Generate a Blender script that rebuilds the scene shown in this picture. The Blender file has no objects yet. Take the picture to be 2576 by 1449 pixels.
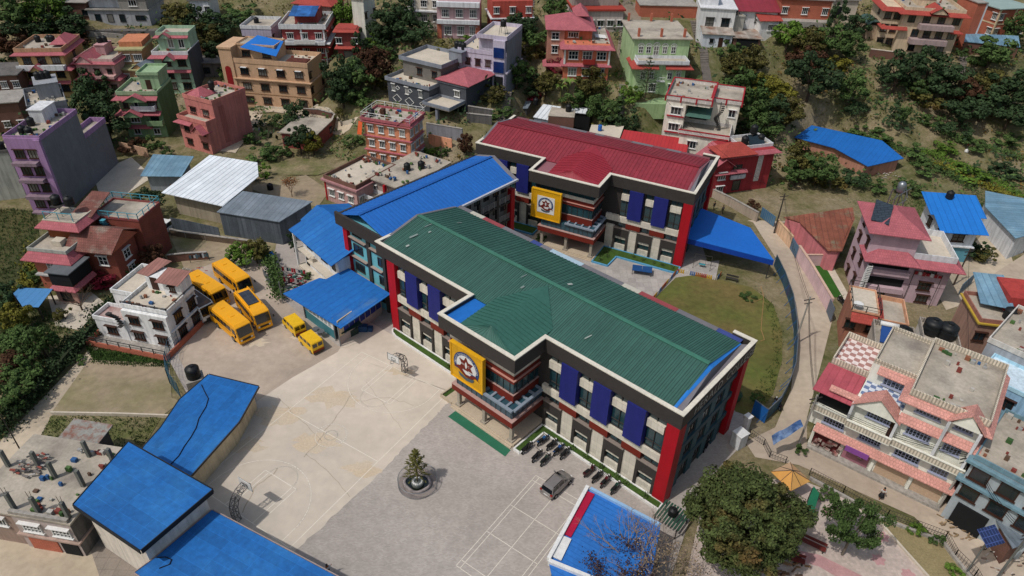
import bpy, math, random
import numpy as np
from mathutils import Vector, Matrix
rnd = random.Random(7)
SC = bpy.context.scene
COL = SC.collection
# ------------------------------------------------------------------ camera
F_ = 2790.24*2576/4096
PITCH, ROLL, CAMH = 0.61405, 0.02947, 59.536
_f = np.array([0, math.cos(PITCH), -math.sin(PITCH)])
_r0 = np.array([1., 0, 0]); _u0 = np.cross(_r0, _f)
RT = _r0*math.cos(ROLL)+_u0*math.sin(ROLL)
UP = -_r0*math.sin(ROLL)+_u0*math.cos(ROLL)
CAM = np.array([0, 0, CAMH])
cd = bpy.data.cameras.new('camera'); cam = bpy.data.objects.new('camera', cd); COL.objects.link(cam)
cd.sensor_width = 36; cd.lens = 2790.24/4096*36; cd.clip_end = 3000; cd.clip_start = 0.5
cam.matrix_world = Matrix(((RT[0], UP[0], -_f[0], 0), (RT[1], UP[1], -_f[1], 0), (RT[2], UP[2], -_f[2], CAMH), (0, 0, 0, 1)))
SC.camera = cam
# ------------------------------------------------------------------ light
SUN_AZ, SUN_EL = math.radians(216), math.radians(58)      # compass of the sun in the x-y plane, and its height
sdir = Vector((math.cos(SUN_AZ)*math.cos(SUN_EL), math.sin(SUN_AZ)*math.cos(SUN_EL), math.sin(SUN_EL)))
sl = bpy.data.lights.new('sun', 'SUN'); sl.energy = 3.2; sl.angle = math.radians(.8); sl.color = (1, .955, .9)
so = bpy.data.objects.new('sun', sl); COL.objects.link(so); so.rotation_euler = sdir.to_track_quat('Z', 'Y').to_euler(); so.location = sdir*200
W = bpy.data.worlds.new('World'); SC.world = W; W.use_nodes = True
_n = W.node_tree.nodes; _sky = _n.new('ShaderNodeTexSky'); _sky.sky_type = 'NISHITA'; _sky.sun_disc = False
_sky.sun_elevation = SUN_EL; _sky.sun_rotation = math.pi/2-SUN_AZ; _sky.air_density = 1.6; _sky.dust_density = 3.5; _sky.ozone_density = 1
_bg = _n['Background']; _bg.inputs[1].default_value = .12
W.node_tree.links.new(_sky.outputs[0], _bg.inputs[0])
SC.view_settings.view_transform = 'Standard'; SC.view_settings.look = 'None'; SC.view_settings.exposure = -0.42; SC.view_settings.gamma = 1
SC.cycles.max_bounces = 5; SC.cycles.diffuse_bounces = 3; SC.cycles.use_denoising = True

# ------------------------------------------------------------------ photo measurements -> world
def ray(x, y):
    d = _f*F_+RT*(x-1288)-UP*(y-724.5); return d/np.linalg.norm(d)
def at(x, y, z=0.):
    d = ray(x, y); k = (z-CAMH)/d[2]; return np.array([d[0]*k, d[1]*k, z])
def px_of(P): d = np.array(P, float)-CAM; z = d@_f; return (1288+F_*(d@RT)/z, 724.5-F_*(d@UP)/z)
def T(ix, iy, x, y): return (644*ix+x/3, 483*iy+y/3)

# ------------------------------------------------------------------ terrain height
_kx = [-200, -120, -80, -55, -35, -20, 60, 80, 150, 240]
_ky = [150, 142, 148, 148, 127, 118, 119, 122, 128, 130]
def _ter(x, y):
    x = np.asarray(x, float); y = np.asarray(y, float)
    y0 = np.interp(x, _kx, _ky); d = y-y0
    s = np.where(d > 30, d, 3*np.log1p(np.exp(np.clip(d, -40, 60)/3)))
    m = np.clip((y-112)/20, 0, 1)
    h = .36*s + m*(.9*np.sin(x*.11+y*.05)*np.sin(y*.13-x*.04)+.5*np.sin(x*.31+1)*np.sin(y*.27))
    return np.where(d < -14, 0, h)
GX0, GX1, GY0, GY1, GS = -230., 260., -40., 400., 1.25
gxs = np.arange(GX0, GX1+.1, GS); gys = np.arange(GY0, GY1+.1, GS)
GXX, GYY = np.meshgrid(gxs, gys)
HG = _ter(GXX, GYY)
def ter(x, y):
    fx = (x-GX0)/GS; fy = (y-GY0)/GS
    i = int(min(max(fx, 0), len(gxs)-2)); j = int(min(max(fy, 0), len(gys)-2)); a = fx-i; b = fy-j
    return float((HG[j, i]*(1-a)+HG[j, i+1]*a)*(1-b)+(HG[j+1, i]*(1-a)+HG[j+1, i+1]*a)*b)
def gp(x, y):
    "point of the terrain seen at a photo position"
    d = ray(x, y); k = 30.
    while k < 600:
        p = CAM+d*k
        if p[2] <= ter(p[0], p[1]): break
        k += .5
    lo, hi = k-.5, k
    for _ in range(12):
        m = (lo+hi)/2; p = CAM+d*m
        if p[2] <= ter(p[0], p[1]): hi = m
        else: lo = m
    p = CAM+d*hi; return np.array([p[0], p[1], ter(p[0], p[1])])
def topz(x, y, H):
    "height of a roof point seen at x,y that is H above the ground under it"
    lo, hi = -5., 56.
    for _ in range(40):
        z = (lo+hi)/2; p = at(x, y, z)
        if z-H-ter(p[0], p[1]) > 0: hi = z
        else: lo = z
    return z

# ------------------------------------------------------------------ materials
def C(h):
    h = h.lstrip('#'); v = [int(h[i:i+2], 16)/255 for i in (0, 2, 4)]
    return tuple(c/12.92 if c <= .04045 else ((c+.055)/1.055)**2.4 for c in v)+(1,)
_M = {}
def mat(name, col, rough=.85, var=.18, scale=.6, streak=0., fine=.1, bump=.0, metal=0., spec=.3, col2=None, mix=.5, wave=None, wcol=None, isl=0., brick=None, wave_axis=0, chk=None):
    if name in _M: return _M[name]
    m = bpy.data.materials.new(name); m.use_nodes = True; nt = m.node_tree; N = nt.nodes; L = nt.links
    b = N['Principled BSDF']; b.inputs['Roughness'].default_value = rough; b.inputs['Metallic'].default_value = metal
    b.inputs['Specular IOR Level'].default_value = spec
    c = C(col) if isinstance(col, str) else col
    tc = N.new('ShaderNodeTexCoord')
    def noise(sc, det=4, vec=None):
        n = N.new('ShaderNodeTexNoise'); n.inputs['Scale'].default_value = sc; n.inputs['Detail'].default_value = det; n.inputs['Roughness'].default_value = .6
        L.new(vec or tc.outputs['Object'], n.inputs['Vector']); return n.outputs['Fac']
    def ramp(f, a, bb, lo, hi):
        r = N.new('ShaderNodeMapRange'); r.inputs[1].default_value = a; r.inputs[2].default_value = bb; r.inputs[3].default_value = lo; r.inputs[4].default_value = hi; L.new(f, r.inputs[0]); return r.outputs[0]
    def rgb(cc):
        r = N.new('ShaderNodeRGB'); r.outputs[0].default_value = cc; return r.outputs[0]
    def mixc(f, a, bb, mode='MIX'):
        x = N.new('ShaderNodeMix'); x.data_type = 'RGBA'; x.blend_type = mode
        if isinstance(f, float): x.inputs[0].default_value = f
        else: L.new(f, x.inputs[0])
        L.new(a, x.inputs[6]); L.new(bb, x.inputs[7]); return x.outputs[2]
    def mul(col_, f):
        x = N.new('ShaderNodeVectorMath'); x.operation = 'SCALE'; L.new(col_, x.inputs[0]); L.new(f, x.inputs[3]); return x.outputs[0]
    out = rgb(c)
    if col2: out = mixc(ramp(noise(scale*.7, 6), mix-.12, mix+.12, 0, 1), out, rgb(C(col2)))
    if brick:
        bt = N.new('ShaderNodeTexBrick'); bt.inputs['Scale'].default_value = 1; bt.inputs['Brick Width'].default_value = brick[0]; bt.inputs['Row Height'].default_value = brick[1]
        bt.inputs['Mortar Size'].default_value = brick[2]; bt.offset = brick[4] if len(brick) > 4 else .5
        if len(brick) > 5:   # brick pattern laid on upright faces
            sx = N.new('ShaderNodeSeparateXYZ'); L.new(tc.outputs['Object'], sx.inputs[0]); ad = N.new('ShaderNodeMath'); ad.operation = 'ADD'; L.new(sx.outputs[0], ad.inputs[0]); L.new(sx.outputs[1], ad.inputs[1])
            cx = N.new('ShaderNodeCombineXYZ'); L.new(ad.outputs[0], cx.inputs[0]); L.new(sx.outputs[2], cx.inputs[1]); L.new(cx.outputs[0], bt.inputs['Vector'])
        else: L.new(tc.outputs['Object'], bt.inputs['Vector'])
        bt.inputs['Color1'].default_value = (1, 1, 1, 1); bt.inputs['Color2'].default_value = (.82, .82, .82, 1); k = brick[3]; bt.inputs['Mortar'].default_value = (k, k, k, 1)
        out = mixc(1., out, bt.outputs[0], 'MULTIPLY')
    if chk:
        ck = N.new('ShaderNodeTexChecker'); ck.inputs['Scale'].default_value = chk[0]; L.new(tc.outputs['Object'], ck.inputs['Vector']); ck.inputs[1].default_value = (1, 1, 1, 1); ck.inputs[2].default_value = C(chk[1]); out = mixc(1., out, ck.outputs[0], 'MULTIPLY')
    if wave:
        sx = N.new('ShaderNodeSeparateXYZ'); L.new(tc.outputs['Object'], sx.inputs[0])
        mm = N.new('ShaderNodeMath'); mm.operation = 'MULTIPLY'; mm.inputs[1].default_value = 1/wave; L.new(sx.outputs[wave_axis], mm.inputs[0])
        fr = N.new('ShaderNodeMath'); fr.operation = 'FRACT'; L.new(mm.outputs[0], fr.inputs[0])
        fl = N.new('ShaderNodeMath'); fl.operation = 'FLOOR'; L.new(mm.outputs[0], fl.inputs[0])
        wn = N.new('ShaderNodeTexWhiteNoise'); wn.noise_dimensions = '1D'; L.new(fl.outputs[0], wn.inputs['W'])
        out = mul(out, ramp(wn.outputs[0], 0, 1, 1-var*.6, 1+var*.4))
        if wcol:
            out = mixc(ramp(fr.outputs[0], .80, .86, 0, 1), out, rgb(C(wcol)))
    if var: out = mul(out, ramp(noise(scale), .3, .7, 1-var, 1+var*.6))
    if fine: out = mul(out, ramp(noise(scale*9, 3), .3, .7, 1-fine, 1+fine))
    if streak:
        mp = N.new('ShaderNodeMapping'); mp.inputs['Scale'].default_value = (1.6, 1.6, .12); L.new(tc.outputs['Object'], mp.inputs[0])
        out = mul(out, ramp(noise(1.4, 5, mp.outputs[0]), .42, .7, 1, 1-streak))
    if isl:
        g = N.new('ShaderNodeNewGeometry'); out = mul(out, ramp(g.outputs['Random Per Island'], 0, 1, 1-isl, 1+isl))
        oi = N.new('ShaderNodeObjectInfo'); out = mul(out, ramp(oi.outputs['Random'], 0, 1, .78, 1.2))
    L.new(out, b.inputs['Base Color'])
    if bump:
        bp = N.new('ShaderNodeBump'); bp.inputs['Strength'].default_value = bump; bp.inputs['Distance'].default_value = .1; L.new(noise(scale*12, 4), bp.inputs['Height']); L.new(bp.outputs[0], b.inputs['Normal'])
    _M[name] = m; return m
def lift(c, k=1.4, ds=.14):
    c = C(c); y = .3*c[0]+.6*c[1]+.1*c[2]; return tuple(min(.8, (v*(1-ds)+y*ds)*k) for v in c[:3])+(1,)
def wallm(c, streak=.28, var=.14): return mat('wall_'+c, lift(c), streak=streak, var=var, scale=.45, fine=.06)
def paint(c, rough=.6): return mat('paint_'+c, c, rough=rough, var=.1, scale=.5, fine=.04, streak=.1)
GLASS = mat('glass', '#1d2a30', rough=.12, var=.5, scale=.35, fine=.0, spec=.8)
_g = GLASS.node_tree; _o = _g.nodes.new('ShaderNodeObjectInfo'); _r = _g.nodes.new('ShaderNodeMapRange'); _r.inputs[1].default_value = .62; _r.inputs[2].default_value = .95; _r.inputs[4].default_value = .75
_x = _g.nodes.new('ShaderNodeMix'); _x.data_type = 'RGBA'; _x.inputs[7].default_value = C('#8f8c86'); _b = _g.nodes['Principled BSDF'].inputs['Base Color']; _s = _b.links[0].from_socket
_g.links.new(_o.outputs['Random'], _r.inputs[0]); _g.links.new(_r.outputs[0], _x.inputs[0]); _g.links.new(_s, _x.inputs[6]); _g.links.new(_x.outputs[2], _b)      # some windows have pale curtains
GLASSG = mat('glass_green', '#24434a', rough=.12, var=.45, scale=.4, fine=0, spec=.8)
DARK = mat('dark', '#16181a', rough=.9)
CREAM = mat('cream_tile', '#dcd5c6', streak=.15, rough=.7, var=.08, scale=.3, fine=.03, brick=(.72, .62, .012, .62, 0, 1))
CHAR = mat('charcoal_panel', '#3a3634', rough=.65, var=.08, scale=.3, fine=.12)
NAVY = mat('blue_panel', '#1f2670', streak=.15, rough=.6, var=.12, scale=.5, fine=.06)
RED = mat('red_panel', '#a8101f', streak=.15, rough=.6, var=.1, scale=.4, fine=.05)
BRICKR = mat('brick_red_panel', '#6e2418', rough=.7, var=.12, scale=.5)
BLUER = mat('blue_sheet', '#1b66ae', rough=.6, var=.12, scale=.2, fine=.1, wave=1.05, wcol='#195aa8', spec=.3, col2='#2f72b0', mix=.58)
BLUERY = mat('blue_sheet_y', '#1b66ae', rough=.6, var=.07, scale=.18, fine=.1, wave=1.05, wcol='#195aa8', wave_axis=1, spec=.3)
BLUERW = mat('blue_sheet_faded', '#2a6cb8', rough=.65, var=.1, scale=.3, fine=.12, wave=.5, wcol='#2260a8', wave_axis=1)
GREENR = mat('green_sheet', '#3b6258', rough=.6, var=.15, scale=.2, fine=.1, wave=.56, wcol='#1b3b36')
REDR = mat('red_sheet', '#86303b', rough=.65, var=.14, scale=.15, fine=.12, wave=.6, wcol='#842934')
PINKT = mat('pink_tiles', '#b0626a', rough=.75, var=.14, scale=.8, fine=.15, brick=(.33, .36, .03, .7))
REDT = mat('red_tiles', '#a8483f', rough=.75, var=.14, scale=.8, fine=.15, brick=(.33, .36, .03, .7))
PEACHT = mat('peach_tiles', '#cf968b', rough=.8, var=.15, scale=.8, fine=.2, brick=(.3, .33, .03, .7))
CONC = mat('concrete', '#9f9a93', rough=.9, var=.2, scale=.35, streak=.35, fine=.12)
CONCL = mat('concrete_light', '#c2b8a8', rough=.9, var=.16, scale=.3, fine=.1)
CONCD = mat('concrete_dark', '#6b6866', rough=.95, var=.25, scale=.4, streak=.4, fine=.12)
ROOFC = mat('roof_deck', '#aea597', rough=.95, var=.2, scale=.35, fine=.12, col2='#847d74', mix=.56)
BRICK = mat('brick', '#a8614c', rough=.9, var=.15, scale=.6, brick=(.5, .17, .03, 1.25, .5, 1))
BRICKD = mat('brick_dark', '#6d4f44', rough=.9, var=.2, scale=.6, brick=(.5, .17, .03, 1.2, .5, 1))
TIN = mat('tin_white', '#dfe5ea', rough=.5, var=.14, scale=.3, fine=.08, wave=.95, wcol='#a9b2bb', wave_axis=0, spec=.5)
TING = mat('tin_grey', '#75808a', rough=.5, var=.2, scale=.3, fine=.12, wave=.85, wcol='#66707a', wave_axis=0, col2='#8a929b', mix=.6)
TINB = mat('tin_bluegrey', '#6d90a6', rough=.55, var=.22, scale=.4, fine=.1, wave=.8, wcol='#5f8095', wave_axis=0, col2='#86a3b2', mix=.6)
TINW = mat('tin_wall', '#5a626a', rough=.6, var=.25, scale=.4, streak=.3, fine=.15, wave=.8, wcol='#4c545b')
RUST = mat('tin_rust', '#86503f', rough=.8, var=.25, scale=.5, fine=.2, wave=.8, wcol='#6f4236', col2='#6f7f68', mix=.66)
WHITE = mat('white_paint', '#dadad8', rough=.6, var=.06, streak=.1)
WHITEW = mat('white_wall', '#d6d8db', rough=.85, var=.1, streak=.3)
CYAN = mat('cyan_wall', '#68afbc', rough=.8, var=.08, streak=.12)
STEEL = mat('steel', '#8e9398', rough=.35, metal=.7, var=.1)
IRON = mat('iron', '#3a3736', rough=.6, var=.2)
WOODD = mat('wood_dark', '#3c241b', rough=.6, var=.2)
TANKB = mat('tank_black', '#1a1c1e', rough=.5, var=.1)
YEL = mat('bus_yellow', '#e8a40f', rough=.45, var=.07, scale=.8, fine=.04, spec=.5)
YELS = mat('sign_yellow', '#dba313', rough=.6, var=.05, brick=(.8, .8, .01, .75, 0, 1))
RUBBER = mat('rubber', '#17171a', rough=.9)
LEAFD = mat('leaf_dark', '#33452a', rough=.75, var=.35, scale=.5, fine=0, isl=.45, spec=.15)
LEAFM = mat('leaf_mid', '#475c30', rough=.75, var=.35, scale=.5, fine=0, isl=.4, spec=.15)
LEAFB = mat('leaf_bright', '#55702a', rough=.75, var=.3, scale=.5, fine=0, isl=.4, spec=.15)
LEAFY = mat('leaf_yellow', '#6d6a28', rough=.75, var=.35, scale=.5, fine=0, isl=.4, spec=.15)
LEAFO = mat('leaf_olive', '#504d26', rough=.75, var=.3, scale=.4, fine=0, isl=.5, spec=.15, col2='#7a5230', mix=.62)
LEAFR = mat('leaf_russet', '#4b3426', rough=.8, var=.3, scale=.5, fine=0, isl=.4, spec=.1)
LEAFC = mat('flower_crimson', '#6e1528', rough=.8, var=.3, scale=.5, fine=0, isl=.4)
BARK = mat('bark', '#4d4036', rough=.95, var=.25, scale=1.5)
SKIN = mat('skin', '#8a5a40', rough=.6, var=0)

# ------------------------------------------------------------------ mesh helpers
class MB:
    def __init__(s): s.v = []; s.f = []
    def box(s, x0, x1, y0, y1, z0, z1):
        n = len(s.v)
        s.v += [(x0, y0, z0), (x1, y0, z0), (x1, y1, z0), (x0, y1, z0), (x0, y0, z1), (x1, y0, z1), (x1, y1, z1), (x0, y1, z1)]
        s.f += [(n, n+3, n+2, n+1), (n+4, n+5, n+6, n+7), (n, n+1, n+5, n+4), (n+1, n+2, n+6, n+5), (n+2, n+3, n+7, n+6), (n+3, n, n+4, n+7)]; return s
    def bar(s, p, q, w=.05, h=None):
        p = Vector(p); q = Vector(q); d = (q-p); h = h or w
        if d.length < 1e-6: return s
        d.normalize(); a = d.cross(Vector((0, 0, 1)))
        if a.length < .05: a = Vector((1, 0, 0))
        a.normalize(); b = d.cross(a); n = len(s.v)
        for c in (p, q):
            for i, j in ((-1, -1), (1, -1), (1, 1), (-1, 1)): s.v.append(tuple(c+a*(i*w/2)+b*(j*h/2)))
        s.f += [(n, n+1, n+2, n+3), (n+7, n+6, n+5, n+4)]+[(n+i, n+4+i, n+4+(i+1) % 4, n+(i+1) % 4) for i in range(4)]; return s
    def cyl(s, p, q, r0, r1=None, k=10, cap=True):
        p = Vector(p); q = Vector(q); d = (q-p).normalized(); r1 = r0 if r1 is None else r1
        a = d.orthogonal().normalized(); b = d.cross(a); n = len(s.v)
        for c, r in ((p, r0), (q, r1)):
            for i in range(k): t = 2*math.pi*i/k; s.v.append(tuple(c+a*(r*math.cos(t))+b*(r*math.sin(t))))
        s.f += [(n+i, n+(i+1) % k, n+k+(i+1) % k, n+k+i) for i in range(k)]
        if cap: s.f += [tuple(range(n+k-1, n-1, -1)), tuple(range(n+k, n+2*k))]
        return s
    def tube(s, pts, r, k=6):
        for a, b in zip(pts, pts[1:]): s.cyl(a, b, r, r, k)
        return s
    def poly(s, pts):
        n = len(s.v); s.v += [tuple(p) for p in pts]; s.f.append(tuple(range(n, n+len(pts)))); return s
    def slab(s, pts, th):
        "polygon with thickness th downward"
        n = len(s.v); k = len(pts); s.v += [tuple(p) for p in pts]+[(p[0], p[1], p[2]-th) for p in pts]
        s.f += [tuple(range(n, n+k)), tuple(range(n+2*k-1, n+k-1, -1))]+[(n+i, n+k+i, n+k+(i+1) % k, n+(i+1) % k) for i in range(k)]; return s
    def prism(s, prof, x0, x1):
        "profile in (y,z) swept along x"
        n = len(s.v); k = len(prof); s.v += [(x0, a, b) for a, b in prof]+[(x1, a, b) for a, b in prof]
        s.f += [tuple(range(n+k-1, n-1, -1)), tuple(range(n+k, n+2*k))]+[(n+i, n+(i+1) % k, n+k+(i+1) % k, n+k+i) for i in range(k)]; return s
    def lathe(s, prof, c=(0, 0, 0), k=16):
        n = len(s.v)
        for r, z in prof:
            for i in range(k): t = 2*math.pi*i/k; s.v.append((c[0]+r*math.cos(t), c[1]+r*math.sin(t), c[2]+z))
        for j in range(len(prof)-1):
            for i in range(k): s.f.append((n+j*k+i, n+j*k+(i+1) % k, n+(j+1)*k+(i+1) % k, n+(j+1)*k+i))
        s.f.append(tuple(range(n+(len(prof)-1)*k, n+len(prof)*k))); return s
    def mesh(s, name, m, smooth=False):
        me = bpy.data.meshes.new(name); me.from_pydata([tuple(float(c) for c in v) for v in s.v], [], s.f); me.materials.append(m)
        if smooth:
            for p in me.polygons: p.use_smooth = True
        me.update(); return me
def tagp(o, label=None, cat=None, group=None, kind=None):
    if label: o['label'] = label
    if cat: o['category'] = cat
    if group: o['group'] = group
    if kind: o['kind'] = kind
    return o
def link(name, me, parent=None, loc=(0, 0, 0), rz=0., sc=None):
    o = bpy.data.objects.new(name, me); COL.objects.link(o); o.parent = parent; o.location = [float(c) for c in loc]; o.rotation_euler = (0, 0, float(rz))
    if sc is not None: o.scale = (sc, sc, sc) if isinstance(sc, (int, float)) else sc
    return o
def part(name, mb, m, parent, smooth=False, label=None):
    o = link(name, mb.mesh(name, m, smooth), parent)
    if label: o['label'] = label
    return o
def empty(name, loc=(0, 0, 0), rz=0., label=None, cat=None, group=None):
    o = link(name, None, None, loc, rz); return tagp(o, label, cat, group)
def kids(o): return [c for c in bpy.data.objects if c.parent == o]
_kidc = {}
def copy_tree(o, loc=None, rz=None, label=None, parent=None, sc=None):
    c = o.copy(); COL.objects.link(c); c.parent = parent
    if loc is not None: c.location = [float(v) for v in loc]
    if rz is not None: c.rotation_euler = (0, 0, float(rz))
    if sc is not None: c.scale = (sc, sc, sc) if isinstance(sc, (int, float)) else sc
    if label: c['label'] = label
    if o.name not in _kidc: _kidc[o.name] = list(o.children)
    for ch in _kidc[o.name]: copy_tree(ch, parent=c)
    return c
def sheet(name, pts, z, m, kind='structure', th=0.):
    "flat ground sheet from photo outline"
    P = [at(x, y, z) for x, y in pts]
    mb = MB()
    if th: mb.slab([tuple(p) for p in P], th)
    else: mb.poly([tuple(p) for p in P])
    me = mb.mesh(name, m); o = link(name, me)
    # make it face up
    if me.polygons[0].normal.z < 0: me.flip_normals()
    if kind: o['kind'] = kind
    return o

# ------------------------------------------------------------------ windows (shared meshes)
_W = {}
FRAMES = {'w': WHITE, 'd': WOODD, 'k': IRON, 'b': paint('#9ea4ba')}
def window(parent, x, y, z, rz, w=1.3, h=1.3, fr='w', nx=2, nz=1, sill=True, name='window'):
    key = (round(w, 1), round(h, 1), fr, nx, nz, sill)
    if key not in _W:
        w, h = key[0], key[1]; m = MB(); t = .09
        m.box(-w/2, w/2, -.1, .03, 0, t).box(-w/2, w/2, -.1, .03, h-t, h).box(-w/2, -w/2+t, -.1, .03, t, h-t).box(w/2-t, w/2, -.1, .03, t, h-t)
        for i in range(1, nx): c = -w/2+w*i/nx; m.box(c-.04, c+.04, -.08, .03, t, h-t)
        for i in range(1, nz): c = h*i/nz; m.box(-w/2+t, w/2-t, -.07, .03, c-.03, c+.03)
        if sill: m.box(-w/2-.12, w/2+.12, -.2, .03, -.1, 0).box(-w/2-.15, w/2+.15, -.38, .03, h+.02, h+.1)
        g = MB().box(-w/2+t, w/2-t, -.03, .02, t, h-t)
        _W[key] = (m.mesh('window_frame', FRAMES[fr]), g.mesh('pane', GLASS))
    a, b = _W[key]
    o = link(name, a, parent, (x, y, z), rz); link('pane', b, o)
    return o
# ------------------------------------------------------------------ the school blocks
_O = np.array([16.1, 46.7]); _e1 = np.array([-.7567, .6538]); _e2 = np.array([.6538, .7567])
def letters(txt, size, m, mb=None):
    pass
_CH = {}
def glyph(ch):
    "outline mesh of one letter"
    if ch not in _CH:
        cu = bpy.data.curves.new('t', 'FONT'); cu.body = ch; cu.size = 1; cu.align_x = 'CENTER'; cu.resolution_u = 2
        o = bpy.data.objects.new('t', cu); COL.objects.link(o); bpy.context.view_layer.update()
        me = bpy.data.meshes.new_from_object(o)
        _CH[ch] = ([tuple(v.co) for v in me.vertices], [tuple(p.vertices) for p in me.polygons], max([v.co.x for v in me.vertices] or [.2])-min([v.co.x for v in me.vertices] or [0]))
        bpy.data.objects.remove(o); bpy.data.meshes.remove(me)
    return _CH[ch]
def put_glyph(mb, ch, size, fn):
    v, f, w = glyph(ch); n = len(mb.v); mb.v += [fn(x*size, y*size) for x, y, z in v]; mb.f += [tuple(n+i for i in q) for q in f]
def text_line(mb, txt, size, fn, gap=.12):
    x = 0
    for ch in txt:
        if ch == ' ': x += size*.45; continue
        w = glyph(ch)[2]*size; cx = x+w/2
        put_glyph(mb, ch, size, lambda a, b, cx=cx: fn(a+cx, b)); x += w+gap*size
    return x
def emblem(parent, cx, cz, R, y, word, fullsq, initials):
    "round school crest: blue arc with the name, white disc, six-pointed star, flame, open hand and book, standing on plane y"
    P = lambda x, z, k=0: (cx+x*R, y-.012*k, cz+z*R)
    if fullsq: part('emblem_ground', MB().box(cx-1.12*R, cx+1.12*R, y-.01, y+.03, cz-1.1*R, cz+1.1*R), WHITE, parent)
    em = part('emblem', MB().poly([P(math.cos(t)*.98, math.sin(t)*.98, 1) for t in np.linspace(-.45, math.pi+.45, 40)]), paint('#25406f'), parent)
    part('emblem_disc', MB().poly([P(math.cos(t)*.76, math.sin(t)*.76, 2) for t in np.linspace(-.35, math.pi+.35, 36)]), WHITE, em)
    st = []
    for i in range(12):
        t = math.pi/2+i*math.pi/6; r = .62 if i % 2 == 0 else .34; st.append(P(math.cos(t)*r, .12+math.sin(t)*r, 3))
    part('star', MB().poly(st), BRICKR, em)
    part('flame', MB().poly([P(x, z, 4) for x, z in ((0, .42), (.09, .2), (.07, .02), (0, -.12), (-.07, .02), (-.09, .2))]), WHITE, em)
    mb = MB()
    mb.poly([P(x, z, 4) for x, z in ((-1.02, -.42), (-.6, -.12), (-.2, -.1), (-.1, -.2), (-.3, -.24), (0, -.42), (.4, -.38), (.7, -.25), (1.05, -.55), (.7, -.42), (.45, -.62), (0, -.72), (-.45, -.5), (-.7, -.3))])
    part('hand', mb, BRICKR, em)
    mb = MB().poly([P(x, z, 5) for x, z in ((-.28, -.27), (.05, -.22), (.42, -.3), (.3, -.46), (-.02, -.5))])
    part('palm', mb, WHITE, em)
    mb = MB()
    for s in (-1, 1): mb.poly([P(s*x, z, 3) for x, z in ((0, -.78), (.25, -.68), (.62, -.6), (.5, -.86), (.22, -.94), (0, -.98))])
    part('open_book', mb, paint('#4c5a63'), em)
    mb = MB()
    n = sum(1 if c == ' ' else 1 for c in word)
    a0, a1 = math.pi+.12, -.12
    for i, ch in enumerate(word):
        if ch == ' ': continue
        t = a0+(a1-a0)*(i+.5)/n; r = .795; up = (math.cos(t), math.sin(t)); rt = (math.sin(t), -math.cos(t))
        put_glyph(mb, ch, .2, lambda a, b, up=up, rt=rt: P(up[0]*(r+b)+rt[0]*a, up[1]*(r+b)+rt[1]*a, 2.5))
    part('lettering', mb, WHITE, em)
    if initials:
        mb = MB()
        for ch, dx in zip(initials, (-.22, .2)): put_glyph(mb, ch, .2, lambda a, b, dx=dx: P(a+dx, b+.08, 4))
        part('initials', mb, WHITE, em)

def pier_window(root, mesh_f, mesh_g, x, name='window'):
    o = link(name, mesh_f, root, (x, 0, 0)); link('pane', mesh_g, o)

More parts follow.
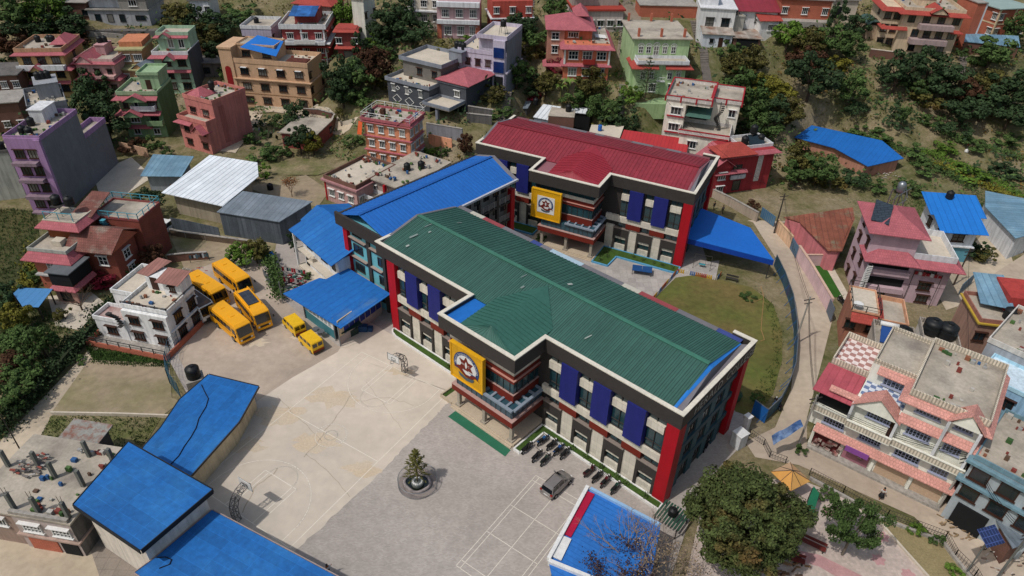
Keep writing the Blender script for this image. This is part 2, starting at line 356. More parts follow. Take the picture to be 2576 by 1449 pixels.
def school(label, O, e1, L, LF, D, pitch, p0, p1, roofm, ribs, sign, textright=None, ribm=None):
    "long three-storey block; s runs from the right end to the left, t from the front to the back (local x=-s)"
    ang = math.atan2(-e1[1], -e1[0])
    root = empty('school_building', (O[0], O[1], 0), ang, label, 'school building')
    B = lambda mb, s0, s1, t0, t1, z0, z1: mb.box(-s1, -s0, t0, t1, z0, z1)
    part('wall', B(MB(), .3, L, .45, D, 0, 12.3), GLASSG if False else CHAR, root)
    # repeated bay meshes
    sur = MB(); B(sur, 0, .34, -.12, .45, 0, 4.02); B(sur, 2.16, 2.5, -.12, .45, 0, 4.02); B(sur, .34, 2.16, -.12, .45, 2.62, 4.02)
    sur_m = sur.mesh('window_surround', CHAR)
    cap_m = B(MB(), -.05, 2.55, -.2, .45, 4.025, 4.14).mesh('ledge', paint('#857a73'))
    lin_m = B(MB(), .345, 2.155, .02, .44, .1, 1.15).mesh('sill_panel', CREAM); lt_m = B(MB(), .345, 2.155, .1, .44, 2.1, 2.6).mesh('lintel', CREAM)
    wf = MB(); B(wf, .35, 2.15, .28, .44, 1.16, 1.22); B(wf, .35, 2.15, .28, .44, 2.03, 2.09)
    for s_ in (.35, 1.22, 2.09): B(wf, s_, s_+.06, .28, .44, 1.22, 2.03)
    wf_m = wf.mesh('window_frame', IRON); wg_m = B(MB(), .41, 2.09, .34, .43, 1.22, 2.03).mesh('pane', GLASSG)
    til_m = B(MB(), 0, pitch-2.5, .08, .445, 0, 4.28).mesh('cream_panel', CREAM)
    rp_m = B(MB(), 0, 2.35, -.15, .44, 4.3, 5.14).mesh('brick_red_panel', BRICKR)
    sf = MB(); B(sf, 0, 1.8, .2, .44, 4.2, 4.26); B(sf, 0, 1.8, .2, .44, 5.06, 5.12); B(sf, .87, .93, .2, .44, 4.26, 5.06)
    sf_m = sf.mesh('strip_frame', IRON); sg_m = B(MB(), 0, 1.8, .33, .43, 4.26, 5.06).mesh('pane', GLASSG)
    bl_m = B(MB(), 0, 2.15, -.4, .44, 6.16, 11.04).mesh('blue_panel', NAVY)
    up = MB(); bw = pitch-2.15
    B(up, 0, bw, .2, .44, 6.17, 6.25); B(up, 0, bw, .2, .44, 8.88, 8.96); B(up, bw/2-.04, bw/2+.04, .2, .44, 6.25, 8.88); B(up, 0, bw, .22, .44, 7.05, 7.1)
    B(up, bw/2-.04, bw/2+.04, .2, .44, 10.1, 10.95)
    up_m = up.mesh('window_frame', IRON); ug = MB(); B(ug, .02, bw-.02, .33, .43, 6.25, 8.88); B(ug, .02, bw-.02, .33, .43, 10.05, 11.0); ug_m = ug.mesh('pane', GLASSG)
    wb_m = B(MB(), .02, bw-.02, .0, .44, 9.0, 10.02).mesh('cream_panel', CREAM)
    k = 0
    while 1.05+pitch*(k+1) < L+1.2:
        s = 1.05+pitch*k; k += 1
        if p0-2.6 < s < p1-.6: continue
        if s+2.5 < L-.6:
            o = link('window_surround', sur_m, root, (-s, 0, 0)); link('ledge', cap_m, o)
            link('sill_panel', lin_m, root, (-s, 0, 0)); link('lintel', lt_m, root, (-s, 0, 0)); pier_window(root, wf_m, wg_m, -s)
            pier_window(root, sf_m, sg_m, -s-.1, 'strip_window')
        if s+2.5+pitch-2.5 < L+.3 and not (p0-.7 < s+2.5 < p1):
            link('cream_panel', til_m, root, (-s-2.5, 0, 0)); 
            if not (p0-2.8 < s+2.1 < p1): link('brick_red_panel', rp_m, root, (-s-2.1, 0, 0))
        if s+2.25+2.15 < L-1 and not (p0-2.3 < s+2.25 < p1): link('blue_panel', bl_m, root, (-s-2.25, 0, 0))
        if s+.2+bw < L:
            pier_window(root, up_m, ug_m, -s-.2, 'tall_window'); link('cream_panel', wb_m, root, (-s-.2, 0, 0))
    for a, b in ((1.0, p0+.2), (p1-.2, L-1.2)):
        part('cream_band', B(MB(), a, b, -.06, .44, 5.15, 6.15), CREAM, root)
    part('red_pillar', B(MB(), -.35, 1.04, -.2, 1.2, 0, 11.04), RED, root)
    part('red_pillar', B(MB(), L-1.2, L+.15, -.2, 1.2, 0, 11.04), RED, root)
    if L > 40: part('red_pillar', B(MB(), L+.5, L+1.2, .5, 1.3, 0, 11.04), RED, root)
    part('red_pillar', B(MB(), -.35, .6, D-1, D+.2, 0, 11.04), RED, root)
    # right end wall: teal and charcoal stripes with windows
    m1 = MB(); m2 = MB()
    for t in np.arange(2, D-1.5, 2.9): B(m1, .1, .3, t, t+1.15, 0, 11.0)
    for z in (2.9, 5.9, 8.9): B(m2, .02, .3, 1.2, D-1, z, z+.7)
    part('end_pier', m1, paint('#33565f'), root); part('end_band', m2, paint('#2f4b55'), root)
    for t in np.arange(3.3, D-2.4, 2.9):
        for z in (1.1, 3.9, 6.9, 9.7):
            window(root, -.3, t+.75, z, math.pi/2, 1.4, 1.3, 'k', 2, 1, False)
    # overhanging charcoal fascia with cream coping, stepping out over the porch
    out = [(-.4, -.2), (p0, -.2), (p0, -5.1), (p1, -5.1), (p1, -.2), (LF, -.2)]
    def ring(name, pts, th, z0, z1, m, closed=False):
        mb = MB(); q = [Vector((-a, b, 0)) for a, b in pts]
        for a, b in zip(q, q[1:]+([q[0]] if closed else [])):
            d = (b-a).normalized(); nrm = Vector((-d.y, d.x, 0)); n = len(mb.v)
            A_, B_ = a-d*0, b+d*0
            for c in (A_, B_, B_-nrm*th, A_-nrm*th): mb.v.append((c.x, c.y, z0))
            for c in (A_, B_, B_-nrm*th, A_-nrm*th): mb.v.append((c.x, c.y, z1))
            mb.f += [(n, n+1, n+2, n+3), (n+7, n+6, n+5, n+4)]+[(n+i, n+4+i, n+4+(i+1) % 4, n+(i+1) % 4) for i in range(4)]
        o = part(name, mb, m, root); return o
    mf = MB(); th = .35
    B(mf, -.4, p0, -.2, .15, 11.05, 12.88); B(mf, p0-.004, p0+.346, -5.1, .15, 11.05, 12.88); B(mf, p0+.346, p1-.346, -5.1, -4.75, 11.05, 12.88)
    B(mf, p1-.346, p1+.004, -5.1, .15, 11.05, 12.88); B(mf, p1+.004, LF, -.2, .15, 11.05, 12.88)
    B(mf, -.4, -.05, .15, D+.9, 11.05, 12.88); B(mf, -.05, 2.2, D+.55, D+.9, 11.05, 12.88); B(mf, LF-.35, LF, .15, 2.5 if L > 40 else D, 11.05, 12.88)
    part('fascia', mf, CHAR, root)
    B(s2 := MB(), -.05, LF-.35, .15, .45, 11.05, 11.15); B(s2, p0+.35, p1-.35, -4.75, .45, 11.06, 11.16); part('soffit', s2, CHAR, root)
    cp = MB(); e = .06
    B(cp, -.4-e, p0-.004-e, -.2-e, .15+e, 12.88, 13.0); B(cp, p0-.004-e, p0+.346+e, -5.1-e, .15+e, 12.88, 13.004); B(cp, p0+.346+e, p1-.346-e, -5.1-e, -4.75+e, 12.88, 13.0)
    B(cp, p1-.346-e, p1+.004+e, -5.1-e, .15+e, 12.88, 13.004); B(cp, p1+.004+e, LF+e, -.2-e, .15+e, 12.88, 13.0)
    B(cp, -.4-e, -.05+e, .15+e, D+.9+e, 12.88, 13.0); B(cp, -.05+e, 2.2, D+.55-e, D+.9+e, 12.88, 13.0); B(cp, LF-.35-e, LF+e, .15+e, 2.5 if L > 40 else D, 12.88, 13.0)
    part('coping', cp, mat('coping', '#d6d0c2', var=.1, streak=.1), root)
    # roof: ribbed gable with a smaller hipped gable over the porch
    D2 = D-.15; tr, zr, ze = D/2-.2, 14.05, 12.55
    mb = MB(); a, b = -LF+.5, -.9
    mb.slab([(a, .2, ze), (b, .2, ze), (b-.1, tr, zr), (a+.0, tr, zr)], .08); mb.slab([(a, tr, zr), (b-.1, tr, zr), (b, D2, ze), (a, D2, ze)], .08)
    xs = np.arange(a+.3, b-.2, ribs)
    rw = .07 if L > 40 else .03
    def rib(p, q): mb.bar(p, q, rw, rw)
    for x in xs:
        rib((x, .25, ze+.04), (x, tr-.2, zr-.01)); rib((x, tr+.2, zr-.01), (x, D2, ze+.04))
    part('roof', mb, roofm, root)
    if L > 40:
        r2 = random.Random(9)
        for i in range(9):
            x = a+r2.choice((2, 4, 9, 20, 24, 30, 38))+r2.uniform(-1, 1); y = r2.uniform(1, D2-1); z = ze+(zr-ze)*(1-abs(y-tr)/tr)+.1; l = r2.uniform(.3, 1.1)
            part('loose_sheet', MB().bar((x, y, z), (x+l*.4, y+l, z+.02+(l*(zr-ze)/tr if y < tr else -l*(zr-ze)/tr)), r2.uniform(.1, .35), .03), paint(r2.choice(('#8a9691', '#7b8a86', '#a3aaa5'))), root)
    part('ridge_cap', MB().bar((a, tr, zr+.06), (b-.1, tr, zr+.06), .55, .08), ribm or roofm, root)
    # porch roof
    pm = -(p0+p1)/2+.6; pa, pb = -p1+2.6, -p0-.4; pz = 13.55; pt = -3.3
    mb = MB()
    mb.slab([(pa, -4.6, 12.5), (pb, -4.6, 12.5), (pm, pt, pz), (pm-.01, pt, pz)], .05)
    mb.slab([(pb, -4.6, 12.5), (pb, 1.5, 12.9), (pm, tr-.6, zr), (pm, pt, pz)], .05)
    mb.slab([(pm, tr-.6, zr), (pa, 1.5, 12.9), (pa, -4.6, 12.5), (pm, pt, pz)], .05)
    for y in np.arange(-4.3, 4, ribs):
        k_ = min(1, (y+4.6)/(pt+4.6+.001)); zc = pz+(zr-pz)*max(0, (y-pt)/(tr-.6-pt)); zc = pz if y < pt else zc
        if y > pt:
            for xe in (pa, pb):
                z_e = 12.5+.4*(y+4.6)/6.1
                f = 1 if y < 1.5 else max(0, 1-(y-1.5)/(tr-.6-1.5))
                mb.bar((pm, y, zc+.03), (pm+(xe-pm)*f, y, z_e+(zc-z_e)*(1-f)+.05), .06, .06)
    for x in np.arange(pa+.4, pb, ribs): mb.bar((x, -4.55, 12.54), (pm+(x-pm)*.1, pt, pz+.03), .06, .06)
    part('porch_roof', mb, mat('porch_'+roofm.name, '#335f55' if L > 40 else '#8f2b38', rough=.55, var=.08, scale=.3), root)
    part('roof_liner', MB().box(-p1+.36, pa+.3, -4.7, .2, 12.3, 12.42).box(pa+.3, -p0-.36, -4.74, -4.3, 12.3, 12.4), paint('#1f6bbd' if L > 40 else '#8f5f66'), root)
    part('roof_liner', MB().slab([(-1.05, .2, 12.62), (-.75, .2, 12.62), (-.6, tr, 13.7), (-.75, D2, 12.5), (-1.0, D2, 12.5), (-1.1, tr, 13.95)], .05), paint('#2a78c8') if L > 40 else paint('#8f5f66'), root)
    part('end_flashing', MB().slab([(-.76, .2, 12.58), (-.06, .2, 12.5), (-.06, D+.4, 12.45), (-.76, D2, 12.46), (-.62, tr, 13.66)], .05), paint('#77747a'), root)
    # gutter flashing along the back eave in odd coloured lengths
    x = a; cols = ['#6f6d72', '#b8b4a8', '#8f4448', '#6f6d72', '#3c4a86', '#77747a', '#a5bccb', '#6f6d72'] if L > 40 else ['#7a4a50', '#6f6d72']
    i = 0; r2 = random.Random(3)
    while x < b:
        w = r2.choice((1.6, 2.4, 3.6, 5)); c = cols[i % len(cols)]; i += 1
        part('gutter_flashing', MB().box(x, min(x+w, b)-.02, D2+.01, D2+.75, ze-.1, ze+.02), paint(c, .6), root); x += w
    part('gable_flashing', MB().slab([(a-.4, .2, ze+.03), (a, .2, ze+.03), (a, tr, zr+.03), (a-.4, tr, zr+.03)], .1).slab([(a-.4, tr, zr+.03), (a, tr, zr+.03), (a, D2, ze+.03), (a-.4, D2, ze+.03)], .1), paint('#6f6d72'), root)
    # porch
    q0, q1 = p0+.05, p1-1.9
    po = MB(); B(po, p0-.1, p1-.4, -4.95, .4, 0, .42); part('porch_floor', po, mat('porch_stone', '#b7a893', var=.1), root)
    stp = MB(); B(stp, q0, q1+.2, -5.15, -4.95, 0, .28); B(stp, q0, q1+.2, -5.4, -5.15, 0, .14); part('step', stp, mat('porch_stone', '#b7a893'), root)
    for s in (q0+.5, (q0+q1)/2, q1-.6):
        c = MB(); B(c, s-.2, s+.2, -4.75, -4.35, .42, 3.0); o = part('porch_column', c, mat('column_stone', '#a39a8c', streak=.2), root)
        part('column_base', B(MB(), s-.38, s+.38, -4.93, -4.17, .42, .62), mat('column_stone', '#a39a8c'), o)
    part('porch_beam', B(MB(), q0, q1, -5.15, .3, 3.0, 3.85), BRICKR, root)
    part('beam_ledge', B(MB(), q0-.03, q1+.03, -5.19, .3, 3.85, 3.91), paint('#b09088'), root)
    gb = MB(); B(gb, q0+.4, q1-.4, -4.75, .4, 3.91, 5.18); g1 = part('glass_band', gb, mat('glass_teal', '#2c4f5c', rough=.2, var=.2, fine=.05, spec=.7), root)
    mu = MB()
    for s in np.arange(q0+.5, q1-.5, .75): B(mu, s, s+.05, -4.79, -4.75, 3.92, 5.17)
    for t in np.arange(-4.5, 0, .75): B(mu, q0+.36, q0+.4, t, t+.05, 3.92, 5.17)
    part('mullions', mu, IRON, g1)
    pg = MB(); B(pg, q0+.2, q1-4.5, -5.1, -4.75, 5.2, 5.42); B(pg, q0-.05, q0+.3, -4.75, .2, 5.2, 5.42)
    for s in np.arange(q0+1.1, q1-4.6, 1.15): B(pg, s, s+.28, -4.75, -3.85, 5.2, 5.38)
    for t in np.arange(-3.6, 0, 1.15): B(pg, q0+.3, q0+1.1, t, t+.28, 5.2, 5.38)
    part('pergola', pg, mat('pergola_grey', '#7f8b98', var=.1), root)
    tw = p0+1.1
    def tier(name, z0, z1, m, o=0): 
        mb = MB(); B(mb, tw-o, p1-.5+o, -3.85-o, .44, z0, z1); return part(name, mb, m, root)
    tier('red_parapet', 5.0, 6.35, BRICKR); tier('parapet_ledge', 6.35, 6.42, paint('#b09088'), .06)
    tier('tower_glass', 6.42, 8.1, GLASSG, -.12)
    tier('red_band', 8.1, 8.55, BRICKR, .1); tier('pink_ledge', 8.55, 8.63, paint('#c08d80'), .22); tier('red_band', 8.63, 9.2, BRICKR, .0); tier('white_band', 9.2, 9.75, CREAM, .02); tier('tower_glass', 9.75, 11.05, GLASSG, -.1)
    mu = MB()
    for s in np.arange(tw+.6, p1-1, .95):
        for z0, z1 in ((6.43, 8.09), (9.76, 11.04)): B(mu, s, s+.06, -3.80, -3.7, z0, z1)
    for t in np.arange(-3.2, 0, .95):
        for z0, z1 in ((6.43, 8.09), (9.76, 11.04)): B(mu, tw+.02, tw+.1, t, t+.06, z0, z1)
    part('mullions', mu, IRON, root)
    # yellow sign board
    s0, s1 = sign; mb = MB(); B(mb, s0, s1, -5.12, -4.7, 5.3, 10.1)
    sb = part('sign_board', mb, YELS, root, label='large yellow sign board with the round school crest')
    fr = MB(); B(fr, s0-.1, s1+.1, -5.2, -4.7, 5.2, 5.34); B(fr, s0-.1, s1+.1, -5.2, -4.7, 10.06, 10.2); B(fr, s0-.1, s0+.08, -5.2, -4.7, 5.34, 10.06); B(fr, s1-.08, s1+.1, -5.2, -4.7, 5.34, 10.06)
    part('sign_frame', fr, paint('#e0a81a'), sb)
    sm = -(s0+s1)/2
    if L > 40: emblem(sb, sm, 7.75, 2.0, -5.15, 'Herald International College', False, 'HC')
    else: emblem(sb, sm, 7.75, 1.3, -5.15, 'Herald School', True, 'HS')
    if textright:
        mb = MB(); text_line(mb, textright, 1.5, lambda a, b: (.43, 2.2+a, 11.35+b), gap=.1)
        part('lettering', mb, paint('#a5a29c'), root)
    return root
S1 = school('long three-storey school block with ribbed green roof and big yellow crest sign', _O, _e1, 42.1, 44.3, 14.0, 4.15, 16.2, 27.5, GREENR, .56, (20.75, 25.6), 'HERALD COLLEGE', mat('ridge_green', '#3d7060'))
_Q = np.array([26.0, 91.5]); _r1 = np.array([-.899, .437])
S2 = school('three-storey school block with dark red roof and smaller white crest on a yellow sign', _Q, _r1, 35.0, 36.2, 13.8, 3.85, 12.6, 24.1, REDR, .6, (18.6, 23.4), None, mat('ridge_red', '#7a2430'))

# blue-roofed wing between the two
def wing():
    ang = math.atan2(-_e1[1], -_e1[0]); P = _O
    root = empty('school_wing', (P[0], P[1], 0), ang, 'blue-roofed school wing joining the green and red roofed blocks', 'school building')
    B = lambda mb, s0, s1, t0, t1, z0, z1: mb.box(-s1, -s0, t0, t1, z0, z1)
    part('wall', B(MB(), 45.4, 53.2, 1.8, 26.5, 0, 12.3), CYAN, root)
    part('gallery_wall', B(MB(), 45.2, 45.4, 14.2, 26.5, 0, 12.3), CONC, root)
    for z in (3.0, 6.1, 9.2): part('floor_slab', B(MB(), 43.9, 45.2, 14.1, 26.5, z-.3, z), CHAR, root)
    for z in (3.0, 6.1, 9.2):
        mb = MB()
        for h in (.2, .4, .6, .8, 1.0): B(mb, 43.95, 44.0, 14.2, 26.4, z+h, z+h+.05)
        for t in np.arange(14.5, 26.4, 1.2): B(mb, 43.93, 44.0, t, t+.06, z, z+1.05)
        part('gallery_railing', mb, paint('#a5a09a'), root)
    for t in (14.3, 18.3, 22.2): part('gallery_pillar', B(MB(), 43.88, 44.3, t, t+.4, 0, 11), CHAR, root)
    for t in (15.3, 17.3, 19.3, 21.2, 23.3, 25.0):
        for z in (.1, 3.1, 6.2, 9.3): window(root, -45.2, t, z+.9, math.pi/2, 1.2, 1.4, 'k', 2, 1, False)
    part('red_pillar', B(MB(), 43.7, 44.5, 25.2, 26.0, 0, 11), RED, root)
    # front gable facade
    part('red_pillar', B(MB(), 52.6, 53.5, 1.3, 2.2, 0, 11.0), RED, root)
    mb = MB(); B(mb, 45.2, 52.6, 1.6, 1.8, 3.0, 3.5); B(mb, 45.2, 52.6, 1.6, 1.8, 6.0, 6.5); B(mb, 45.2, 52.6, 1.6, 1.8, 9.0, 9.5); B(mb, 48.2, 48.9, 1.58, 1.8, 0, 11); B(mb, 45.15, 45.7, 1.59, 1.8, 0, 11)
    part('charcoal_band', mb, CHAR, root)
    for z in (3.5, 6.5, 9.5):
        for s0, s1 in ((45.8, 48.1), (49.0, 52.5)): part('window_ledge', B(MB(), s0, s1, 1.35, 1.8, z, z+.1), paint('#a08f86'), root)
    for z in (1.2, 4.2, 7.2, 9.9): window(root, -51, 1.78, z, 0, 2.0, 1.4 if z < 9 else 1.0, 'k', 2, 1, False)
    for z in (1.2, 4.2, 7.2): window(root, -46.4, 1.78, z, 0, .8, 1.4, 'k', 1, 1, False)
    mb = MB(); B(mb, 44.35, 54.4, .9, 1.25, 11.05, 12.9); B(mb, 54.05, 54.4, 1.25, 27.5, 11.4, 12.5); part('fascia', mb, CHAR, root)
    ze, zr = 12.5, 14.2
    mb = MB(); sr = 49.3
    mb.slab([(-53.9, 1.3, ze), (-sr, 1.3, zr), (-sr, 26.7, zr), (-53.9, 27.9, ze)], .08)
    mb.slab([(-sr, 1.3, zr), (-43.7, 1.3, ze), (-43.7, 25.6, ze), (-sr, 26.7, zr)], .08)
    for t in np.arange(1.6, 26, .62):
        mb.bar((-53.9, t, ze+.04), (-sr, t, zr+.03), .06, .06); mb.bar((-sr, t, zr+.03), (-43.7, t, ze+.04), .06, .06)
    part('roof', mb, mat('blue_sheet_wing', '#2468b8', rough=.6, var=.06, scale=.2, fine=.08, wave=.62, wcol='#1f5ca6', wave_axis=1), root)
    part('ridge_cap', MB().bar((-sr, 1.3, zr+.06), (-sr, 26.7, zr+.06), .5, .06), paint('#1c57a2'), root)
    part('gable_flashing', MB().slab([(-53.9, 27.9, ze), (-sr, 26.7, zr), (-sr, 27.4, zr), (-53.9, 28.6, ze)], .1).slab([(-sr, 26.7, zr), (-43.7, 25.6, ze), (-43.5, 26.4, ze), (-sr, 27.4, zr)], .1), paint('#77747a'), root)
    part('eave_gutter', B(MB(), 43.4, 43.72, .9, 26.4, ze-.25, ze+.06), paint('#b5b8c0'), root)
wing()
# ------------------------------------------------------------------ sheds and low halls with sheet roofs
FOOT = []     # footprints (cx, cy, radius, z) used to level the terrain
def shed(label, pts, zs, roofm, wm, cat='shed', name='shed', edge=0, inset=.35, th=.12, group=None, base=0., walls=True, posts=False, ribs=None, fascia=None, wallpts=None, zrel=False):
    """roof outline given in the photo; zs heights of its corners above the base"""
    n = len(pts); zs = [zs]*n if isinstance(zs, (int, float)) else zs
    if zrel:
        z0 = topz(*pts[0], zs[0])-zs[0]; base = z0; zs = [z0+z for z in zs]
    else: zs = [base+z for z in zs]
    P = [Vector(at(x, y, z)) for (x, y), z in zip(pts, zs)]
    c = sum(P, Vector())/n; a = P[edge]; b = P[(edge+1) % n]; rz = math.atan2(b.y-a.y, b.x-a.x)
    area = sum(P[i].x*P[(i+1) % n].y-P[(i+1) % n].x*P[i].y for i in range(n))
    root = empty(name, (c.x, c.y, base), rz, label, cat, group)
    R = Matrix.Rotation(-rz, 4, 'Z'); Q = [R @ (p-Vector((c.x, c.y, base))) for p in P]
    if area < 0: Q = Q[::-1]
    FOOT.append((c.x, c.y, max((p-c).xy.length for p in P)*.75, base, None))
    ro = part('roof', MB().slab(Q, th), roofm, root)
    q2 = []
    for i, p in enumerate(Q):
        q2.append(Vector((p.x-math.copysign(min(inset, abs(p.x)), p.x), p.y-math.copysign(min(inset, abs(p.y)), p.y), p.z-th)))
    if walls:
        mb = MB(); k = len(q2); nn = len(mb.v); mb.v += [(p.x, p.y, -1.5) for p in q2]+[(p.x, p.y, p.z+.02) for p in q2]
        mb.f += [(nn+i, nn+(i+1) % k, nn+k+(i+1) % k, nn+k+i) for i in range(k)]
        part('wall', mb, wm, root)
    if posts:
        for p in q2: part('post', MB().box(p.x-.07, p.x+.07, p.y-.07, p.y+.07, -.5, p.z), IRON, root)
    if fascia:
        mb = MB()
        for i in range(len(Q)):
            a, b = Q[i], Q[(i+1) % len(Q)]; 
            nrm = Vector((b.y-a.y, a.x-b.x, 0)).normalized()*.04
            mb.slab([a+nrm+Vector((0, 0, .05)), b+nrm+Vector((0, 0, .05)), b+nrm*3+Vector((0, 0, .05)), a+nrm*3+Vector((0, 0, .05))], fascia[0])
        part('fascia', mb, fascia[1], root)
    return root, Q
CREAMW = wallm('#b9a683')
r, _ = shed('long curved low hall with blue sheet roof beside the basketball court', [(525, 942), (650, 972), (601, 1060), (478, 1198), (420, 1225), (345, 1150), (363, 1122), (405, 1075), (452, 1005)], 3.2, mat('blue_roof_b', '#1d66ae', rough=.6, var=.1, scale=.2, fine=.14, brick=(3.4, 1.05, .025, 1.15, 0), streak=.1, col2='#2f74b2', mix=.57), CREAMW, 'hall', 'low_hall', 2, .5, fascia=(.25, IRON))
def hose(pts, zz, lab, r=.045, m=None, name='cable'):
    o = part(name, MB().tube([tuple(at(x, y, zz)) for x, y in pts], r, 5), m or RUBBER, None); return tagp(o, lab, name.replace('_', ' '))
hose([T(0, 2, 1520, 5), T(0, 2, 1545, 60), T(0, 2, 1572, 110), T(0, 2, 1555, 170), T(0, 2, 1500, 260), T(0, 2, 1480, 330), T(0, 2, 1440, 400), T(0, 2, 1390, 470), T(0, 2, 1350, 540), T(0, 2, 1285, 608)], 3.26, 'dark cable snaking down the curved blue roof')
r, _ = shed('tall square hall with flat blue roof and black edge at the lower left', [(323, 1112), (533, 1231), (353, 1383), (185, 1269)], [6.6, 6.6, 6.6, 6.6], mat('blue_roof_b', ''), wallm('#b8b0a4'), 'hall', 'hall', 0, .5, fascia=(.55, mat('edge_dark', '#23262b')))
part('white_wall', MB().box(.2, 9.6, -.1, .1, 0, 5.5), WHITEW, None) if False else None
r, _ = shed('long hall with blue roof running off the bottom edge', [(533, 1283), (860, 1457), (900, 1500), (640, 1640), (340, 1440), (383, 1409)], 4.0, mat('blue_roof_b', ''), wallm('#8d98a2'), 'hall', 'hall', 0, .4, fascia=(.2, paint('#a08f8a')))
hose([T(0, 2, 1180, 1310), T(0, 2, 1250, 1305), T(0, 2, 1295, 1325), T(0, 2, 1280, 1360), T(0, 2, 1200, 1390)], 4.06, 'loop of dark cable on the lowest blue roof')
# hall with white parapet bottom right
r, Q = shed('small hall with patched blue roof inside a white and red parapet by the bare tree', [(1478, 1229), (1661, 1326), (1640, 1440), (1560, 1560), (1400, 1500), (1380, 1411)], [4.2, 4.2, 4.2, 4.2, 4.2, 4.2], BLUERW, wallm('#48586a'), 'hall', 'hall', 0, .25)
def rail3(pts, z, w, h, m, name, parent=None, lab=None, z2=None):
    mb = MB(); P = [Vector(at(x, y, z)) for x, y in pts]
    for a, b in zip(P, P[1:]): mb.bar(a, b, w, h)
    o = part(name, mb, m, None)
    if parent: 
        bpy.context.view_layer.update(); o.parent = parent; o.matrix_parent_inverse = parent.matrix_world.inverted()
    return o
bpy.context.view_layer.update()
rail3([(1478, 1226), (1380, 1408)], 4.3, .35, .6, WHITE, 'parapet', r)
rail3([(1380, 1413), (1500, 1462)], 4.25, .35, .6, WHITE, 'parapet', r)
rail3([(1485, 1230), (1661, 1322)], 4.3, .3, .4, paint('#8fb4d6'), 'parapet', r)
rail3([(1487, 1240), (1427, 1347)], 4.3, .75, .12, paint('#a8143a'), 'red_flashing', r)
rail3([(1426, 1352), (1400, 1405)], 4.3, .9, .12, WHITE, 'white_flashing', r)
# canteen
r, _ = shed('canteen with square blue sheet roof and blue menu banners', [(874, 673), (983, 739), (857, 826), (712, 738), (803, 699), (820, 702)], [4.4, 4.4, 3.6, 3.7, 4.1, 4.1], mat('blue_roof_canteen', '#1b64ad', rough=.65, var=.08, scale=.2, fine=.12, wave=1.1, wcol='#195aa6', wave_axis=1, col2='#5a7590', mix=.7), paint('#3c6f78'), 'canteen', 'canteen', 1, .9, walls=False)
bpy.context.view_layer.update()
def quadwall(a, b, z0, z1, m, name, parent, off=0., th=.12, lab=None):
    "upright wall between two ground points seen in the photo"
    p = Vector(at(*a, 0)); q = Vector(at(*b, 0)); d = (q-p).normalized(); n = Vector((d.y, -d.x, 0)); p = p+n*off; q = q+n*off
    mb = MB(); k = len(mb.v)
    mb.v += [tuple(v) for v in (p+Vector((0, 0, z0)), q+Vector((0, 0, z0)), q-n*th+Vector((0, 0, z0)), p-n*th+Vector((0, 0, z0)), p+Vector((0, 0, z1)), q+Vector((0, 0, z1)), q-n*th+Vector((0, 0, z1)), p-n*th+Vector((0, 0, z1)))]
    mb.f += [(0, 3, 2, 1), (4, 5, 6, 7), (0, 1, 5, 4), (1, 2, 6, 5), (2, 3, 7, 6), (3, 0, 4, 7)]
    o = part(name, mb, m, None)
    if parent: o.parent = parent; o.matrix_parent_inverse = parent.matrix_world.inverted()
    if lab: o['label'] = lab
    return o
cL, cM, cR = (769, 798), (845, 855), (962, 790)
quadwall(cL, cM, 0, 1.5, paint('#3f7a84'), 'wall', r); quadwall(cL, cM, 1.5, 3.6, WHITE, 'window_wall', r)
quadwall((857, 868), cR, 0, 1.3, mat('plinth', '#a89c98'), 'wall', r); w_ = quadwall((857, 868), cR, 1.3, 3.9, CREAMW, 'wall', r)
for i in range(7):
    f0 = .06+i*.125; f1 = f0+.075
    a = (cL[0]+(cM[0]-cL[0])*f0, cL[1]+(cM[1]-cL[1])*f0); b = (cL[0]+(cM[0]-cL[0])*f1, cL[1]+(cM[1]-cL[1])*f1)
    quadwall(a, b, 1.7, 3.3, mat('glass_pale', '#9aa4a8', rough=.3), 'window', r, .03, .03)
a_, b_ = (857, 868), cR
for i in range(7):
    f0 = .12+i*.125; f1 = f0+.11
    a = (a_[0]+(b_[0]-a_[0])*f0, a_[1]+(b_[1]-a_[1])*f0); b = (a_[0]+(b_[0]-a_[0])*f1, a_[1]+(b_[1]-a_[1])*f1)
    o = quadwall(a, b, 1.35, 3.5, paint('#1d2f7c'), 'menu_banner', r, .06, .04)
    p = Vector(at(*a, 0)); q = Vector(at(*b, 0)); d = (q-p); L_ = d.length; d.normalize(); n = Vector((d.y, -d.x, 0)); mb = MB(); rr = random.Random(i)
    for k in range(9):
        z = 3.2-k*.19; w = L_*rr.uniform(.4, .8); s = p+n*.075+d*.12
        mb.poly([tuple(s+Vector((0, 0, z))), tuple(s+d*w+Vector((0, 0, z))), tuple(s+d*w+Vector((0, 0, z+.09))), tuple(s+Vector((0, 0, z+.09)))])
    t_ = part('banner_lines', mb, WHITE, None); t_.parent = o; t_.matrix_parent_inverse = r.matrix_world.inverted()
mb = MB()
for (x, y) in ((857, 871), (845, 857), (769, 800), (712, 763)):
    p = at(x, y, 0); mb.box(p[0]-.06, p[0]+.06, p[1]-.06, p[1]+.06, 0, 3.7)
o = part('post', mb, STEEL, None); o.parent = r; o.matrix_parent_inverse = r.matrix_world.inverted()
